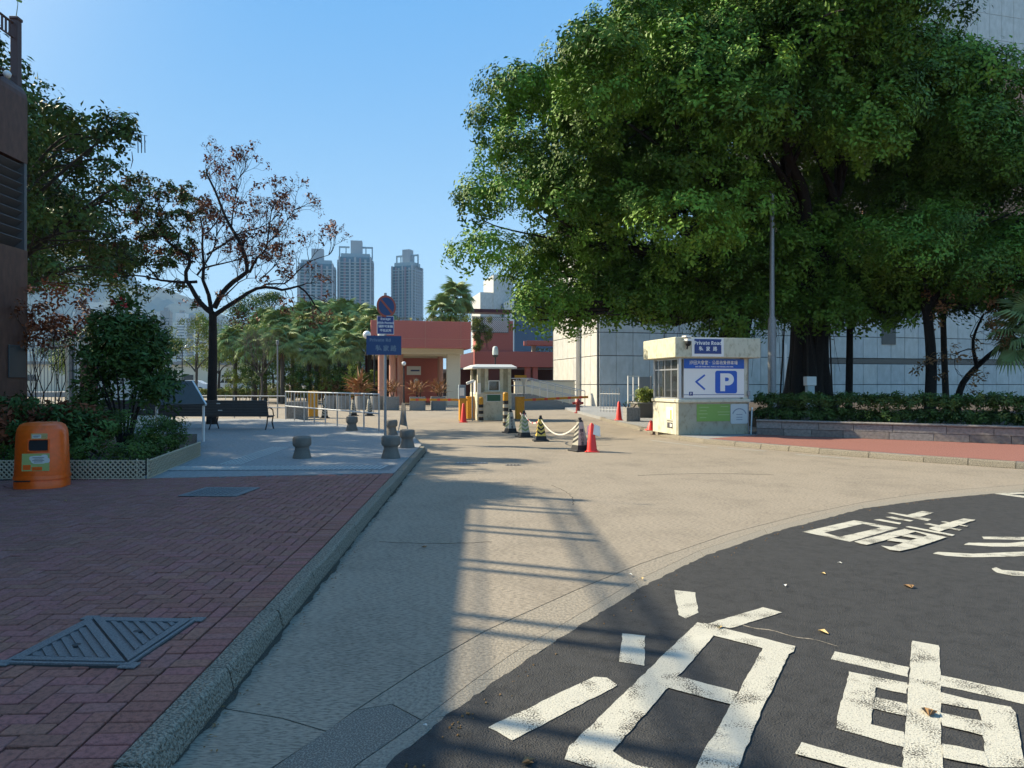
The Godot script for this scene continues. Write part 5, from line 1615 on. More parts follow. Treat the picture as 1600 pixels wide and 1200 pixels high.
func sprig(n: int, spread: float, l: float, w: float, sd: int, droop := 0.2) -> ArrayMesh:
	var r := RandomNumberGenerator.new()
	r.seed = sd
	var g := Geo.new()
	for k in n:
		var u := float(k) / n
		var ang := k * 2.4 + r.randf() * 0.8
		var o := Vector3(cos(ang) * spread * 0.35 * r.randf(), spread * (u - 0.4) * 1.3, sin(ang) * spread * 0.35 * r.randf())
		o += Vector3(r.randf_range(-1, 1), r.randf_range(-0.5, 0.5), r.randf_range(-1, 1)) * spread * 0.45
		var dir := Vector3(cos(ang), r.randf_range(-0.35, 0.35) - droop, sin(ang)).normalized()
		var nr := (Vector3.UP + Vector3(r.randf_range(-1, 1), 0, r.randf_range(-1, 1)) * 0.35).normalized()
		var t := r.randf_range(0.75, 1.2)
		g.col = Color(t, t * r.randf_range(0.95, 1.05), t * r.randf_range(0.8, 1.1))
		leaf_flat(g, o, dir, nr, l * r.randf_range(0.75, 1.2), w * r.randf_range(0.8, 1.2))
	return g.mesh()

func foliage(parent: Node, called: String, m: Material, sp: Mesh, clumps: Array, per_area: float, smin: float, smax: float, shell := 0.55, tint := [0.7, 1.3], flat_up := 0.35) -> MultiMeshInstance3D:
	# clumps: [centre, radii]
	var ts := []
	var cs := PackedColorArray()
	for c in clumps:
		var o: Vector3 = c[0]
		var r: Vector3 = c[1]
		var n := int(per_area * (r.x * r.y + r.y * r.z + r.x * r.z))
		var tone := rnd(tint[0], tint[1])
		for k in n:
			var d := rdir()
			if d.y < -0.3 and rng.randf() < 0.5: d.y = -d.y
			var rad := lerpf(shell, 1.0, sqrt(rng.randf()))
			var p := o + Vector3(d.x * r.x, d.y * r.y, d.z * r.z) * rad
			var y := (d * 0.8 + Vector3.UP * flat_up + rdir() * 0.5).normalized()
			var x := y.cross(rdir()).normalized()
			var s := rnd(smin, smax)
			ts.append(Transform3D(Basis(x, y, x.cross(y)) * s, p))
			var q := tone * rnd(0.8, 1.2)
			cs.append(Color(q * rnd(0.92, 1.1), q, q * rnd(0.85, 1.1)))
	var mm := MultiMesh.new()
	mm.transform_format = MultiMesh.TRANSFORM_3D
	mm.use_colors = true
	mm.mesh = sp
	mm.instance_count = ts.size()
	for k in ts.size():
		mm.set_instance_transform(k, ts[k])
		mm.set_instance_color(k, cs[k])
	var o2 := MultiMeshInstance3D.new()
	o2.name = called
	o2.multimesh = mm
	o2.material_override = m
	o2.set_meta("kind", "stuff")
	parent.add_child(o2, true)
	return o2

func sub_clumps(lobes: Array, n_per: float, rmin: float, rmax: float, inner := 0.55) -> Array:   # smaller clumps spread over big lobes [x, y, z, rx, ry, rz]
	var out := []
	for l in lobes:
		var n := maxi(6, int(n_per * (l[3] * l[4] + l[4] * l[5] + l[3] * l[5])))
		for k in n:
			var d := rdir()
			if d.y < -0.55: d.y = -d.y
			var f := lerpf(inner, 1.0, pow(rng.randf(), 0.6))
			var r := rnd(rmin, rmax)
			out.append([Vector3(l[0], l[1], l[2]) + Vector3(d.x * l[3], d.y * l[4], d.z * l[5]) * f, Vector3(r * rnd(0.9, 1.4), r * rnd(0.6, 0.85), r * rnd(0.9, 1.4))])
	return out

func limb(g: Geo, pts: Array, r0: float, r1: float, sides := 7) -> void:
	# smooth the polyline and taper it
	var c := Curve3D.new()
	for i in pts.size():
		var t: Vector3 = (pts[mini(i + 1, pts.size() - 1)] - pts[maxi(i - 1, 0)]) * 0.18
		c.add_point(pts[i], -t, t)
	var L := c.get_baked_length()
	var n := maxi(3, int(L / 0.3))
	n = mini(n, 22)
	var p := []
	var r := []
	for i in n + 1:
		p.append(c.sample_baked(L * i / n))
		r.append(lerpf(r0, r1, pow(float(i) / n, 0.85)))
	g.tube(p, r, sides, false)

func twigs(g: Geo, o: Vector3, dir: Vector3, l: float, r: float, depth: int, tips: Array, up := 0.15, spread := 0.75) -> void:
	var p := [o]
	var q := o
	var d := dir
	for k in 3:
		d = (d + rdir() * 0.28 + Vector3.UP * up * 0.5).normalized()
		q += d * l / 3.0
		p.append(q)
	g.tube(p, [r, r * 0.85, r * 0.72, r * 0.6], 5 if r > 0.015 else 3, false)
	if depth == 0:
		tips.append(q)
		return
	var n := 2 + (1 if rng.randf() < 0.55 else 0)
	for k in n:
		var nd := (d + rdir() * spread + Vector3.UP * up).normalized()
		twigs(g, p[3] if k < 2 else p[2], nd, l * rnd(0.62, 0.85), r * 0.6, depth - 1, tips, up, spread)

func hedge(called: String, label: String, cat: String, line: Array, w: float, y0: float, y1: float, m: Material, dens: float, l := 0.05, group := "") -> Node3D:
	var a := Vector3(line[0], 0, -line[1])
	var t := thing(called, label, cat, Vector3(a.x, y0, a.z), 0.0, group)
	var g := Geo.new()
	var clumps := []
	for i in range(0, line.size() - 2, 2):
		var p := Vector3(line[i], 0, -line[i + 1]) - a
		var q := Vector3(line[i + 2], 0, -line[i + 3]) - a
		var L := p.distance_to(q)
		var n := int(L / 0.28) + 1
		var side := (q - p).normalized().cross(Vector3.UP)
		for k in n:
			var c := p.lerp(q, (k + 0.5) / n)
			for j in maxi(1, int(w / 0.3)):
				var off := (j + 0.5) / maxi(1, int(w / 0.3)) - 0.5
				for v in maxi(1, int((y1 - y0) / 0.3)):
					var yy := (y1 - y0) * (v + 0.5) / maxi(1, int((y1 - y0) / 0.3))
					clumps.append([c + side * w * off + Vector3(0, yy + rnd(-0.03, 0.03), 0) + rdir() * 0.04, Vector3(0.19, 0.19, 0.19)])
			if k % 2 == 0:
				g.tube([c, c + Vector3(rnd(-0.1, 0.1), (y1 - y0) * 0.7, rnd(-0.1, 0.1))], [0.015, 0.008], 4)
	part(t, "stems", g, M.bark_dark)
	foliage(t, "leaves", m, sprig(9, 0.09, l, l * 0.5, 77, 0.0), clumps, dens, 0.8, 1.3, 0.3, [0.75, 1.2])
	return t

# ---------------------------------------------------------------- left: bin, planting bed, fence, hut
func make_left_things() -> void:
	var b := thing("litter_bin", "orange plastic litter bin with rounded top and notices", "bin", P(-6.74, 10.2, 0.130), 0.18)
	# round-cornered body, lofted
	var g := Geo.new()
	var levels := [[0.0, 0.315, 0.28], [0.10, 0.315, 0.28], [0.105, 0.305, 0.27], [0.12, 0.305, 0.27], [0.125, 0.322, 0.288], [0.165, 0.322, 0.288], [0.18, 0.312, 0.278], [0.76, 0.29, 0.258], [0.83, 0.28, 0.248], [0.885, 0.255, 0.225], [0.915, 0.21, 0.18], [0.925, 0.15, 0.12]]
	var rings := []
	for lv in levels:
		var ring := []
		for p in rounded(lv[1] * 2, lv[2] * 2, minf(lv[1], lv[2]) * 0.62, 6): ring.append(Vector3(p.x, lv[0], -p.y))
		rings.append(ring)
	var nn: int = rings[0].size()
	var hole := []
	for i in rings.size() - 1:
		for k in nn:
			var j := (k + 1) % nn
			var mid: Vector3 = (rings[i][k] + rings[i + 1][j]) * 0.5
			var no := func(q: Vector3, s: float) -> Vector3: return Vector3(q.x, s, q.z).normalized()
			var sl := 0.0 if i < 7 else 0.12 + 0.28 * (i - 7)
			g.quad_n(rings[i][k], rings[i][j], rings[i + 1][j], rings[i + 1][k], no.call(rings[i][k], sl), no.call(rings[i][j], sl), no.call(rings[i + 1][j], sl + 0.1), no.call(rings[i + 1][k], sl + 0.1))
	var top: Array = rings[-1]
	for k in range(1, nn - 1): g.tri(top[0], top[k], top[k + 1])
	part(b, "body", g, M.orange_plastic)
	var slant := Transform3D(Basis(Vector3.RIGHT, -0.034), Vector3(0.02, 0.0, 0.2865))
	g = Geo.new(); g.plate(rounded(0.245, 0.15, 0.03), slant * Transform3D(Basis.IDENTITY, Vector3(0.04, 0.61, -0.012)), -0.02, 0.012); part(b, "slot", g, M.rubber_and_slot_dark)  # solid plate; the shade inside the opening is painted as black
	g = Geo.new()
	for s in [-1, 1]:
		g.box(slant * Vector3(0.04 + s * 0.13, 0.61, 0.0), Vector3(0.014, 0.17, 0.03), slant.basis, 0.004)
		g.box(slant * Vector3(0.04, 0.61 + s * 0.082, 0.0), Vector3(0.274, 0.014, 0.03), slant.basis, 0.004)
	part(b, "slot_rim", g, M.orange_plastic)
	g = Geo.new(); g.box(slant * Vector3(0.05, 0.735, 0.002), Vector3(0.21, 0.085, 0.004), slant.basis); var st := part(b, "top_sticker", g, M.sticker_tan)
	g = Geo.new(); g.box(slant * Vector3(0.02, 0.735, 0.005), Vector3(0.11, 0.05, 0.003), slant.basis); part(st, "white_panel", g, M.sticker_white)
	g = Geo.new(); g.box(slant * Vector3(0.02, 0.742, 0.0075), Vector3(0.09, 0.008, 0.002), slant.basis); g.box(slant * Vector3(0.01, 0.727, 0.0075), Vector3(0.06, 0.006, 0.002), slant.basis); g.lathe([Vector2(0.025, -0.001), Vector2(0.025, 0.001)], 12, slant * Vector3(0.115, 0.735, 0.006)); part(st, "print", g, M.ink)
	g = Geo.new(); g.box(slant * Vector3(0.01, 0.375, 0.002), Vector3(0.35, 0.245, 0.004), slant.basis); var s2 := part(b, "front_sticker", g, M.sticker_green)
	g = Geo.new()
	for q in [[0.05, 0.41, 0.2, 0.11], [0.12, 0.44, 0.09, 0.08], [0.15, 0.40, 0.08, 0.07], [-0.03, 0.43, 0.08, 0.06]]: g.plate(rounded(q[2], q[3], q[3] * 0.4, 4), slant * Transform3D(Basis.IDENTITY, Vector3(q[0], q[1], 0)), 0.0042, 0.0055 + q[0] * 0.004)
	part(s2, "cloud", g, M.sticker_white)
	g = Geo.new()
	for q in 4: g.box(slant * Vector3(0.045, 0.44 - q * 0.02, 0.0075), Vector3(0.15 - (q % 2) * 0.04, 0.006, 0.002), slant.basis)
	part(s2, "print", g, M.ink)
	g = Geo.new(); g.box(slant * Vector3(-0.1, 0.305, 0.0055), Vector3(0.1, 0.07, 0.003), slant.basis); g.box(slant * Vector3(0.03, 0.285, 0.0055), Vector3(0.13, 0.05, 0.003), slant.basis); part(s2, "picture", g, M.orange_plastic)
	g = Geo.new(); g.box(Vector3(-0.14, 0.112, 0.262), Vector3(0.2, 0.014, 0.06)); part(b, "painted_base_slot", g, M.rubber_and_slot_dark)  # solid bar, slot darkness given by its black colour

	# planting bed
	g = Geo.new()
	g.prism(pv([-12.5, 11.05, -5.8, 11.05, -6.5, 14.5, -8.2, 18.5, -13.5, 19.0]), 0.0, 0.30)
	structure("planting_bed", g, M.soil, "raised planting bed behind the white lattice edging", "planting bed")
	lattice_fence("white plastic lattice edging along the front of the planting bed", P(-9.4, 10.95, 0.134), P(-5.66, 10.95, 0.134))
	lattice_fence("white plastic lattice edging running back along the plaza side of the bed", P(-5.62, 11.0, 0.134), P(-6.36, 14.5, 0.134))
	hedge("clipped_hedge", "low clipped hedge behind the lattice edging of the bed", "hedge", [-9.2, 11.3, -6.1, 11.35, -6.75, 14.4], 0.42, 0.28, 0.62, M.leaf_hedge, 260.0, 0.05)
	shrub("feathery_shrub", "soft feathery green shrub at the bed's plaza corner", P(-7.0, 12.9, 0.28), [[0, 0.42, 0, 0.75, 0.42, 0.7], [-0.75, 0.4, 0.1, 0.6, 0.38, 0.6], [0.25, 0.3, -0.9, 0.5, 0.34, 0.6]], M.leaf_hedge, 150.0, 0.07, 0.02, "green")
	shrub("red_leaved_shrub", "red and bronze leaved shrub beside the brown wall", P(-8.35, 12.2, 0.28), [[0, 0.5, 0, 0.5, 0.42, 0.4], [-0.5, 0.55, -0.4, 0.45, 0.42, 0.4], [0.55, 0.55, -0.5, 0.5, 0.4, 0.45]], M.leaf_red, 70.0, 0.16, 0.06, "red")
	shrub("broad_leaved_shrub", "mixed green bronze undergrowth behind the orange bin", P(-8.9, 12.6, 0.28), [[0, 0.55, 0, 0.6, 0.5, 0.4], [0.9, 0.5, 0.4, 0.7, 0.45, 0.4], [1.4, 0.45, 0.0, 0.6, 0.4, 0.4], [-0.3, 0.6, -0.6, 0.6, 0.5, 0.4]], M.leaf_dark, 95.0, 0.13, 0.05, "green")
	# the large glossy bush
	var t := thing("flowering_bush", "tall glossy dark green bush with pink flowers at its top", "bush", P(-7.75, 14.2, 0.28))
	g = Geo.new()
	for k in 9:
		var a := k * 0.7
		limb(g, [Vector3(cos(a) * 0.08, 0, sin(a) * 0.08), Vector3(cos(a) * 0.25, 0.8, sin(a) * 0.25), Vector3(cos(a) * 0.6, 1.6 + rnd(-0.2, 0.5), sin(a) * 0.5)], 0.03, 0.01, 5)
	part(t, "stems", g, M.bark_dark)
	var lobes := [[0.0, 1.7, 0, 0.55, 0.7, 0.5], [0.0, 2.55, 0, 0.36, 0.42, 0.36], [-0.45, 1.5, 0.1, 0.45, 0.6, 0.4], [0.5, 1.45, 0, 0.48, 0.65, 0.45], [0.3, 2.1, -0.1, 0.45, 0.5, 0.4], [-0.3, 2.15, 0.1, 0.42, 0.45, 0.4], [0.62, 1.0, 0.1, 0.32, 0.4, 0.3], [-0.5, 0.95, 0.1, 0.35, 0.35, 0.3]]
	foliage(t, "leaves", M.leaf_dark, sprig(9, 0.16, 0.15, 0.05, 5, 0.05), sub_clumps(lobes, 26.0, 0.14, 0.26, 0.3), 75.0, 0.8, 1.25, 0.2, [0.75, 1.25])
	for q in [[-0.12, 2.93, 0.2], [0.02, 2.98, 0.1], [-0.6, 2.5, 0.2], [-0.95, 2.3, 0.1], [0.12, 2.86, 0.25]]:
		g = Geo.new(); g.col = Color(1, 1, 1)
		for k in 8:
			leaf(g, Vector3(q[0], q[1], q[2]), (rdir() + Vector3.UP * 0.4).normalized(), rdir(), 0.09, 0.06)
		part(t, "flower_head", g, M.tape_red)
	# straggling bronze shrub left of the bush
	t = thing("bronze_shrub", "straggly bronze leaved shrub between the brown wall and the glossy bush", "bush", P(-9.6, 14.6, 0.28))
	g = Geo.new()
	var tips := []
	for k in 6: twigs(g, Vector3(rnd(-0.15, 0.15), 0, rnd(-0.1, 0.1)), Vector3(rnd(-0.4, 0.5), 1, rnd(-0.4, 0.4)).normalized(), 1.15, 0.02, 3, tips, 0.25, 0.6)
	part(t, "stems", g, M.bark_dark)
	var cl := []
	for p in tips:
		if p.y > 0.9: cl.append([p, Vector3(0.13, 0.1, 0.13)])
	foliage(t, "leaves", M.leaf_red, sprig(5, 0.1, 0.11, 0.05, 6), cl, 110.0, 0.8, 1.2, 0.1, [0.45, 1.0])
	# iron railing fence and hut
	var f := thing("iron_fence", "tall fence of thin pale vertical bars behind the planting bed", "fence", P(-16.2, 20.2, 0.134))
	for k in 36:
		g = Geo.new(); g.rod(Vector3(k * 0.1, 0, 0), Vector3(k * 0.1, 2.75, 0), 0.011, 6); part(f, "bar", g, M.galvanised)
	for y in [0.3, 2.55]:
		g = Geo.new(); g.box(Vector3(1.75, y, 0.0), Vector3(3.6, 0.04, 0.035)); part(f, "rail", g, M.galvanised)
	g = Geo.new(); g.box(Vector3(3.55, 1.45, 0), Vector3(0.06, 2.95, 0.06)); part(f, "post", g, M.cream_paint)
	var h := thing("garden_hut", "small pale mint hut with sloping roof behind the bushes", "hut", P(-15.2, 24.5, 0.134), 0.0)
	g = Geo.new(); g.plate(PackedVector2Array([Vector2(0, 0), Vector2(2.4, 0), Vector2(2.4, 2.55), Vector2(0, 3.1)]), Transform3D(), -2.2, 0.0); part(h, "wall", g, M.poster_pale)
	g = Geo.new(); g.bar(Vector3(-0.12, 3.17, -1.0), Vector3(2.55, 2.56, -1.0), 2.5, 0.09, Vector3.UP, 0.01); part(h, "roof", g, M.louvre)
	g = Geo.new(); g.box(Vector3(0.62, 1.25, 0.02), Vector3(0.6, 2.1, 0.05), Basis.IDENTITY, 0.008); var dr := part(h, "door", g, M.maroon)
	g = Geo.new(); g.box(Vector3(0.84, 1.15, 0.06), Vector3(0.03, 0.14, 0.04)); part(dr, "handle", g, M.steel)
	g = Geo.new(); g.box(Vector3(0.04, 1.4, 0.06), Vector3(0.1, 2.7, 0.1)); part(h, "drainpipe", g, M.louvre)
	g = Geo.new(); g.box(Vector3(1.6, 0.3, 0.1), Vector3(1.7, 0.6, 0.2)); part(h, "plinth", g, M.sign_white)

func lattice_fence(label: String, a: Vector3, b: Vector3) -> void:
	var t := thing("lattice_edging", label, "fence", a)
	var L := a.distance_to(b)
	var dir := (b - a).normalized()
	t.basis = Basis(dir, Vector3.UP, dir.cross(Vector3.UP))
	var H := 0.29
	var g := Geo.new()
	for y in [0.012, H - 0.008]: g.box(Vector3(L / 2, y, 0), Vector3(L, 0.016, 0.014))
	part(t, "rail", g, M.lattice)
	g = Geo.new()
	var x := -H
	while x < L:
		for s in [0, 1]:
			var x0 := maxf(x, 0.0)
			var x1 := minf(x + H, L)
			if x1 <= x0: continue
			var y0 := (x0 - x)
			var y1 := (x1 - x)
			if s: y0 = H - y0; y1 = H - y1
			g.bar(Vector3(x0, y0, 0.004 if s else -0.004), Vector3(x1, y1, 0.004 if s else -0.004), 0.008, 0.019)
		x += 0.078
	part(t, "lattice_strips", g, M.lattice, "stuff")
	for k in int(L / 1.2) + 1:
		g = Geo.new(); g.box(Vector3(minf(k * 1.2 + 0.01, L - 0.01), H / 2 - 0.02, -0.02), Vector3(0.02, H + 0.08, 0.02)); part(t, "stake", g, M.lattice)

func shrub(called: String, label: String, at: Vector3, lobes: Array, m: Material, dens: float, l: float, w: float, _tone: String) -> Node3D:
	var t := thing(called, label, "shrub", at)
	var g := Geo.new()
	for q in lobes:
		for k in 4:
			limb(g, [Vector3(q[0] * 0.6, 0, q[2] * 0.6), Vector3(q[0], q[1] * 0.6, q[2]) + rdir() * 0.1, Vector3(q[0], q[1], q[2]) + rdir() * q[3] * 0.6], 0.012, 0.005, 4)
	part(t, "stems", g, M.bark_dark)
	foliage(t, "leaves", m, sprig(9, l * 1.1, l, w, 9, 0.0), sub_clumps(lobes, 22.0, 0.1, 0.2, 0.4), dens, 0.8, 1.25, 0.2, [0.7, 1.25])
	return t

# ---------------------------------------------------------------- plaza: bollards, bench, signs, railing
func make_plaza_things() -> void:
	var g: Geo
	var spots := [[-4.16, 14.07, "grey stone bollard shaped like a drum stool, alone before the bench"], [-2.40, 14.07, "grey stone bollard at the kerb in front of the signpost"], [-2.42, 16.4, "grey stone bollard by the kerb end beside the leaning board"], [-5.05, 22.4, "grey stone bollard near the middle of the steel railing"], [-3.5, 20.6, "grey stone bollard just behind the signpost"]]
	var first: Node3D = null
	for q in spots:
		var at := P(q[0], q[1], 0.134)
		if first:
			var c := copy(first, at, rnd(0, 6), q[2], "stone bollards on the plaza")
			c.scale = Vector3.ONE * rnd(0.9, 0.97)
			continue
		first = thing("stone_bollard", q[2], "bollard", at, 0.0, "stone bollards on the plaza")
		first.scale = Vector3.ONE * 0.93
		g = Geo.new()
		g.lathe([Vector2(0.195, 0.0), Vector2(0.19, 0.04), Vector2(0.165, 0.12), Vector2(0.145, 0.2), Vector2(0.15, 0.24)], 22, Vector3.ZERO, true); part(first, "foot", g, M.stone)
		g = Geo.new()
		g.lathe([Vector2(0.15, 0.24), Vector2(0.185, 0.27), Vector2(0.195, 0.31), Vector2(0.192, 0.42), Vector2(0.175, 0.455), Vector2(0.12, 0.467), Vector2(0.0, 0.47)], 22, Vector3.ZERO, true); part(first, "drum", g, M.stone)
	# signpost
	var s := thing("signpost", "grey signpost with round no waiting sign above two blue plates", "signpost", P(-3.46, 19.4, 0.134), 0.0)
	g = Geo.new(); g.rod(Vector3(0, 0, 0), Vector3(0, 3.95, 0), 0.038, 12); part(s, "pole", g, M.galvanised)
	var yaw := Basis(Vector3.UP, 0.72)
	var rd := Transform3D(yaw * Basis(Vector3.RIGHT, PI / 2), Vector3(0, 3.58, 0) + yaw * Vector3(0, 0, 0.045))
	g = Geo.new(); g.lathe([Vector2(0.3, 0.0), Vector2(0.305, 0.008), Vector2(0.3, 0.016), Vector2(0.0, 0.016)], 32); g.lathe([Vector2(0, 0), Vector2(0.3, 0)], 32)
	var rs := inst(s, "round_sign", g.mesh(), M.sign_red, rd)
	g = Geo.new(); g.lathe([Vector2(0.245, 0.016), Vector2(0.245, 0.019), Vector2(0, 0.019)], 32); part(rs, "blue_field", g, M.sign_blue_dark)
	g = Geo.new(); g.box(Vector3(0, 0.0205, 0), Vector3(0.06, 0.003, 0.47), Basis(Vector3.UP, PI / 4)); part(rs, "red_bar", g, M.sign_red)
	var t2 := Transform3D(Basis(Vector3.UP, 0.30), Vector3(0, 3.07, 0) + Basis(Vector3.UP, 0.30) * Vector3(0, 0, 0.05))
	g = Geo.new(); g.box(Vector3.ZERO, Vector3(0.46, 0.50, 0.012)); var p1 := inst(s, "permit_plate", g.mesh(), M.sign_white, t2)
	g = Geo.new(); g.box(Vector3(0, 0, 0.008), Vector3(0.435, 0.475, 0.006)); part(p1, "blue_field", g, M.sign_blue)
	latin(p1, "Except", Vector3(0, 0.165, 0.013), 0.062, M.sign_white)
	latin(p1, "With Permit", Vector3(0, 0.06, 0.013), 0.058, M.sign_white)
	g = Geo.new(); han(g, "獲許可車輛", Vector3(-0.19, 0.0, 0.013), 0.068, 0.078, 0.009); han(g, "不在此限", Vector3(-0.15, -0.11, 0.013), 0.068, 0.078, 0.009); part(p1, "lettering", g, M.sign_white)
	var t3 := Transform3D(Basis(Vector3.UP, 0.22), Vector3(-0.04, 2.52, 0) + Basis(Vector3.UP, 0.22) * Vector3(0, 0, 0.055))
	g = Geo.new(); g.box(Vector3.ZERO, Vector3(0.94, 0.52, 0.014)); var p2 := inst(s, "name_plate", g.mesh(), M.sign_blue_dark, t3)
	p2.set_meta("label", "faded dark blue street name plate")
	latin(p2, "Private Rd", Vector3(-0.1, 0.14, 0.0085), 0.085, M.sign_faded)
	g = Geo.new(); han(g, "私家路", Vector3(-0.22, 0.0, 0.0085), 0.15, 0.2, 0.02); part(p2, "lettering", g, M.sign_faded)
	g = Geo.new()
	for y in [2.4, 2.64, 2.95, 3.2, 3.58]: g.box(Vector3(0, y, 0.0), Vector3(0.1, 0.035, 0.09), Basis.IDENTITY, 0.005)
	part(s, "clamp", g, M.steel)
	# leaning board by the kerb end
	var lb := thing("leaning_board", "grey triangular board on two thin legs by the kerb end", "board", P(-2.95, 19.0, 0.134), -0.6)
	g = Geo.new(); g.plate(PackedVector2Array([Vector2(-0.11, 0.38), Vector2(0.14, 0.34), Vector2(0.02, 0.95), Vector2(-0.1, 0.98)]), Transform3D(Basis(Vector3.RIGHT, -0.12), Vector3.ZERO), -0.01, 0.01); part(lb, "panel", g, M.stone)
	for x in [-0.06, 0.11]:
		g = Geo.new(); g.rod(Vector3(x * 1.6, 0, 0.08 if x < 0 else -0.1), Vector3(x * 0.5, 0.75, -0.05), 0.013, 6); part(lb, "leg", g, M.galvanised)
	# steel railing
	railing("low steel railing with open bays along the plaza edge", [-9.4, 29.5, -4.1, 21.9], 1.15, 8)
	railing("steel railing with wide bays behind the slatted bench", [-15.5, 31.2, -9.6, 30.2], 0.95, 5)
	# information board
	var ib := thing("information_board", "tilted dark information board on white posts beside the hedge", "information board", P(-7.55, 16.0, 0.28), 0.9)
	var tl := Transform3D(Basis(Vector3.RIGHT, -0.85), Vector3(0, 1.12, 0.0))
	g = Geo.new(); g.box(Vector3.ZERO, Vector3(1.0, 0.8, 0.03), Basis.IDENTITY, 0.004); inst(ib, "panel", g.mesh(), M.bench_slat, tl)
	g = Geo.new()
	for x in [-0.53, 0.53]:
		g.tube([Vector3(x, 0, 0.18), Vector3(x, 0.82, 0.18), tl * Vector3(x, -0.40, -0.02), tl * Vector3(x, 0.42, -0.02)], [0.03, 0.03, 0.03, 0.03], 8)
	part(ib, "post", g, M.globe_white)
	# benches round the tree
	bench("long slatted bench with black iron arms, its back to the planting bed", P(-9.5, 23.0, 0.134), -0.06, 3.4)
	bench("slatted bench half hidden behind the tilted information board", P(-12.4, 23.6, 0.134), 0.35, 2.2)

func railing(label: String, line: Array, h: float, bays: int) -> void:
	var a := P(line[0], line[1], 0.134)
	var b := P(line[2], line[3], 0.134)
	var t := thing("steel_railing", label, "railing", a)
	var d := b - a
	var g := Geo.new()
	for y in [h, h * 0.48]:
		g = Geo.new(); g.rod(Vector3(0, y, 0), d + Vector3(0, y, 0), 0.026, 8); part(t, "rail", g, M.steel)
	for k in bays + 1:
		var p := d * (float(k) / bays)
		g = Geo.new(); g.rod(p, p + Vector3(0, h, 0), 0.026, 8); part(t, "post", g, M.steel)
		if k < bays:
			for s in [0.33, 0.66]:
				var q: Vector3 = d * ((k + s) / bays)
				g = Geo.new(); g.rod(q + Vector3(0, h * 0.48, 0), q + Vector3(0, h, 0), 0.012, 6); part(t, "baluster", g, M.steel)

func bench(label: String, at: Vector3, turn: float, L: float) -> void:
	# seen from behind: the sitter looks away from the camera (towards -z)
	var t := thing("park_bench", label, "bench", at, turn)
	var g: Geo
	for k in 6:
		var u := k / 5.0
		g = Geo.new(); g.box(Vector3(0, 0.46 + u * 0.44, 0.10 + u * 0.14), Vector3(L, 0.086, 0.03), Basis(Vector3.RIGHT, 0.28), 0.006); part(t, "back_slat", g, M.bench_slat)
	for k in 5:
		g = Geo.new(); g.box(Vector3(0, 0.43, 0.04 - k * 0.1), Vector3(L, 0.03, 0.085), Basis.IDENTITY, 0.006); part(t, "seat_slat", g, M.bench_slat)
	for x in [-L / 2 + 0.05, -0.2, L / 2 - 0.05]:
		g = Geo.new()
		g.tube([Vector3(x, 0.0, 0.24), Vector3(x, 0.18, 0.12), Vector3(x, 0.4, 0.07), Vector3(x, 0.66, 0.14), Vector3(x, 0.93, 0.24)], [0.022, 0.022, 0.022, 0.02, 0.016], 6)
		g.tube([Vector3(x, 0.0, -0.42), Vector3(x, 0.22, -0.30), Vector3(x, 0.40, -0.38), Vector3(x, 0.4, 0.07)], [0.022, 0.022, 0.022, 0.02], 6)
		part(t, "leg_frame", g, M.black_iron)
		if absf(x) > 0.5:
			g = Geo.new()
			g.tube([Vector3(x, 0.68, 0.15), Vector3(x, 0.70, -0.12), Vector3(x, 0.62, -0.36), Vector3(x, 0.42, -0.42)], [0.018, 0.02, 0.02, 0.018], 6)
			part(t, "arm_rest", g, M.black_iron)
	g = Geo.new(); g.box(Vector3(0.12, 0.84, 0.262), Vector3(0.12, 0.03, 0.005), Basis(Vector3.RIGHT, 0.28)); g.box(Vector3(0.15, 0.62, 0.205), Vector3(0.14, 0.03, 0.005), Basis(Vector3.RIGHT, 0.28)); part(t, "name_plate", g, M.sticker_white)

# ---------------------------------------------------------------- forecourt: planters, lamps, cars, hedges
func globe_lamp(label: String, at: Vector3, h: float, globes: int, turn: float, group := "") -> void:
	var t := thing("street_lamp", label, "lamp post", at, turn, group)
	var g := Geo.new(); g.tube([Vector3.ZERO, Vector3(0, 0.5, 0), Vector3(0, h, 0)], [0.09, 0.06, 0.045], 10); part(t, "post", g, M.black_iron)
	g = Geo.new()
	g.box(Vector3(0, h - 0.25, 0), Vector3(1.05 if globes > 1 else 0.1, 0.05, 0.05)); part(t, "arm", g, M.black_iron)
	for k in globes:
		var x := (-0.5 + k) * 1.0 if globes == 2 else 0.0
		g = Geo.new()
		var pr := []
		for q in 9:
			var a := -PI / 2 + PI * q / 8
			pr.append(Vector2(cos(a), sin(a)) * (0.28 if globes > 1 else 0.14))
		g.lathe(pr, 16, Vector3(x, h + 0.02, 0), true); part(t, "globe", g, M.globe_white)

func spiky(label: String, at: Vector3, h: float, m: Material, n: int) -> void:
	var t := thing("spiky_plant", label, "plant", at, 0.0, "")
	var g := Geo.new()
	for k in 3: g.tube([Vector3(rnd(-0.2, 0.2), -0.1, rnd(-0.2, 0.2)), Vector3(rnd(-0.35, 0.35), h * 0.5, rnd(-0.2, 0.2))], [0.03, 0.02], 5)
	part(t, "stems", g, M.bark)
	g = Geo.new()
	for k in n:
		var a := rnd(0, TAU)
		var el := rnd(-0.1, 1.3)
		var d := Vector3(cos(a) * cos(el), sin(el), sin(a) * cos(el))
		var o := Vector3(rnd(-0.35, 0.35), h * rnd(0.15, 0.6), rnd(-0.25, 0.25))
		var q := rnd(0.65, 1.3)
		g.col = Color(q * rnd(0.9, 1.15), q * rnd(0.8, 1.1), q)
		leaf(g, o, d, Vector3.UP + rdir() * 0.3, h * rnd(0.35, 0.55), h * 0.06)
	part(t, "leaves", g, m, "stuff")

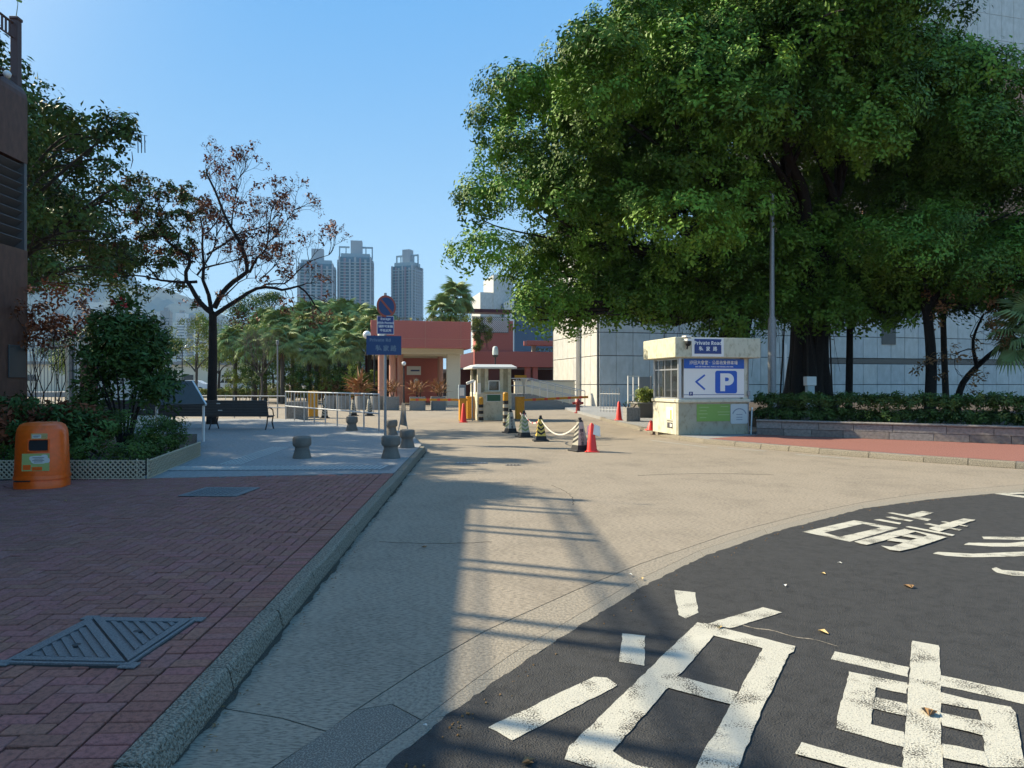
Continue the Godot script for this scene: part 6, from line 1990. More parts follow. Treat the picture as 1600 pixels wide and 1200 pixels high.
func planter(called: String, label: String, at: Vector3, w: float, h: float, turn: float) -> Node3D:
	var t := thing(called, label, "planter", at, turn)
	var g := Geo.new()
	var o := w / 2
	for s in [-1, 1]:
		g.box(Vector3(s * (o - 0.04), h / 2, 0), Vector3(0.08, h, w), Basis.IDENTITY, 0.01)
		g.box(Vector3(0, h / 2, s * (o - 0.04)), Vector3(w - 0.17, h, 0.08), Basis.IDENTITY, 0.01)
	part(t, "box", g, M.precast)
	g = Geo.new(); g.box(Vector3(0, h * 0.43, 0), Vector3(w - 0.17, h * 0.86, w - 0.17)); part(t, "soil", g, M.soil)
	return t

func round_planter(label: String, at: Vector3, r: float, h: float, group := "") -> void:
	var t := thing("round_planter", label, "planter", at, 0.0, group)
	var g := Geo.new(); g.lathe([Vector2(r, 0), Vector2(r, h), Vector2(r - 0.06, h), Vector2(r - 0.06, h - 0.1), Vector2(0, h - 0.1)], 20); part(t, "drum", g, M.precast)

func car(label: String, at: Vector3, turn: float, van: bool) -> void:
	var t := thing("parked_car" if not van else "parked_van", label, "van" if van else "car", at, turn)
	var L := 4.6
	var prof: PackedVector2Array
	if van: prof = PackedVector2Array([Vector2(-2.35, 0.35), Vector2(2.3, 0.35), Vector2(2.35, 1.0), Vector2(2.25, 1.75), Vector2(2.05, 1.88), Vector2(-1.0, 1.9), Vector2(-1.25, 1.82), Vector2(-1.9, 1.12), Vector2(-2.3, 0.98)])
	else: prof = PackedVector2Array([Vector2(-2.3, 0.3), Vector2(2.25, 0.3), Vector2(2.3, 0.8), Vector2(2.2, 1.02), Vector2(1.7, 1.08), Vector2(1.0, 1.46), Vector2(-0.3, 1.5), Vector2(-0.65, 1.44), Vector2(-1.35, 1.0), Vector2(-2.1, 0.82), Vector2(-2.3, 0.65)])
	var g := Geo.new(); g.plate(prof, Transform3D(), -0.86, 0.86); part(t, "body", g, M.car_white)
	for s in [-1, 1]:
		var ws := [[-1.55, -0.95, 1.15, 1.72], [-0.9, 0.55, 1.15, 1.72], [0.62, 2.05, 1.15, 1.72]] if van else [[-0.98, -0.05, 1.0, 1.38], [0.02, 1.1, 1.0, 1.38]]
		for w in ws:
			g = Geo.new()
			var sl := 0.42 if w == ws[0] else 0.06
			var p := PackedVector2Array([Vector2(w[0], w[2]), Vector2(w[1], w[2]), Vector2(w[1] - (0.05 if w != ws[-1] or van else 0.35), w[3]), Vector2(w[0] + sl, w[3])])
			g.plate(p, Transform3D(), s * 0.865 - 0.006, s * 0.865 + 0.006); part(t, "window", g, M.dark_glass)
		for x in [-1.45, 1.4]:
			g = Geo.new(); g.rod(Vector3(x, 0.32, s * 0.70), Vector3(x, 0.32, s * 0.88), 0.32, 18); var wh := part(t, "wheel", g, M.tyre)
			g = Geo.new(); g.rod(Vector3(x, 0.32, s * 0.86), Vector3(x, 0.32, s * 0.89), 0.2, 14); part(wh, "rim", g, M.steel)
		g = Geo.new(); g.box(Vector3(-2.26, 0.72 if not van else 0.85, s * 0.62), Vector3(0.1, 0.16, 0.3), Basis.IDENTITY, 0.02); part(t, "headlight", g, M.globe_white)

func make_forecourt() -> void:
	var g: Geo
	hedge("clipped_hedge", "long low yellow green hedge in front of the parked cars", "hedge", [-42, 84, -20, 80, -9, 74], 1.0, 0.0, 1.0, M.leaf_hedge_yellow, 42.0, 0.16)
	for q in [[-20.5, 76.0, 1.3], [-27.0, 80.0, 1.4], [-17.0, 72.0, 1.2], [-12.5, 66, 1.2]]:
		shrub("clipped_shrub", "rounded clipped yellow green shrub among the palm trunks", P(q[0], q[1]), [[0, 0.85, 0, q[2], 0.8, q[2]]], M.leaf_hedge_yellow, 26.0, 0.16, 0.07, "").set_meta("group", "rounded shrubs under the palms")
	g = Geo.new(); g.prism(pv([-62, 87, -24, 87, -24, 112, -62, 112]), -0.02, 0.6)
	structure("car_park", g, M.plaza, "raised car park deck beyond the hedge", "car park")
	car("white saloon car parked beyond the yellow green hedge", P(-41.5, 92, 0.6), 0.05, false)
	car("silver white people carrier parked beyond the hedge", P(-37.2, 95, 0.6), 0.05, true)
	globe_lamp("black lamp post with twin white globes, left of the bare tree trunk, nearer the cars", P(-32.5, 70), 5.2, 2, 0.2)
	globe_lamp("black lamp post with twin white globes close against the bare tree trunk", P(-28.8, 68), 5.1, 2, -0.1)
	globe_lamp("black lamp post with twin white globes behind the signpost", P(-9.3, 48), 4.9, 2, 0.0)
	globe_lamp("slim pale bollard lamp before the red canopy", P(-7.0, 46.0), 2.9, 1, 0.0)
	# things just beyond the railing
	planter("concrete_planter", "square grey concrete block beyond the steel railing", P(-9.75, 32.2), 0.85, 0.8, 0.1)
	var y := thing("yellow_cabinet", "yellow metal cabinet beyond the steel railing", "cabinet", P(-9.45, 33.8), 0.2)
	g = Geo.new(); g.box(Vector3(0, 0.65, 0), Vector3(0.42, 1.24, 0.42), Basis.IDENTITY, 0.02); part(y, "body", g, M.yellow_paint)
	g = Geo.new(); g.box(Vector3(0, 0.03, 0), Vector3(0.48, 0.06, 0.48)); part(y, "plinth", g, M.precast)
	stripes_cone("cone with broad black and yellow stripes next to the yellow cabinet", P(-8.75, 33.2), 0.2, M.rubber_and_slot_dark, 0.95)
	stripes_cone("striped cone seen through the middle of the steel railing", P(-8.0, 35.8), 0.5, M.rubber_and_slot_dark, 0.9)
	stripes_cone("striped cone beyond the right end of the steel railing", P(-7.2, 35.8), 0.5, M.rubber_and_slot_dark, 0.95)
	for q in [[-11.6, 45.5], [-10.7, 45.0], [-9.4, 44.5], [-8.4, 44.2]]:
		round_planter("round grey concrete planter before the red canopy", P(q[0], q[1]), 0.42, 0.85, "round planters before the canopy")
	for q in [[-7.4, 43.6, 0.95], [-5.75, 43.2, 0.95], [-4.55, 43.8, 0.9]]:
		var p := planter("concrete_planter", ["square grey concrete planter with russet plants by the pink columns", "square grey concrete planter beside the entry lane barrier arm", "square grey concrete planter set behind the one at the barrier arm"][int(q[0] > -6) + int(q[0] > -5)], P(q[0], q[1]), q[2], 0.82, 0.15)
		spiky(["russet spiky plant in the planter by the pink columns", "orange spiky plant in the planter beside the barrier arm", "orange brown spiky plant in the rear planter at the barrier"][int(q[0] > -6) + int(q[0] > -5)], P(q[0], q[1], 0.75), 1.35, M.leaf_orange, 90)
	for q in [[-10.2, 47.5, 2.6], [-13.8, 57, 2.3], [-16.6, 62, 2.3], [-21.5, 70.0, 2.4], [-14.9, 60, 2.0]]:
		spiky("orange leaved spiky plant growing before the palms", P(q[0], q[1], 0.1), q[2], M.leaf_orange, 130)
		get_child(get_child_count() - 1).set_meta("group", "orange spiky plants before the palms")
	# thin posts
	var po := thing("thin_post", "thin grey post beyond the bench with a small cap", "post", P(-10.1, 30.6, 0.134))
	g = Geo.new(); g.rod(Vector3.ZERO, Vector3(0, 3.2, 0), 0.03, 8); part(po, "shaft", g, M.galvanised)
	g = Geo.new(); g.box(Vector3(0, 3.25, 0), Vector3(0.1, 0.2, 0.1), Basis.IDENTITY, 0.02); part(po, "cap", g, M.galvanised)
	# dark arcade behind the palms
	var sh := thing("shelter", "dark shaded pavilion behind the palm trunks", "shelter", P(-21, 92), 0.1)
	g = Geo.new(); g.box(Vector3(6, 3.3, -3), Vector3(17, 0.5, 6), Basis.IDENTITY, 0.05); part(sh, "roof", g, M.pavilion_wood)
	g = Geo.new(); g.box(Vector3(6, 1.6, -6), Vector3(17, 3.2, 0.3)); part(sh, "back_wall", g, M.pavilion_wood)
	for k in 7:
		g = Geo.new(); g.box(Vector3(-2 + k * 2.6, 1.55, -0.3), Vector3(0.3, 3.1, 0.3)); part(sh, "column", g, M.pavilion_wood)
	# low white buildings far left
	var wb := thing("low_building", "low pale building glimpsed behind the car park trees", "building", P(-62, 120), 0.1)
	g = Geo.new(); g.box(Vector3(0, 2.4, 0), Vector3(38, 4.8, 8)); part(wb, "wall", g, M.cream_paint)
	g = Geo.new(); g.box(Vector3(0, 5.0, 0), Vector3(39, 0.5, 9)); part(wb, "roof", g, M.precast)
	for k in 6:
		g = Geo.new(); g.box(Vector3(-16 + k * 6.1, 2.6, 4.02), Vector3(1.6, 1.0, 0.06)); part(wb, "window", g, M.dark_glass)

# ---------------------------------------------------------------- right: ramp, planter wall, hedge, lamp post
func make_right_things() -> void:
	var g: Geo
	# ramp beside the hall, with handrails
	var r := thing("access_ramp", "concrete ramp with steel handrails rising beside the hall", "ramp", P(3.9, 44.0), TURN)
	g = Geo.new()
	g.plate(PackedVector2Array([Vector2(0.9, 0.0), Vector2(0.9, 0.15), Vector2(-2.6, 1.0), Vector2(-5.5, 1.0), Vector2(-5.5, 0.0)]), Transform3D(), -2.4, -1.0); part(r, "ramp_body", g, M.precast)
	for zz in [-0.95, -2.45]:
		for hgt in [0.95, 0.5]:
			g = Geo.new()
			g.tube([Vector3(1.0, 0.2 + hgt, zz), Vector3(-2.6, 1.0 + hgt, zz), Vector3(-5.5, 1.0 + hgt, zz)], [0.03, 0.03, 0.03], 6); part(r, "handrail", g, M.steel)
		for k in 14:
			var x := 1.0 - k * 0.5
			var y := lerpf(0.15, 1.0, clampf((1.0 - x) / 3.6, 0, 1))
			g = Geo.new(); g.rod(Vector3(x, y - 0.1, zz), Vector3(x, y + 0.98, zz), 0.02, 6); part(r, "baluster", g, M.steel)
	var sw := thing("screen_wall", "low beige wall below the ramp railing", "wall", P(1.8, 47.5), TURN)
	g = Geo.new(); g.box(Vector3(0.4, 0.9, 0), Vector3(4.2, 1.8, 0.25), Basis.IDENTITY, 0.02); part(sw, "wall", g, M.cream_paint)
	g = Geo.new(); g.box(Vector3(0.4, 1.83, 0), Vector3(4.3, 0.06, 0.33)); part(sw, "coping", g, M.precast)
	var rl := thing("steel_railing", "short steel railing of upright bars before the hall corner", "railing", P(4.75, 38.0, 0.126), -0.9)
	for k in 7:
		g = Geo.new(); g.rod(Vector3(k * 0.22, 0, 0), Vector3(k * 0.22, 1.15 + (0.12 if k % 3 == 0 else 0.0), 0), 0.018, 6); part(rl, "bar", g, M.galvanised)
	for y in [0.12, 0.95]:
		g = Geo.new(); g.rod(Vector3(-0.05, y, 0), Vector3(1.4, y, 0), 0.02, 6); part(rl, "rail", g, M.galvanised)
	var gt := thing("metal_gate", "narrow white framed gate standing open by the hall corner", "gate", P(6.05, 37.0, 0.126), 0.3)
	for x in [0.0, 0.3, 0.62]:
		g = Geo.new(); g.box(Vector3(x, 0.95, 0), Vector3(0.05, 1.9, 0.05)); part(gt, "upright", g, M.sign_white)
	for y in [0.1, 0.9, 1.88]:
		g = Geo.new(); g.box(Vector3(0.31, y, 0), Vector3(0.57, 0.05, 0.04)); part(gt, "crossbar", g, M.sign_white)
	g = Geo.new(); g.box(Vector3(1.0, 1.4, -0.1), Vector3(0.7, 0.9, 0.04)); part(gt, "mesh_panel", g, M.galvanised)
	g = Geo.new(); g.box(Vector3(1.4, 0.95, -0.1), Vector3(0.06, 1.9, 0.06)); part(gt, "end_post", g, M.galvanised)
	# raised bed with a leafy hedge left of the kiosk
	var rb := thing("stone_planter", "low grey stone planter wall left of the kiosk", "planter", P(5.6, 31.0, 0.126), 0.12)
	g = Geo.new(); g.box(Vector3(1.2, 0.3, -0.6), Vector3(2.6, 0.6, 1.2), Basis.IDENTITY, 0.02); part(rb, "wall", g, M.stone)
	g = Geo.new(); g.box(Vector3(1.2, 0.63, -0.6), Vector3(2.7, 0.06, 1.3), Basis.IDENTITY, 0.015); part(rb, "coping", g, M.precast)
	hedge("leafy_hedge", "bright green leafy hedge in the stone planter left of the kiosk", "hedge", [5.6, 31.4, 8.0, 31.8], 0.9, 0.75, 1.35, M.leaf_light, 110.0, 0.10)
	var pc := planter("concrete_planter", "small square dark planter on the pavement left of the kiosk", P(4.75, 28.2, 0.126), 0.55, 0.55, 0.1)
	spiky("small dark potted plant in the square planter left of the kiosk", P(4.75, 28.2, 0.62), 0.4, M.leaf_dark, 40)
	red_cone("red cone behind the small square planter", P(4.35, 28.9, 0.126), 0.75)
	red_cone("small orange red cone at the kiosk's left rear corner", P(4.42, 22.6, 0.126), 0.3)
	# planter wall of stone blocks along the right pavement
	var a := Vector2(7.15, 20.7)
	var b := Vector2(13.0, 17.0)
	var c := Vector2(26.0, 14.6)
	var pw := thing("planter_wall", "low planter wall of mixed pale and dark stone blocks below the hedge", "wall", P(a.x, a.y, 0.126))
	mat("block_dark", 0.25, 0.225, 0.20, 0.9)
	mat("block_mid", 0.34, 0.31, 0.275, 0.9)
	for key in ["block_dark", "block_mid"]: tri_map(M[key], M.precast.albedo_texture, Vector3(0.7, 0.7, 0.7), true, M.concrete_strip.normal_texture, 0.5)
	for sgm in [[a, b], [b, c]]:
		var dir: Vector2 = (sgm[1] - sgm[0]).normalized()
		var L: float = sgm[0].distance_to(sgm[1])
		var x3 := Vector3(dir.x, 0, -dir.y)
		var bs := Basis(x3, Vector3.UP, x3.cross(Vector3.UP))
		for row in 2:
			var s := -0.3 * (row % 2)
			while s < L:
				var l := minf(rnd(0.7, 1.25), L - s)
				if s + l > 0.02 and l > 0.1:
					var s0 := maxf(s, 0)
					g = Geo.new(); g.box(Vector3.ZERO, Vector3(s + l - s0 - 0.008, 0.189, 0.24 + rnd(-0.01, 0.01)), Basis.IDENTITY, 0.008)
					var o: Vector2 = sgm[0] - a + dir * (s0 + (s + l - s0) / 2)
					inst(pw, "block", g.mesh(), [M.block_dark, M.block_mid, M.block_mid, M.precast][mini(3, rng.randi() % 4 + (1 if row == 1 else 0))], Transform3D(bs, Vector3(o.x, 0.098 + row * 0.195, -o.y)))
				s += l
		g = Geo.new()
		var m: Vector2 = (sgm[0] + sgm[1]) * 0.5 - a
		g.box(Vector3.ZERO, Vector3(L, 0.05, 0.32), Basis.IDENTITY, 0.012); inst(pw, "coping", g.mesh(), M.block_mid, Transform3D(bs, Vector3(m.x, 0.418, -m.y)))
	g = Geo.new()
	g.prism(pv([7.3, 20.85, 13.05, 17.2, 26.0, 14.85, 40, 16, 40, 55, 24, 50, 14, 47, 7.6, 45.5, 7.3, 34, 8.4, 24]), 0.0, 0.5)
	structure("planting_bed", g, M.soil, "shaded soil of the raised bed under the banyan", "planting bed")
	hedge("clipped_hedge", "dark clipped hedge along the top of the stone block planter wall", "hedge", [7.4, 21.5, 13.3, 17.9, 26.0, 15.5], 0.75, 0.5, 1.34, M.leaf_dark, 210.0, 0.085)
	# lamp column
	var lp := thing("lamp_column", "tall silver lamp column in front of the banyan trunk", "lamp post", P(8.42, 23.0, 0.5))
	g = Geo.new(); g.tube([Vector3.ZERO, Vector3(0, 3.2, 0)], [0.13, 0.13], 14); part(lp, "base_shaft", g, M.galvanised)
	g = Geo.new(); g.tube([Vector3(0, 3.2, 0), Vector3(0, 3.3, 0), Vector3(0, 7.3, 0)], [0.12, 0.085, 0.065], 12); part(lp, "upper_shaft", g, M.galvanised)
	g = Geo.new(); g.tube([Vector3(0, 7.2, 0), Vector3(0.1, 7.5, -0.4), Vector3(0.2, 7.55, -1.3)], [0.05, 0.045, 0.04], 8); part(lp, "arm", g, M.galvanised)
	g = Geo.new(); g.box(Vector3(0.22, 7.52, -1.5), Vector3(0.24, 0.12, 0.7), Basis.IDENTITY, 0.03); part(lp, "lamp_head", g, M.galvanised)
	g = Geo.new(); g.box(Vector3(0.0, 0.6, 0.13), Vector3(0.12, 0.4, 0.02)); part(lp, "access_door", g, M.steel)
	var mb := thing("meter_box", "small pale meter box standing at the banyan roots", "box", P(10.4, 24.8, 0.5), 0.1)
	g = Geo.new(); g.box(Vector3(0, 0.55, 0), Vector3(0.26, 1.1, 0.2), Basis.IDENTITY, 0.02); part(mb, "post", g, M.poster_pale)
	g = Geo.new(); g.box(Vector3(0, 1.2, 0), Vector3(0.36, 0.32, 0.26), Basis.IDENTITY, 0.02); part(mb, "box", g, M.sign_white)

# ---------------------------------------------------------------- trees
func make_trees() -> void:
	banyan()
	right_trees()
	bare_tree()
	left_tree()
	mid_trees()
	palms()

func banyan() -> void:
	var o := P(11.3, 27.0, 0.5)
	var t := thing("banyan_tree", "huge spreading banyan with many fused trunks and hanging roots", "tree", o)
	var g := Geo.new()
	# fused stems with flaring roots
	for k in 13:
		var a := k * TAU / 13 + rnd(-0.2, 0.2)
		var r := rnd(0.25, 0.75)
		var c := Vector3(cos(a) * r, 0, sin(a) * r)
		limb(g, [c * rnd(1.9, 2.6) + Vector3(0, -0.3, 0), c * 1.35 + Vector3(0, 0.5, 0), c + Vector3(0, 1.6, 0), c * 0.9 + Vector3(rnd(-0.2, 0.2), 3.4, rnd(-0.2, 0.2)), c * 1.5 + Vector3(0, 5.2, 0)], rnd(0.2, 0.34), rnd(0.2, 0.3), 9)
	# a second group of stems further left, behind the kiosk
	for k in 8:
		var a := k * TAU / 8 + rnd(-0.2, 0.2)
		var c := Vector3(cos(a) * 0.4, 0, sin(a) * 0.4)
		limb(g, [Vector3(-3.3, -0.3, 0.5) + c * 2.0, Vector3(-3.3, 0.6, 0.5) + c * 1.2, Vector3(-3.1, 2.2, 0.4) + c, Vector3(-2.6, 4.5, 0.2) + c, Vector3(-2.2, 6.5, 0) + c * 1.4], 0.22, 0.16, 8)
	part(t, "trunk", g, M.bark_dark)
	# limbs out to the crown
	var lobes := [
		[9.8, 12.0, 27, 6.4, 5.4, 6.0], [2.8, 9.6, 26.5, 4.3, 3.6, 4.2], [4.6, 12.3, 27, 3.0, 2.2, 3.4], [3.2, 12.8, 27, 2.0, 1.5, 2.2], [5.4, 8.2, 26.6, 2.6, 1.6, 2.0], [1.3, 7.2, 25.8, 3.0, 2.2, 2.8], [5.4, 7.0, 24.6, 4.4, 2.6, 3.2],
		[7.8, 15.2, 27, 3.4, 3.0, 4.2], [9.6, 15.8, 27, 3.4, 3.2, 4.4], [11.6, 10.4, 23.8, 4.6, 2.4, 2.8], [14.6, 9.8, 26, 3.8, 2.8, 4.2], [1.9, 4.1, 25.8, 1.4, 1.0, 1.3], [4.4, 4.0, 26.0, 1.8, 1.0, 1.4], [6.4, 4.0, 26.4, 1.6, 0.9, 1.2], [4.5, 10.0, 21.8, 3.4, 2.8, 2.4], [8.6, 11.6, 21.2, 3.8, 2.8, 2.4], [12.9, 4.4, 25.5, 1.0, 0.7, 0.8], [6.8, 4.1, 25.3, 2.0, 0.9, 0.9], [10.8, 4.3, 25.6, 1.7, 0.9, 0.9], [14.2, 4.3, 25.2, 2.0, 0.9, 1.0], [16.4, 4.4, 24.6, 1.9, 0.9, 1.0], [17.0, 4.9, 24.5, 2.2, 1.1, 1.4], [8.4, 10.2, 22.4, 4.0, 3.2, 2.4], [6.8, 5.4, 25.8, 2.6, 1.5, 2.0], [9.4, 5.7, 26.2, 3.0, 1.7, 1.4], [12.8, 5.9, 26.0, 3.2, 1.8, 1.5], [15.6, 5.7, 25.5, 2.4, 1.5, 1.5], [7.6, 5.4, 29.5, 4.2, 1.7, 2.0], [13.4, 5.8, 30.0, 5.0, 1.6, 2.0], [3.2, 5.6, 28.0, 3.0, 1.6, 2.0], [19.0, 6.2, 28.0, 3.0, 1.6, 2.0]]
	g = Geo.new()
	var loc := []
	for l in lobes:
		var q: Array = l.duplicate()
		q[0] = l[0] - o.x; q[1] = l[1] - o.y; q[2] = -l[2] - o.z
		loc.append(q)
		var e := Vector3(q[0], q[1], q[2])
		var s := Vector3(clampf(e.x * 0.12, -0.8, 0.8), 4.6, clampf(e.z * 0.12, -0.6, 0.6))
		limb(g, [s - Vector3(0, 1.0, 0), s + (e - s) * 0.3 + Vector3(0, 0.8, 0), s + (e - s) * 0.65 + rdir() * 0.5, e + rdir() * 0.6], 0.3, 0.09, 7)
		for k in 6:
			var d := rdir()
			d.y = absf(d.y) * 0.6
			limb(g, [s + (e - s) * rnd(0.5, 0.9), e + Vector3(d.x * q[3], d.y * q[4], d.z * q[5]) * 0.5 + rdir() * 0.3, e + Vector3(d.x * q[3], d.y * q[4], d.z * q[5]) * 0.92], 0.09, 0.02, 5)
	part(t, "branches", g, M.bark_dark)
	g = Geo.new()
	for k in 60:   # hanging roots
		var p := Vector3(rnd(-5.5, 1.5), rnd(4.2, 5.6), rnd(-1.5, 2.0))
		var dn := rnd(0.8, 3.6)
		limb(g, [p, p + Vector3(rnd(-0.1, 0.1), -dn * 0.5, rnd(-0.1, 0.1)), p + Vector3(rnd(-0.2, 0.2), -dn, 0)], 0.013, 0.006, 4)
	for k in 6:
		var p := Vector3(rnd(-1.6, 1.2), 4.4, rnd(-1.0, 1.2))
		limb(g, [p, Vector3(p.x * 1.15, 2.0, p.z * 1.2), Vector3(p.x * 1.3, -0.2, p.z * 1.4)], 0.03, 0.035, 5)
	part(t, "hanging_roots", g, M.bark)
	var cl := sub_clumps(loc, 1.05, 0.7, 1.35, 0.6)
	foliage(t, "crown", M.leaf_banyan, sprig(15, 0.24, 0.15, 0.078, 11), cl, 23.0, 0.7, 1.3, 0.6, [0.5, 1.4])

func simple_tree(called: String, label: String, at: Vector3, lobes: Array, m: Material, bk: Material, r0: float, fork: float, per: float, rmin: float, rmax: float, dens: float, leaf_l: float, group := "", n_leaf := 11, tint := [0.7, 1.25]) -> Node3D:
	var t := thing(called, label, "tree", at, 0.0, group)
	var g := Geo.new()
	limb(g, [Vector3(0, -0.1, 0), Vector3(rnd(-0.1, 0.1), fork * 0.5, rnd(-0.1, 0.1)), Vector3(rnd(-0.2, 0.2), fork, rnd(-0.2, 0.2))], r0, r0 * 0.7, 9)
	part(t, "trunk", g, bk)
	g = Geo.new()
	for q in lobes:
		var e := Vector3(q[0], q[1], q[2])
		limb(g, [Vector3(0, fork * 0.9, 0), Vector3(0, fork, 0).lerp(e, 0.4) + rdir() * 0.2, e], r0 * 0.5, r0 * 0.15, 6)
		for k in 4:
			var d := rdir()
			limb(g, [Vector3(0, fork, 0).lerp(e, rnd(0.5, 0.95)), e + Vector3(d.x * q[3], d.y * q[4], d.z * q[5]) * 0.85], r0 * 0.16, 0.012, 4)
	part(t, "branches", g, bk)
	foliage(t, "crown", m, sprig(n_leaf, leaf_l * 2.0, leaf_l, leaf_l * 0.5, 21), sub_clumps(lobes, per, rmin, rmax, 0.4), dens, 0.8, 1.3, 0.35, tint)
	return t

func right_trees() -> void:
	simple_tree("shade_tree", "slim dark trunked tree with broad crown beside the hall's dark recess band", P(14.1, 24.0, 0.5), [[1.8, 7.2, 0.5, 3.6, 2.6, 2.8], [5.0, 8.6, 0, 3.6, 2.6, 3.0], [0.5, 4.7, 1.4, 2.2, 1.2, 1.6], [3.8, 5.0, 1.8, 2.4, 1.2, 1.6], [6.5, 5.6, 1.0, 2.6, 1.8, 2.0], [-1.6, 5.4, 1.6, 1.8, 1.2, 1.4], [7.2, 3.6, 0.8, 1.6, 1.3, 1.3]], M.leaf_banyan, M.bark_dark, 0.2, 4.2, 1.3, 0.7, 1.2, 20.0, 0.125, "", 15)
	simple_tree("shade_tree", "thin straight trunk next to the slim dark trunked tree", P(15.6, 25.5, 0.5), [[0.2, 7.6, 0, 2.0, 1.8, 2.0], [0.6, 9.4, 0, 2.2, 1.8, 2.2]], M.leaf_banyan, M.bark, 0.12, 6.0, 1.2, 0.7, 1.1, 18.0, 0.125, "", 15)
	simple_tree("shade_tree", "straight dark pole like trunk before the hall wall, nearest the banyan", P(12.6, 26.6, 0.5), [[0.0, 7.2, 0, 1.8, 1.6, 1.8]], M.leaf_banyan, M.bark_dark, 0.14, 6.2, 1.2, 0.7, 1.1, 18.0, 0.125, "", 15)
	# leaning small tree with reddish leaves
	var t := thing("leaning_tree", "small leaning tree with sparse reddish leaves before the hall", "tree", P(16.0, 24.6, 0.5))
	var g := Geo.new()
	limb(g, [Vector3(-0.6, -0.1, 0), Vector3(-0.45, 1.0, 0), Vector3(0.2, 1.8, 0), Vector3(1.0, 2.5, 0), Vector3(1.8, 3.4, 0)], 0.13, 0.06, 8)
	limb(g, [Vector3(0.1, 1.7, 0), Vector3(-0.1, 2.6, 0.1), Vector3(0.2, 3.5, 0.2)], 0.07, 0.03, 6)
	part(t, "trunk", g, M.bark_dark)
	g = Geo.new()
	var tips := []
	for q in [[Vector3(0.1, 2.6, 0.1), Vector3(-1, 0.15, 0.2)], [Vector3(0.2, 3.3, 0.2), Vector3(-1, 0.1, 0.4)], [Vector3(0.0, 2.3, 0.1), Vector3(-1, -0.1, 0.5)], [Vector3(1.0, 2.5, 0), Vector3(0.3, 1, 0.3)]]:
		twigs(g, q[0], q[1].normalized(), 1.0, 0.025, 3, tips, 0.05, 0.6)
	part(t, "branches", g, M.bark)
	var cl := []
	for p in tips: cl.append([p, Vector3(0.16, 0.12, 0.16)])
	foliage(t, "crown", M.leaf_orange, sprig(5, 0.14, 0.13, 0.06, 31), cl, 60.0, 0.7, 1.2, 0.2, [0.5, 1.0])
	# fan palm standing in the shade
	fan_palm("shaded fan palm with thick grey trunk above the dark hedge", P(16.4, 22.4, 0.5), 2.9, 20, 0.85, 0.17)

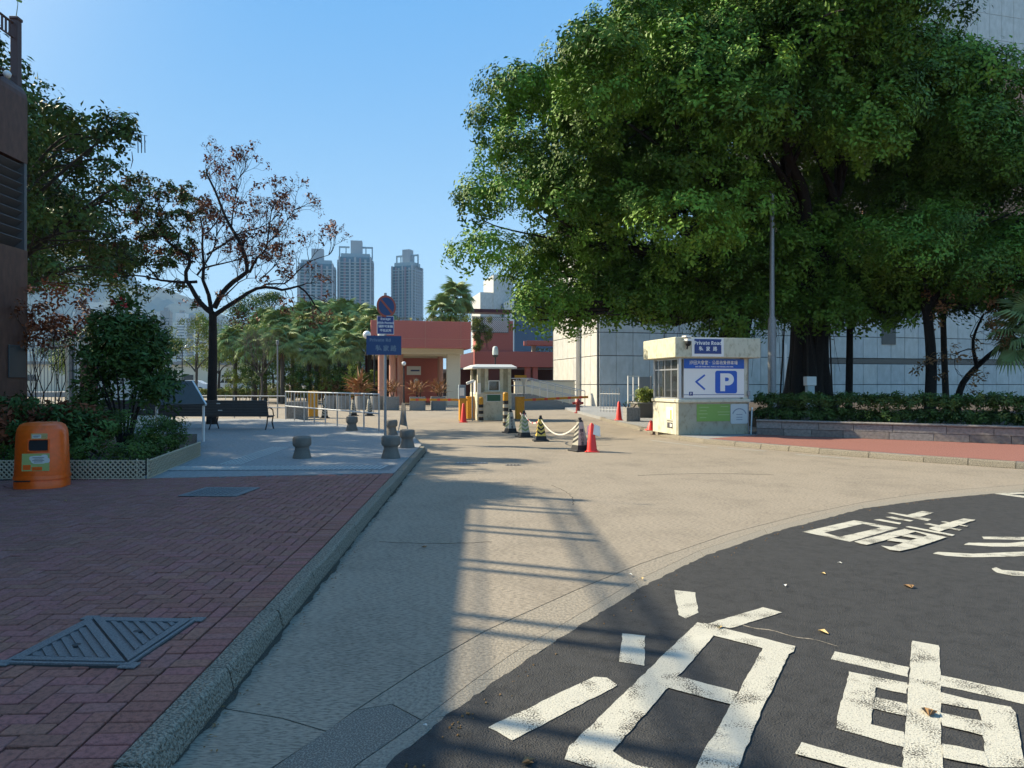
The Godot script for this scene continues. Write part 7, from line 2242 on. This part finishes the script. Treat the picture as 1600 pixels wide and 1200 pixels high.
func bare_tree() -> void:
	var o := P(-11.0, 26.0, 0.134)
	var t := thing("bare_tree", "half bare tree with dark forked limbs and russet leaves behind the bench", "tree", o)
	var k := 26.0 / 1110.0
	var at := func(px: float, py: float, dz := 0.0) -> Vector3:   # enlarged-picture units of the crown -> metres about the trunk foot
		return Vector3((160.0 + px / 4.0 - 800.0) * k - o.x, 1.6 + (600.0 - (220.0 + (py + (1080.0 - py) * 0.11) / 4.0)) * k - o.y, dz)
	var g := Geo.new()
	limb(g, [Vector3(0.0, -0.1, 0), Vector3(0.02, 1.0, 0), Vector3(0.05, 2.4, 0), at.call(690, 1080)], 0.19, 0.135, 12)
	part(t, "trunk", g, M.bark_dark)
	g = Geo.new()
	var limbs := [
		[[690, 1080], [620, 1010], [560, 890], [530, 820], [570, 700], [470, 620], [420, 560], [400, 480]],
		[[680, 1060], [655, 940], [610, 830], [610, 740], [590, 600], [585, 480], [560, 380]],
		[[700, 1040], [760, 930], [850, 840], [920, 790], [890, 620], [800, 430], [740, 250], [690, 130]],
		[[920, 790], [980, 700], [1050, 650], [1080, 540], [1110, 420]],
		[[700, 1090], [830, 990], [960, 900], [1060, 895], [1130, 910], [1210, 880], [1270, 940], [1310, 1010]],
		[[600, 860], [520, 865], [460, 860], [370, 850], [250, 820], [120, 830]],
		[[610, 745], [670, 720], [760, 690], [870, 640]],
		[[615, 650], [730, 560], [810, 480], [930, 440], [1000, 380]],
		[[620, 820], [680, 740], [740, 640], [760, 560], [820, 480]],
		[[560, 710], [500, 690], [440, 640], [330, 620]],
		[[960, 900], [1020, 860], [1120, 860], [1190, 780], [1270, 700], [1390, 650]],
		[[740, 960], [800, 960], [880, 880], [940, 850], [1000, 850]],
		[[880, 600], [960, 520], [1000, 640]],
		[[1000, 850], [1080, 780], [1130, 720], [1150, 650]],
		[[500, 600], [520, 540], [470, 470], [440, 380]],
		[[590, 520], [650, 450], [690, 340], [670, 230]],
		[[830, 500], [850, 380], [880, 260], [900, 180]],
		[[1060, 600], [1140, 540], [1200, 460], [1250, 400]],
		[[420, 560], [340, 520], [270, 440], [260, 330]],
		[[370, 850], [300, 760], [220, 720], [130, 690]]]
	var sides := [0.16, 0.13, 0.16, 0.08, 0.14, 0.09, 0.06, 0.07, 0.06, 0.06, 0.06, 0.05, 0.04, 0.04, 0.05, 0.05, 0.05, 0.045, 0.05, 0.05]
	var depth := [0.5, -0.8, 0.6, 1.2, -0.4, 0.3, -1.0, -1.2, 0.9, -0.6, -0.6, 0.8, 0.2, 0.7, 0.9, -1.0, 0.9, 1.2, 0.6, 0.4]
	var tips := []
	for i in limbs.size():
		var pts := []
		var n: int = limbs[i].size()
		for j in n:
			var q: Array = limbs[i][j]
			pts.append(at.call(q[0], q[1], depth[i] * (float(j) / n if i < 5 else 0.4 + 0.6 * float(j) / n)))
		limb(g, pts, sides[i] * 0.66, sides[i] * 0.2, 7)
		for j in range(maxi(1, n - 5), n):
			for r in (3 if j == n - 1 else 2):
				var d: Vector3 = (pts[j] - pts[j - 1]).normalized()
				var up := 0.3 if pts[j].y > 5.0 else 0.0
				twigs(g, pts[j], (d + rdir() * 0.9 + Vector3.UP * up).normalized(), rnd(0.34, 0.55), 0.016, 3 if pts[j].y > 4.6 else 2, tips, up * 0.3, 0.75)
	part(t, "branches", g, M.bark_dark)
	var thick := []
	var thin := []
	for p in tips:
		var leafy := 0.20
		if p.x < -0.6: leafy = 0.6
		if p.y > 7.2 and p.x > -0.5: leafy = 0.2
		if rng.randf() < leafy: thick.append([p, Vector3(0.16, 0.13, 0.16)])
		elif rng.randf() < 0.8: thin.append([p, Vector3(0.08, 0.08, 0.08)])
	var dk := []
	var rd := []
	for q in thick:
		if q[0].x < -0.5 and rng.randf() < 0.7: dk.append(q)
		else: rd.append(q)
	foliage(t, "dark_leaves", M.leaf_left, sprig(5, 0.14, 0.16, 0.07, 41, 0.5), dk, 52.0, 0.7, 1.2, 0.1, [0.6, 1.2])
	foliage(t, "russet_leaves", M.leaf_red, sprig(5, 0.14, 0.16, 0.07, 42, 0.5), rd, 42.0, 0.7, 1.15, 0.1, [0.4, 1.4])
	foliage(t, "twig_leaves", M.leaf_red, sprig(2, 0.08, 0.075, 0.035, 43, 0.5), thin, 110.0, 0.7, 1.2, 0.1, [0.25, 0.8])

func left_tree() -> void:
	# tall leafy tree with hanging pods at the end of the brown block; its trunk stands behind the wall
	var o := P(-14.8, 19.0, 0.134)
	var t := thing("pod_tree", "leafy tree with long hanging pods behind the brown footbridge wall", "tree", o)
	var g := Geo.new()
	limb(g, [Vector3(0, -0.1, 0), Vector3(0.1, 2.0, 0), Vector3(0.0, 4.0, 0.1)], 0.24, 0.17, 10)
	part(t, "trunk", g, M.bark)
	var lobes := [[1.5, 8.87, 0.0, 1.73, 1.38, 1.84], [2.88, 7.95, 0.23, 1.38, 1.04, 1.5], [4.15, 7.95, 0.35, 0.92, 0.58, 0.92], [1.61, 5.99, 0.46, 1.96, 1.38, 2.07], [3.22, 5.41, 0.58, 1.5, 0.92, 1.5], [4.15, 6.56, 0.23, 0.92, 0.4, 0.81], [1.38, 4.03, 0.69, 1.38, 1.15, 1.38], [-0.92, 8.75, -0.58, 2.19, 1.61, 2.3], [-2.07, 6.91, -0.69, 2.19, 1.61, 2.19], [-0.58, 5.76, -2.07, 2.3, 1.61, 2.07], [0.69, 8.06, -2.76, 2.07, 1.5, 2.07], [3.57, 4.49, 0.69, 1.04, 0.58, 1.04], [-3.2, 7.6, -1.5, 2.6, 1.8, 2.6], [-3.6, 6.0, -4.0, 2.6, 1.8, 2.6], [-1.2, 8.6, -3.6, 2.4, 1.6, 2.4], [-4.2, 8.4, 1.2, 2.4, 1.6, 2.2], [2.9, 8.2, 4.2, 1.5, 1.3, 1.4], [2.4, 7.2, 2.6, 1.4, 1.2, 1.3], [1.4, 9.0, 3.6, 1.5, 1.1, 1.4]]
	g = Geo.new()
	for q in lobes:
		var e := Vector3(q[0], q[1], q[2])
		limb(g, [Vector3(0, 3.4, 0), Vector3(0, 4.0, 0).lerp(e, 0.45) + rdir() * 0.3, e, e + Vector3(q[3] * 0.8, -0.1, 0)], 0.1, 0.015, 6)
		for k in 6:
			var d := rdir()
			limb(g, [Vector3(0, 4.0, 0).lerp(e, rnd(0.6, 0.95)), e + Vector3(d.x * q[3], d.y * q[4], d.z * q[5]) * 0.95], 0.025, 0.006, 4)
	part(t, "branches", g, M.bark)
	foliage(t, "crown", M.leaf_left, sprig(9, 0.24, 0.15, 0.085, 51, 0.3), sub_clumps(lobes.slice(0, 12) + [[4.5, 8.15, 0.3, 0.45, 0.3, 0.4]], 2.7, 0.2, 0.42, 0.3), 25.0, 0.8, 1.25, 0.2, [0.7, 1.4])
	foliage(t, "rear_crown", M.leaf_left, sprig(11, 0.26, 0.15, 0.085, 52, 0.3), sub_clumps(lobes.slice(12), 5.0, 0.3, 0.55, 0.35), 28.0, 0.8, 1.25, 0.2, [0.7, 1.3])
	for k in 16:
		var q: Array = lobes[rng.randi() % 7]
		var p := Vector3(q[0] + rnd(0.0, 1.0) * q[3], q[1] - q[4] * rnd(0.2, 0.7), q[2] + rnd(-0.5, 0.5))
		g = Geo.new(); g.tube([p, p + Vector3(rnd(-0.03, 0.03), -0.22, 0), p + Vector3(rnd(-0.05, 0.05), -0.45, 0)], [0.008, 0.013, 0.006], 5); part(t, "pod", g, M.bark_dark)
	g = Geo.new(); limb(g, [Vector3(3.4, 7.9, 0.3), Vector3(4.3, 8.1, 0.3), Vector3(5.2, 8.0, 0.3)], 0.02, 0.006, 4); part(t, "branch", g, M.bark)
	for x in [0.0, 0.09, 0.18]:
		g = Geo.new(); g.tube([Vector3(4.95 + x, 8.0, 0.3), Vector3(4.96 + x, 7.55, 0.3)], [0.012, 0.012], 5); part(t, "pod", g, M.bark_dark)

func mid_trees() -> void:
	simple_tree("shade_tree", "leafy tree standing left of the bench, behind the garden hut", P(-19.5, 26.0, 0.134), [[0, 6.4, 0, 2.8, 1.8, 2.8], [2.4, 7.2, 0.4, 2.2, 1.5, 2.4], [-1.8, 7.4, -0.6, 2.4, 1.6, 2.4], [1.0, 8.6, -1.0, 2.2, 1.3, 2.2], [0.4, 6.6, 3.0, 2.2, 1.5, 2.0], [1.6, 6.2, -3.2, 2.2, 1.5, 2.0]], M.leaf_left, M.bark, 0.24, 4.0, 2.2, 0.5, 0.9, 18.0, 0.17)
	var L := "yellow green feathery tree beyond the white cars"
	simple_tree("feathery_tree", "pale yellow green feathery tree above the twin globe lamps", P(-28.5, 64), [[0, 5.6, 0, 2.6, 1.7, 2], [-2.2, 4.4, 0, 1.8, 1.2, 1.6], [2.0, 4.6, 0, 1.8, 1.3, 1.6], [0.4, 7.0, 0, 1.4, 0.9, 1.2]], M.leaf_light, M.bark_grey, 0.15, 3.0, 1.5, 0.4, 0.8, 13.0, 0.16)
	simple_tree("broadleaf_tree", "taller dark green tree rising just right of the bare tree trunk", P(-24.6, 68), [[0, 8.4, 0, 2.3, 1.5, 2], [0.8, 7.0, 0, 2.2, 1.4, 2], [-1.4, 6.4, 0, 1.8, 1.4, 1.8], [1.6, 9.3, 0, 1.5, 1.0, 1.3]], M.leaf_hedge, M.bark, 0.2, 4.5, 1.5, 0.5, 0.9, 14.0, 0.18)
	simple_tree("broadleaf_tree", "light green tree filling the gap left of the palms", P(-22.0, 62), [[0, 5.2, 0, 2.2, 1.6, 2], [1.5, 3.9, 0, 1.9, 1.3, 1.6], [-1.8, 3.9, 0, 1.8, 1.2, 1.6]], M.leaf_light, M.bark_grey, 0.16, 2.6, 1.5, 0.4, 0.8, 13.0, 0.16)
	for q in [[-44, 75, 6.0], [-49, 82, 7.5], [-38, 92, 6.5], [-33, 98, 6.0], [-55, 88, 8.0], [-27, 100, 6.0]]:
		var h: float = q[2]
		simple_tree("broadleaf_tree", "green broadleaf tree in the belt behind the cars", P(q[0], q[1], 0.6 if q[1] > 87.0 else 0.0), [[0, h * 0.72, 0, 2.8, h * 0.26, 2.4], [1.7, h * 0.58, 0, 2.0, h * 0.2, 2.0], [-1.8, h * 0.56, 0, 2.0, h * 0.2, 2.0]], M.leaf_hedge if int(q[0]) % 2 else M.leaf_light, M.bark, 0.2, h * 0.4, 1.0, 0.6, 1.1, 9.0, 0.22, "belt of trees behind the car park")
	for q in [[-21, 84, 5.0], [-17, 82, 5.5], [-13, 80, 5.2], [-10.5, 76, 4.6]]:
		simple_tree("broadleaf_tree", "low bushy tree filling in behind the fan palms", P(q[0], q[1]), [[0, 3.2, 0, 2.6, 2.0, 2.0], [1.2, 2.0, 0, 2.0, 1.6, 1.6]], M.leaf_hedge, M.bark, 0.18, 2.0, 1.1, 0.6, 1.0, 9.0, 0.2, "bushy trees behind the palms")
	for q in [[-23.4, 61, "light"], [-21.0, 58, "hedge"], [-18.9, 60, "light"], [-17.0, 57, "hedge"], [-15.0, 58, "light"], [-13.2, 56, "hedge"], [-11.6, 55, "light"]]:
		shrub("understorey_shrub", "leafy %s green shrub growing low among the palm trunks" % ("bright" if q[2] == "light" else "mid"), P(q[0], q[1]), [[0, 1.3, 0, 1.3, 1.1, 1.1], [0.8, 1.9, 0, 0.9, 0.8, 0.8], [-0.7, 2.3, -0.3, 0.9, 0.8, 0.8]], M["leaf_" + q[2]], 30.0, 0.16, 0.075, "").set_meta("group", "shrubs among the palm trunks")
	# pale bare twiggy tree
	var t := thing("twiggy_tree", "pale leafless twiggy tree between the palms and the bare tree", "tree", P(-19.8, 56))
	var g := Geo.new()
	limb(g, [Vector3(0, -0.1, 0), Vector3(0.1, 1.2, 0), Vector3(0.05, 2.2, 0)], 0.12, 0.08, 7); part(t, "trunk", g, M.bark_grey)
	g = Geo.new()
	var tips := []
	for k in 8: twigs(g, Vector3(0.05, 2.0 + rnd(0, 0.3), 0), Vector3(rnd(-0.9, 0.9), 1, rnd(-0.5, 0.5)).normalized(), 1.5, 0.04, 4, tips, 0.2, 0.6)
	part(t, "branches", g, M.bark_grey)
	# greenery on the roof of the canopy
	simple_tree("roof_tree", "small yellow green tree growing above the canopy roof, behind the round sign", P(-12.4, 66, 5.4), [[0, 2.0, 0, 1.7, 1.2, 1.2], [0.8, 1.2, 0, 1.6, 0.8, 1.0], [-0.9, 1.2, 0, 1.3, 0.8, 1.0]], M.leaf_light, M.bark, 0.12, 1.0, 1.6, 0.4, 0.7, 15.0, 0.18)
	simple_tree("roof_tree", "low green bush on the canopy roof beside the roof palm", P(-4.6, 60, 5.9), [[0, 1.0, 0, 1.5, 0.8, 1.0], [1.0, 0.7, 0, 1.0, 0.7, 0.9]], M.leaf_light, M.bark, 0.08, 0.5, 1.6, 0.3, 0.6, 16.0, 0.16)
	hedge("roof_planting", "strip of low planting along the canopy roof edge", "hedge", [-15.2, 49.8, -3.3, 52.7], 0.5, 6.05, 6.45, M.leaf_hedge_yellow, 34.0, 0.13)
	hedge("roof_planting", "strip of low planting above the rear wing fascia", "hedge", [2.6, 75.4, 8.2, 76.8], 0.5, 5.0, 5.5, M.leaf_hedge_yellow, 30.0, 0.14)
	# trailing plant over the fascia corner
	t = thing("trailing_plant", "yellow green creeper hanging down beside the lattice screen", "plant", P(-3.0, 70.0, 8.0))
	var cl := []
	for k in 26: cl.append([Vector3(rnd(-0.9, 0.9), -rnd(0.0, 3.0), rnd(-0.2, 0.2)), Vector3(0.4, 0.45, 0.3)])
	g = Geo.new()
	for k in 8: g.tube([Vector3(rnd(-0.8, 0.8), 0.2, 0), Vector3(rnd(-0.8, 0.8), -3.0, 0)], [0.02, 0.01], 4)
	part(t, "stems", g, M.bark)
	foliage(t, "leaves", M.leaf_hedge_yellow, sprig(9, 0.22, 0.17, 0.07, 61, 0.6), cl, 55.0, 0.8, 1.2, 0.2, [0.6, 1.1])

func fan_mesh(sd: int) -> ArrayMesh:
	var r := RandomNumberGenerator.new()
	r.seed = sd
	var g := Geo.new()
	# petiole along +x from the origin, blade of radiating, folded, drooping segments
	g.tube([Vector3(0, 0, 0), Vector3(0.4, 0.12, 0), Vector3(0.85, 0.1, 0)], [0.022, 0.016, 0.012], 4, false)
	var n := 26
	var c := Vector3(0.8, 0.1, 0)
	for k in n:
		var a := lerpf(-2.3, 2.3, (k + 0.5) / n)
		var w := 2.3 / n
		var L := 1.0 * (1.0 - 0.22 * absf(a) / 2.3) * r.randf_range(0.93, 1.05)
		var tq := r.randf_range(0.8, 1.2)
		g.col = Color(tq, tq, tq * r.randf_range(0.8, 1.1))
		var d0 := Vector3(cos(a - w), 0, sin(a - w))
		var d1 := Vector3(cos(a + w), 0, sin(a + w))
		var dm := Vector3(cos(a), 0, sin(a))
		var in0 := c + d0 * L * 0.55 - Vector3(0, 0.05, 0)
		var in1 := c + d1 * L * 0.55 - Vector3(0, 0.05, 0)
		var mid := c + dm * L * 0.57 + Vector3(0, 0.015, 0)
		var tip := c + dm * L * 0.92 - Vector3(0, 0.30 + r.randf_range(0, 0.2), 0)
		g.tri(c, mid, in0); g.tri(c, in1, mid); g.tri(in0, mid, tip); g.tri(mid, in1, tip)
	return g.mesh()

var fans := []

func fan_palm(label: String, at: Vector3, h: float, n: int, s: float, r0 := 0.16, group := "", lm: Material = null) -> Node3D:
	if fans.is_empty():
		for k in 3: fans.append(fan_mesh(100 + k))
	var t := thing("fan_palm", label, "palm tree", at, rnd(0, 6), group)
	var g := Geo.new()
	limb(g, [Vector3(0, -0.1, 0), Vector3(0.05, h * 0.5, 0), Vector3(0, h, 0)], r0 * 1.2, r0 * 0.85, 10)
	part(t, "trunk", g, M.bark_grey)
	g = Geo.new()
	for k in 26:   # old leaf bases and dead skirt
		var a := rnd(0, TAU)
		var y := h - rnd(0.0, 1.0)
		leaf(g, Vector3(cos(a) * r0 * 0.8, y, sin(a) * r0 * 0.8), Vector3(cos(a) * 0.45, -1, sin(a) * 0.45).normalized(), Vector3(cos(a), 0, sin(a)), rnd(0.4, 0.8), 0.09)
	part(t, "dry_skirt", g, M.leaf_dry, "stuff")
	for k in n:
		var u := float(k) / n
		var a := k * 2.39996
		var el := lerpf(1.25, -0.75, pow(u, 0.85)) + rnd(-0.12, 0.12)
		var b := Basis(Vector3.UP, a) * Basis(Vector3(0, 0, 1), el) * Basis(Vector3.RIGHT, rnd(-0.5, 0.5))
		inst(t, "frond", fans[k % 3], lm if lm else M.leaf_palm, Transform3D(b * (s * rnd(0.88, 1.1)), Vector3(0, h - u * 0.35, 0)))
	return t

func palms() -> void:
	var k := 0
	for q in [[-22.9, 66, 7.2, 1.25], [-20.2, 62, 6.7, 1.3], [-18.8, 66, 7.9, 1.35], [-17.2, 60, 6.3, 1.3], [-17.6, 68, 8.2, 1.35], [-15.6, 64, 7.4, 1.35], [-14.0, 60, 6.0, 1.3], [-14.8, 69, 7.9, 1.3], [-12.6, 65, 7.0, 1.25], [-11.6, 58, 5.6, 1.2], [-19.6, 72, 6.2, 1.25], [-21.8, 60, 4.8, 1.15], [-16.0, 58, 4.4, 1.15], [-18.4, 57, 5.0, 1.2], [-13.2, 57, 4.6, 1.15], [-21.0, 68, 7.6, 1.3], [-16.6, 71, 8.6, 1.3], [-12.9, 70, 7.8, 1.3], [-24.2, 62, 5.4, 1.2]]:
		fan_palm("green fan palm in the clump left of the red canopy", P(q[0], q[1]), q[2], 40, q[3] * 0.86, 0.17, "fan palm clump by the red canopy")
		k += 1
	fan_palm("fan palm on the canopy roof with the taller, fuller head", P(-4.9, 62, 5.9), 3.3, 30, 1.1, 0.13)
	fan_palm("lower fan palm leaning left on the canopy roof", P(-6.0, 61, 5.9), 2.0, 26, 1.0, 0.12)

# ---------------------------------------------------------------- fallen leaves and litter
func make_litter() -> void:
	var g := Geo.new()
	for k in 260:   # along the kerb foot
		var d := rnd(2.4, 17.0)
		var x := kerb_x(d) + 0.16 + absf(rng.randfn(0, 0.05))
		var q := rnd(0.35, 1.3)
		g.col = Color(q, q * rnd(0.75, 1.0), q * rnd(0.6, 0.9))
		var a := rnd(0, TAU)
		leaf(g, P(x, d, 0.008), Vector3(cos(a), rnd(-0.05, 0.15), sin(a)).normalized(), Vector3.UP, rnd(0.012, 0.032), rnd(0.008, 0.016))
	for k in 120:   # crumbs along the asphalt edge
		var i := (rng.randi() % 10 + 2) * 2
		var u := rng.randf()
		var p := Vector2(EDGE[i], EDGE[i + 1]).lerp(Vector2(EDGE[i + 2], EDGE[i + 3]), u)
		g.col = Color(1, 0.95, 0.85) * rnd(0.6, 1.6)
		g.box(P(p.x + 0.05 + absf(rng.randfn(0, 0.06)), p.y - 0.05, 0.010), Vector3.ONE * rnd(0.003, 0.009), Basis(rdir(), rnd(0, 3)))
	var o := part(self, "leaf_litter", g, M.leaf_dry)
	meta(o, "dry leaf litter and grit along the kerb and asphalt edge", "leaf litter", "", "stuff")
	# single leaves lying on the asphalt
	for q in [[0.98, 5.92, 0.05, 0], [1.06, 5.8, 0.06, 1], [2.0, 3.42, 0.11, 2], [1.98, 4.55, 0.09, 1], [1.35, 4.62, 0.07, 1], [-0.85, 6.9, 0.07, 2], [2.15, 5.6, 0.06, 0], [2.6, 5.95, 0.06, 1], [3.1, 5.55, 0.10, 2], [0.06, 2.98, 0.08, 2], [3.4, 4.4, 0.07, 0], [2.9, 6.3, 0.05, 0], [-0.4, 3.3, 0.03, 0], [3.9, 5.2, 0.06, 1], [-5.6, 8.9, 0.06, 1], [-3.9, 9.9, 0.05, 0]]:
		var t := thing("fallen_leaf", ["pale dry leaf lying on the ground", "yellowish dry leaf lying on the ground", "russet curled leaf lying on the ground"][q[3]], "leaf", P(q[0], q[1], 0.012 if q[0] > -1 else 0.136), rnd(0, 6), "single fallen leaves")
		g = Geo.new()
		q[2] *= 0.6
		leaf(g, Vector3(-q[2] / 2, 0.004, 0), Vector3(1, 0.12, 0).normalized(), Vector3.UP, q[2] * 1.5, q[2] * 0.8, 0.45)
		if q[3] == 2: leaf(g, Vector3(-q[2] / 2, 0.006, 0), Vector3(0.7, 0.2, 0.6).normalized(), Vector3.UP, q[2] * 1.1, q[2] * 0.6, 0.5)
		part(t, "blade", g, [M.sticker_white, M.sticker_tan, M.leaf_dry][q[3]])
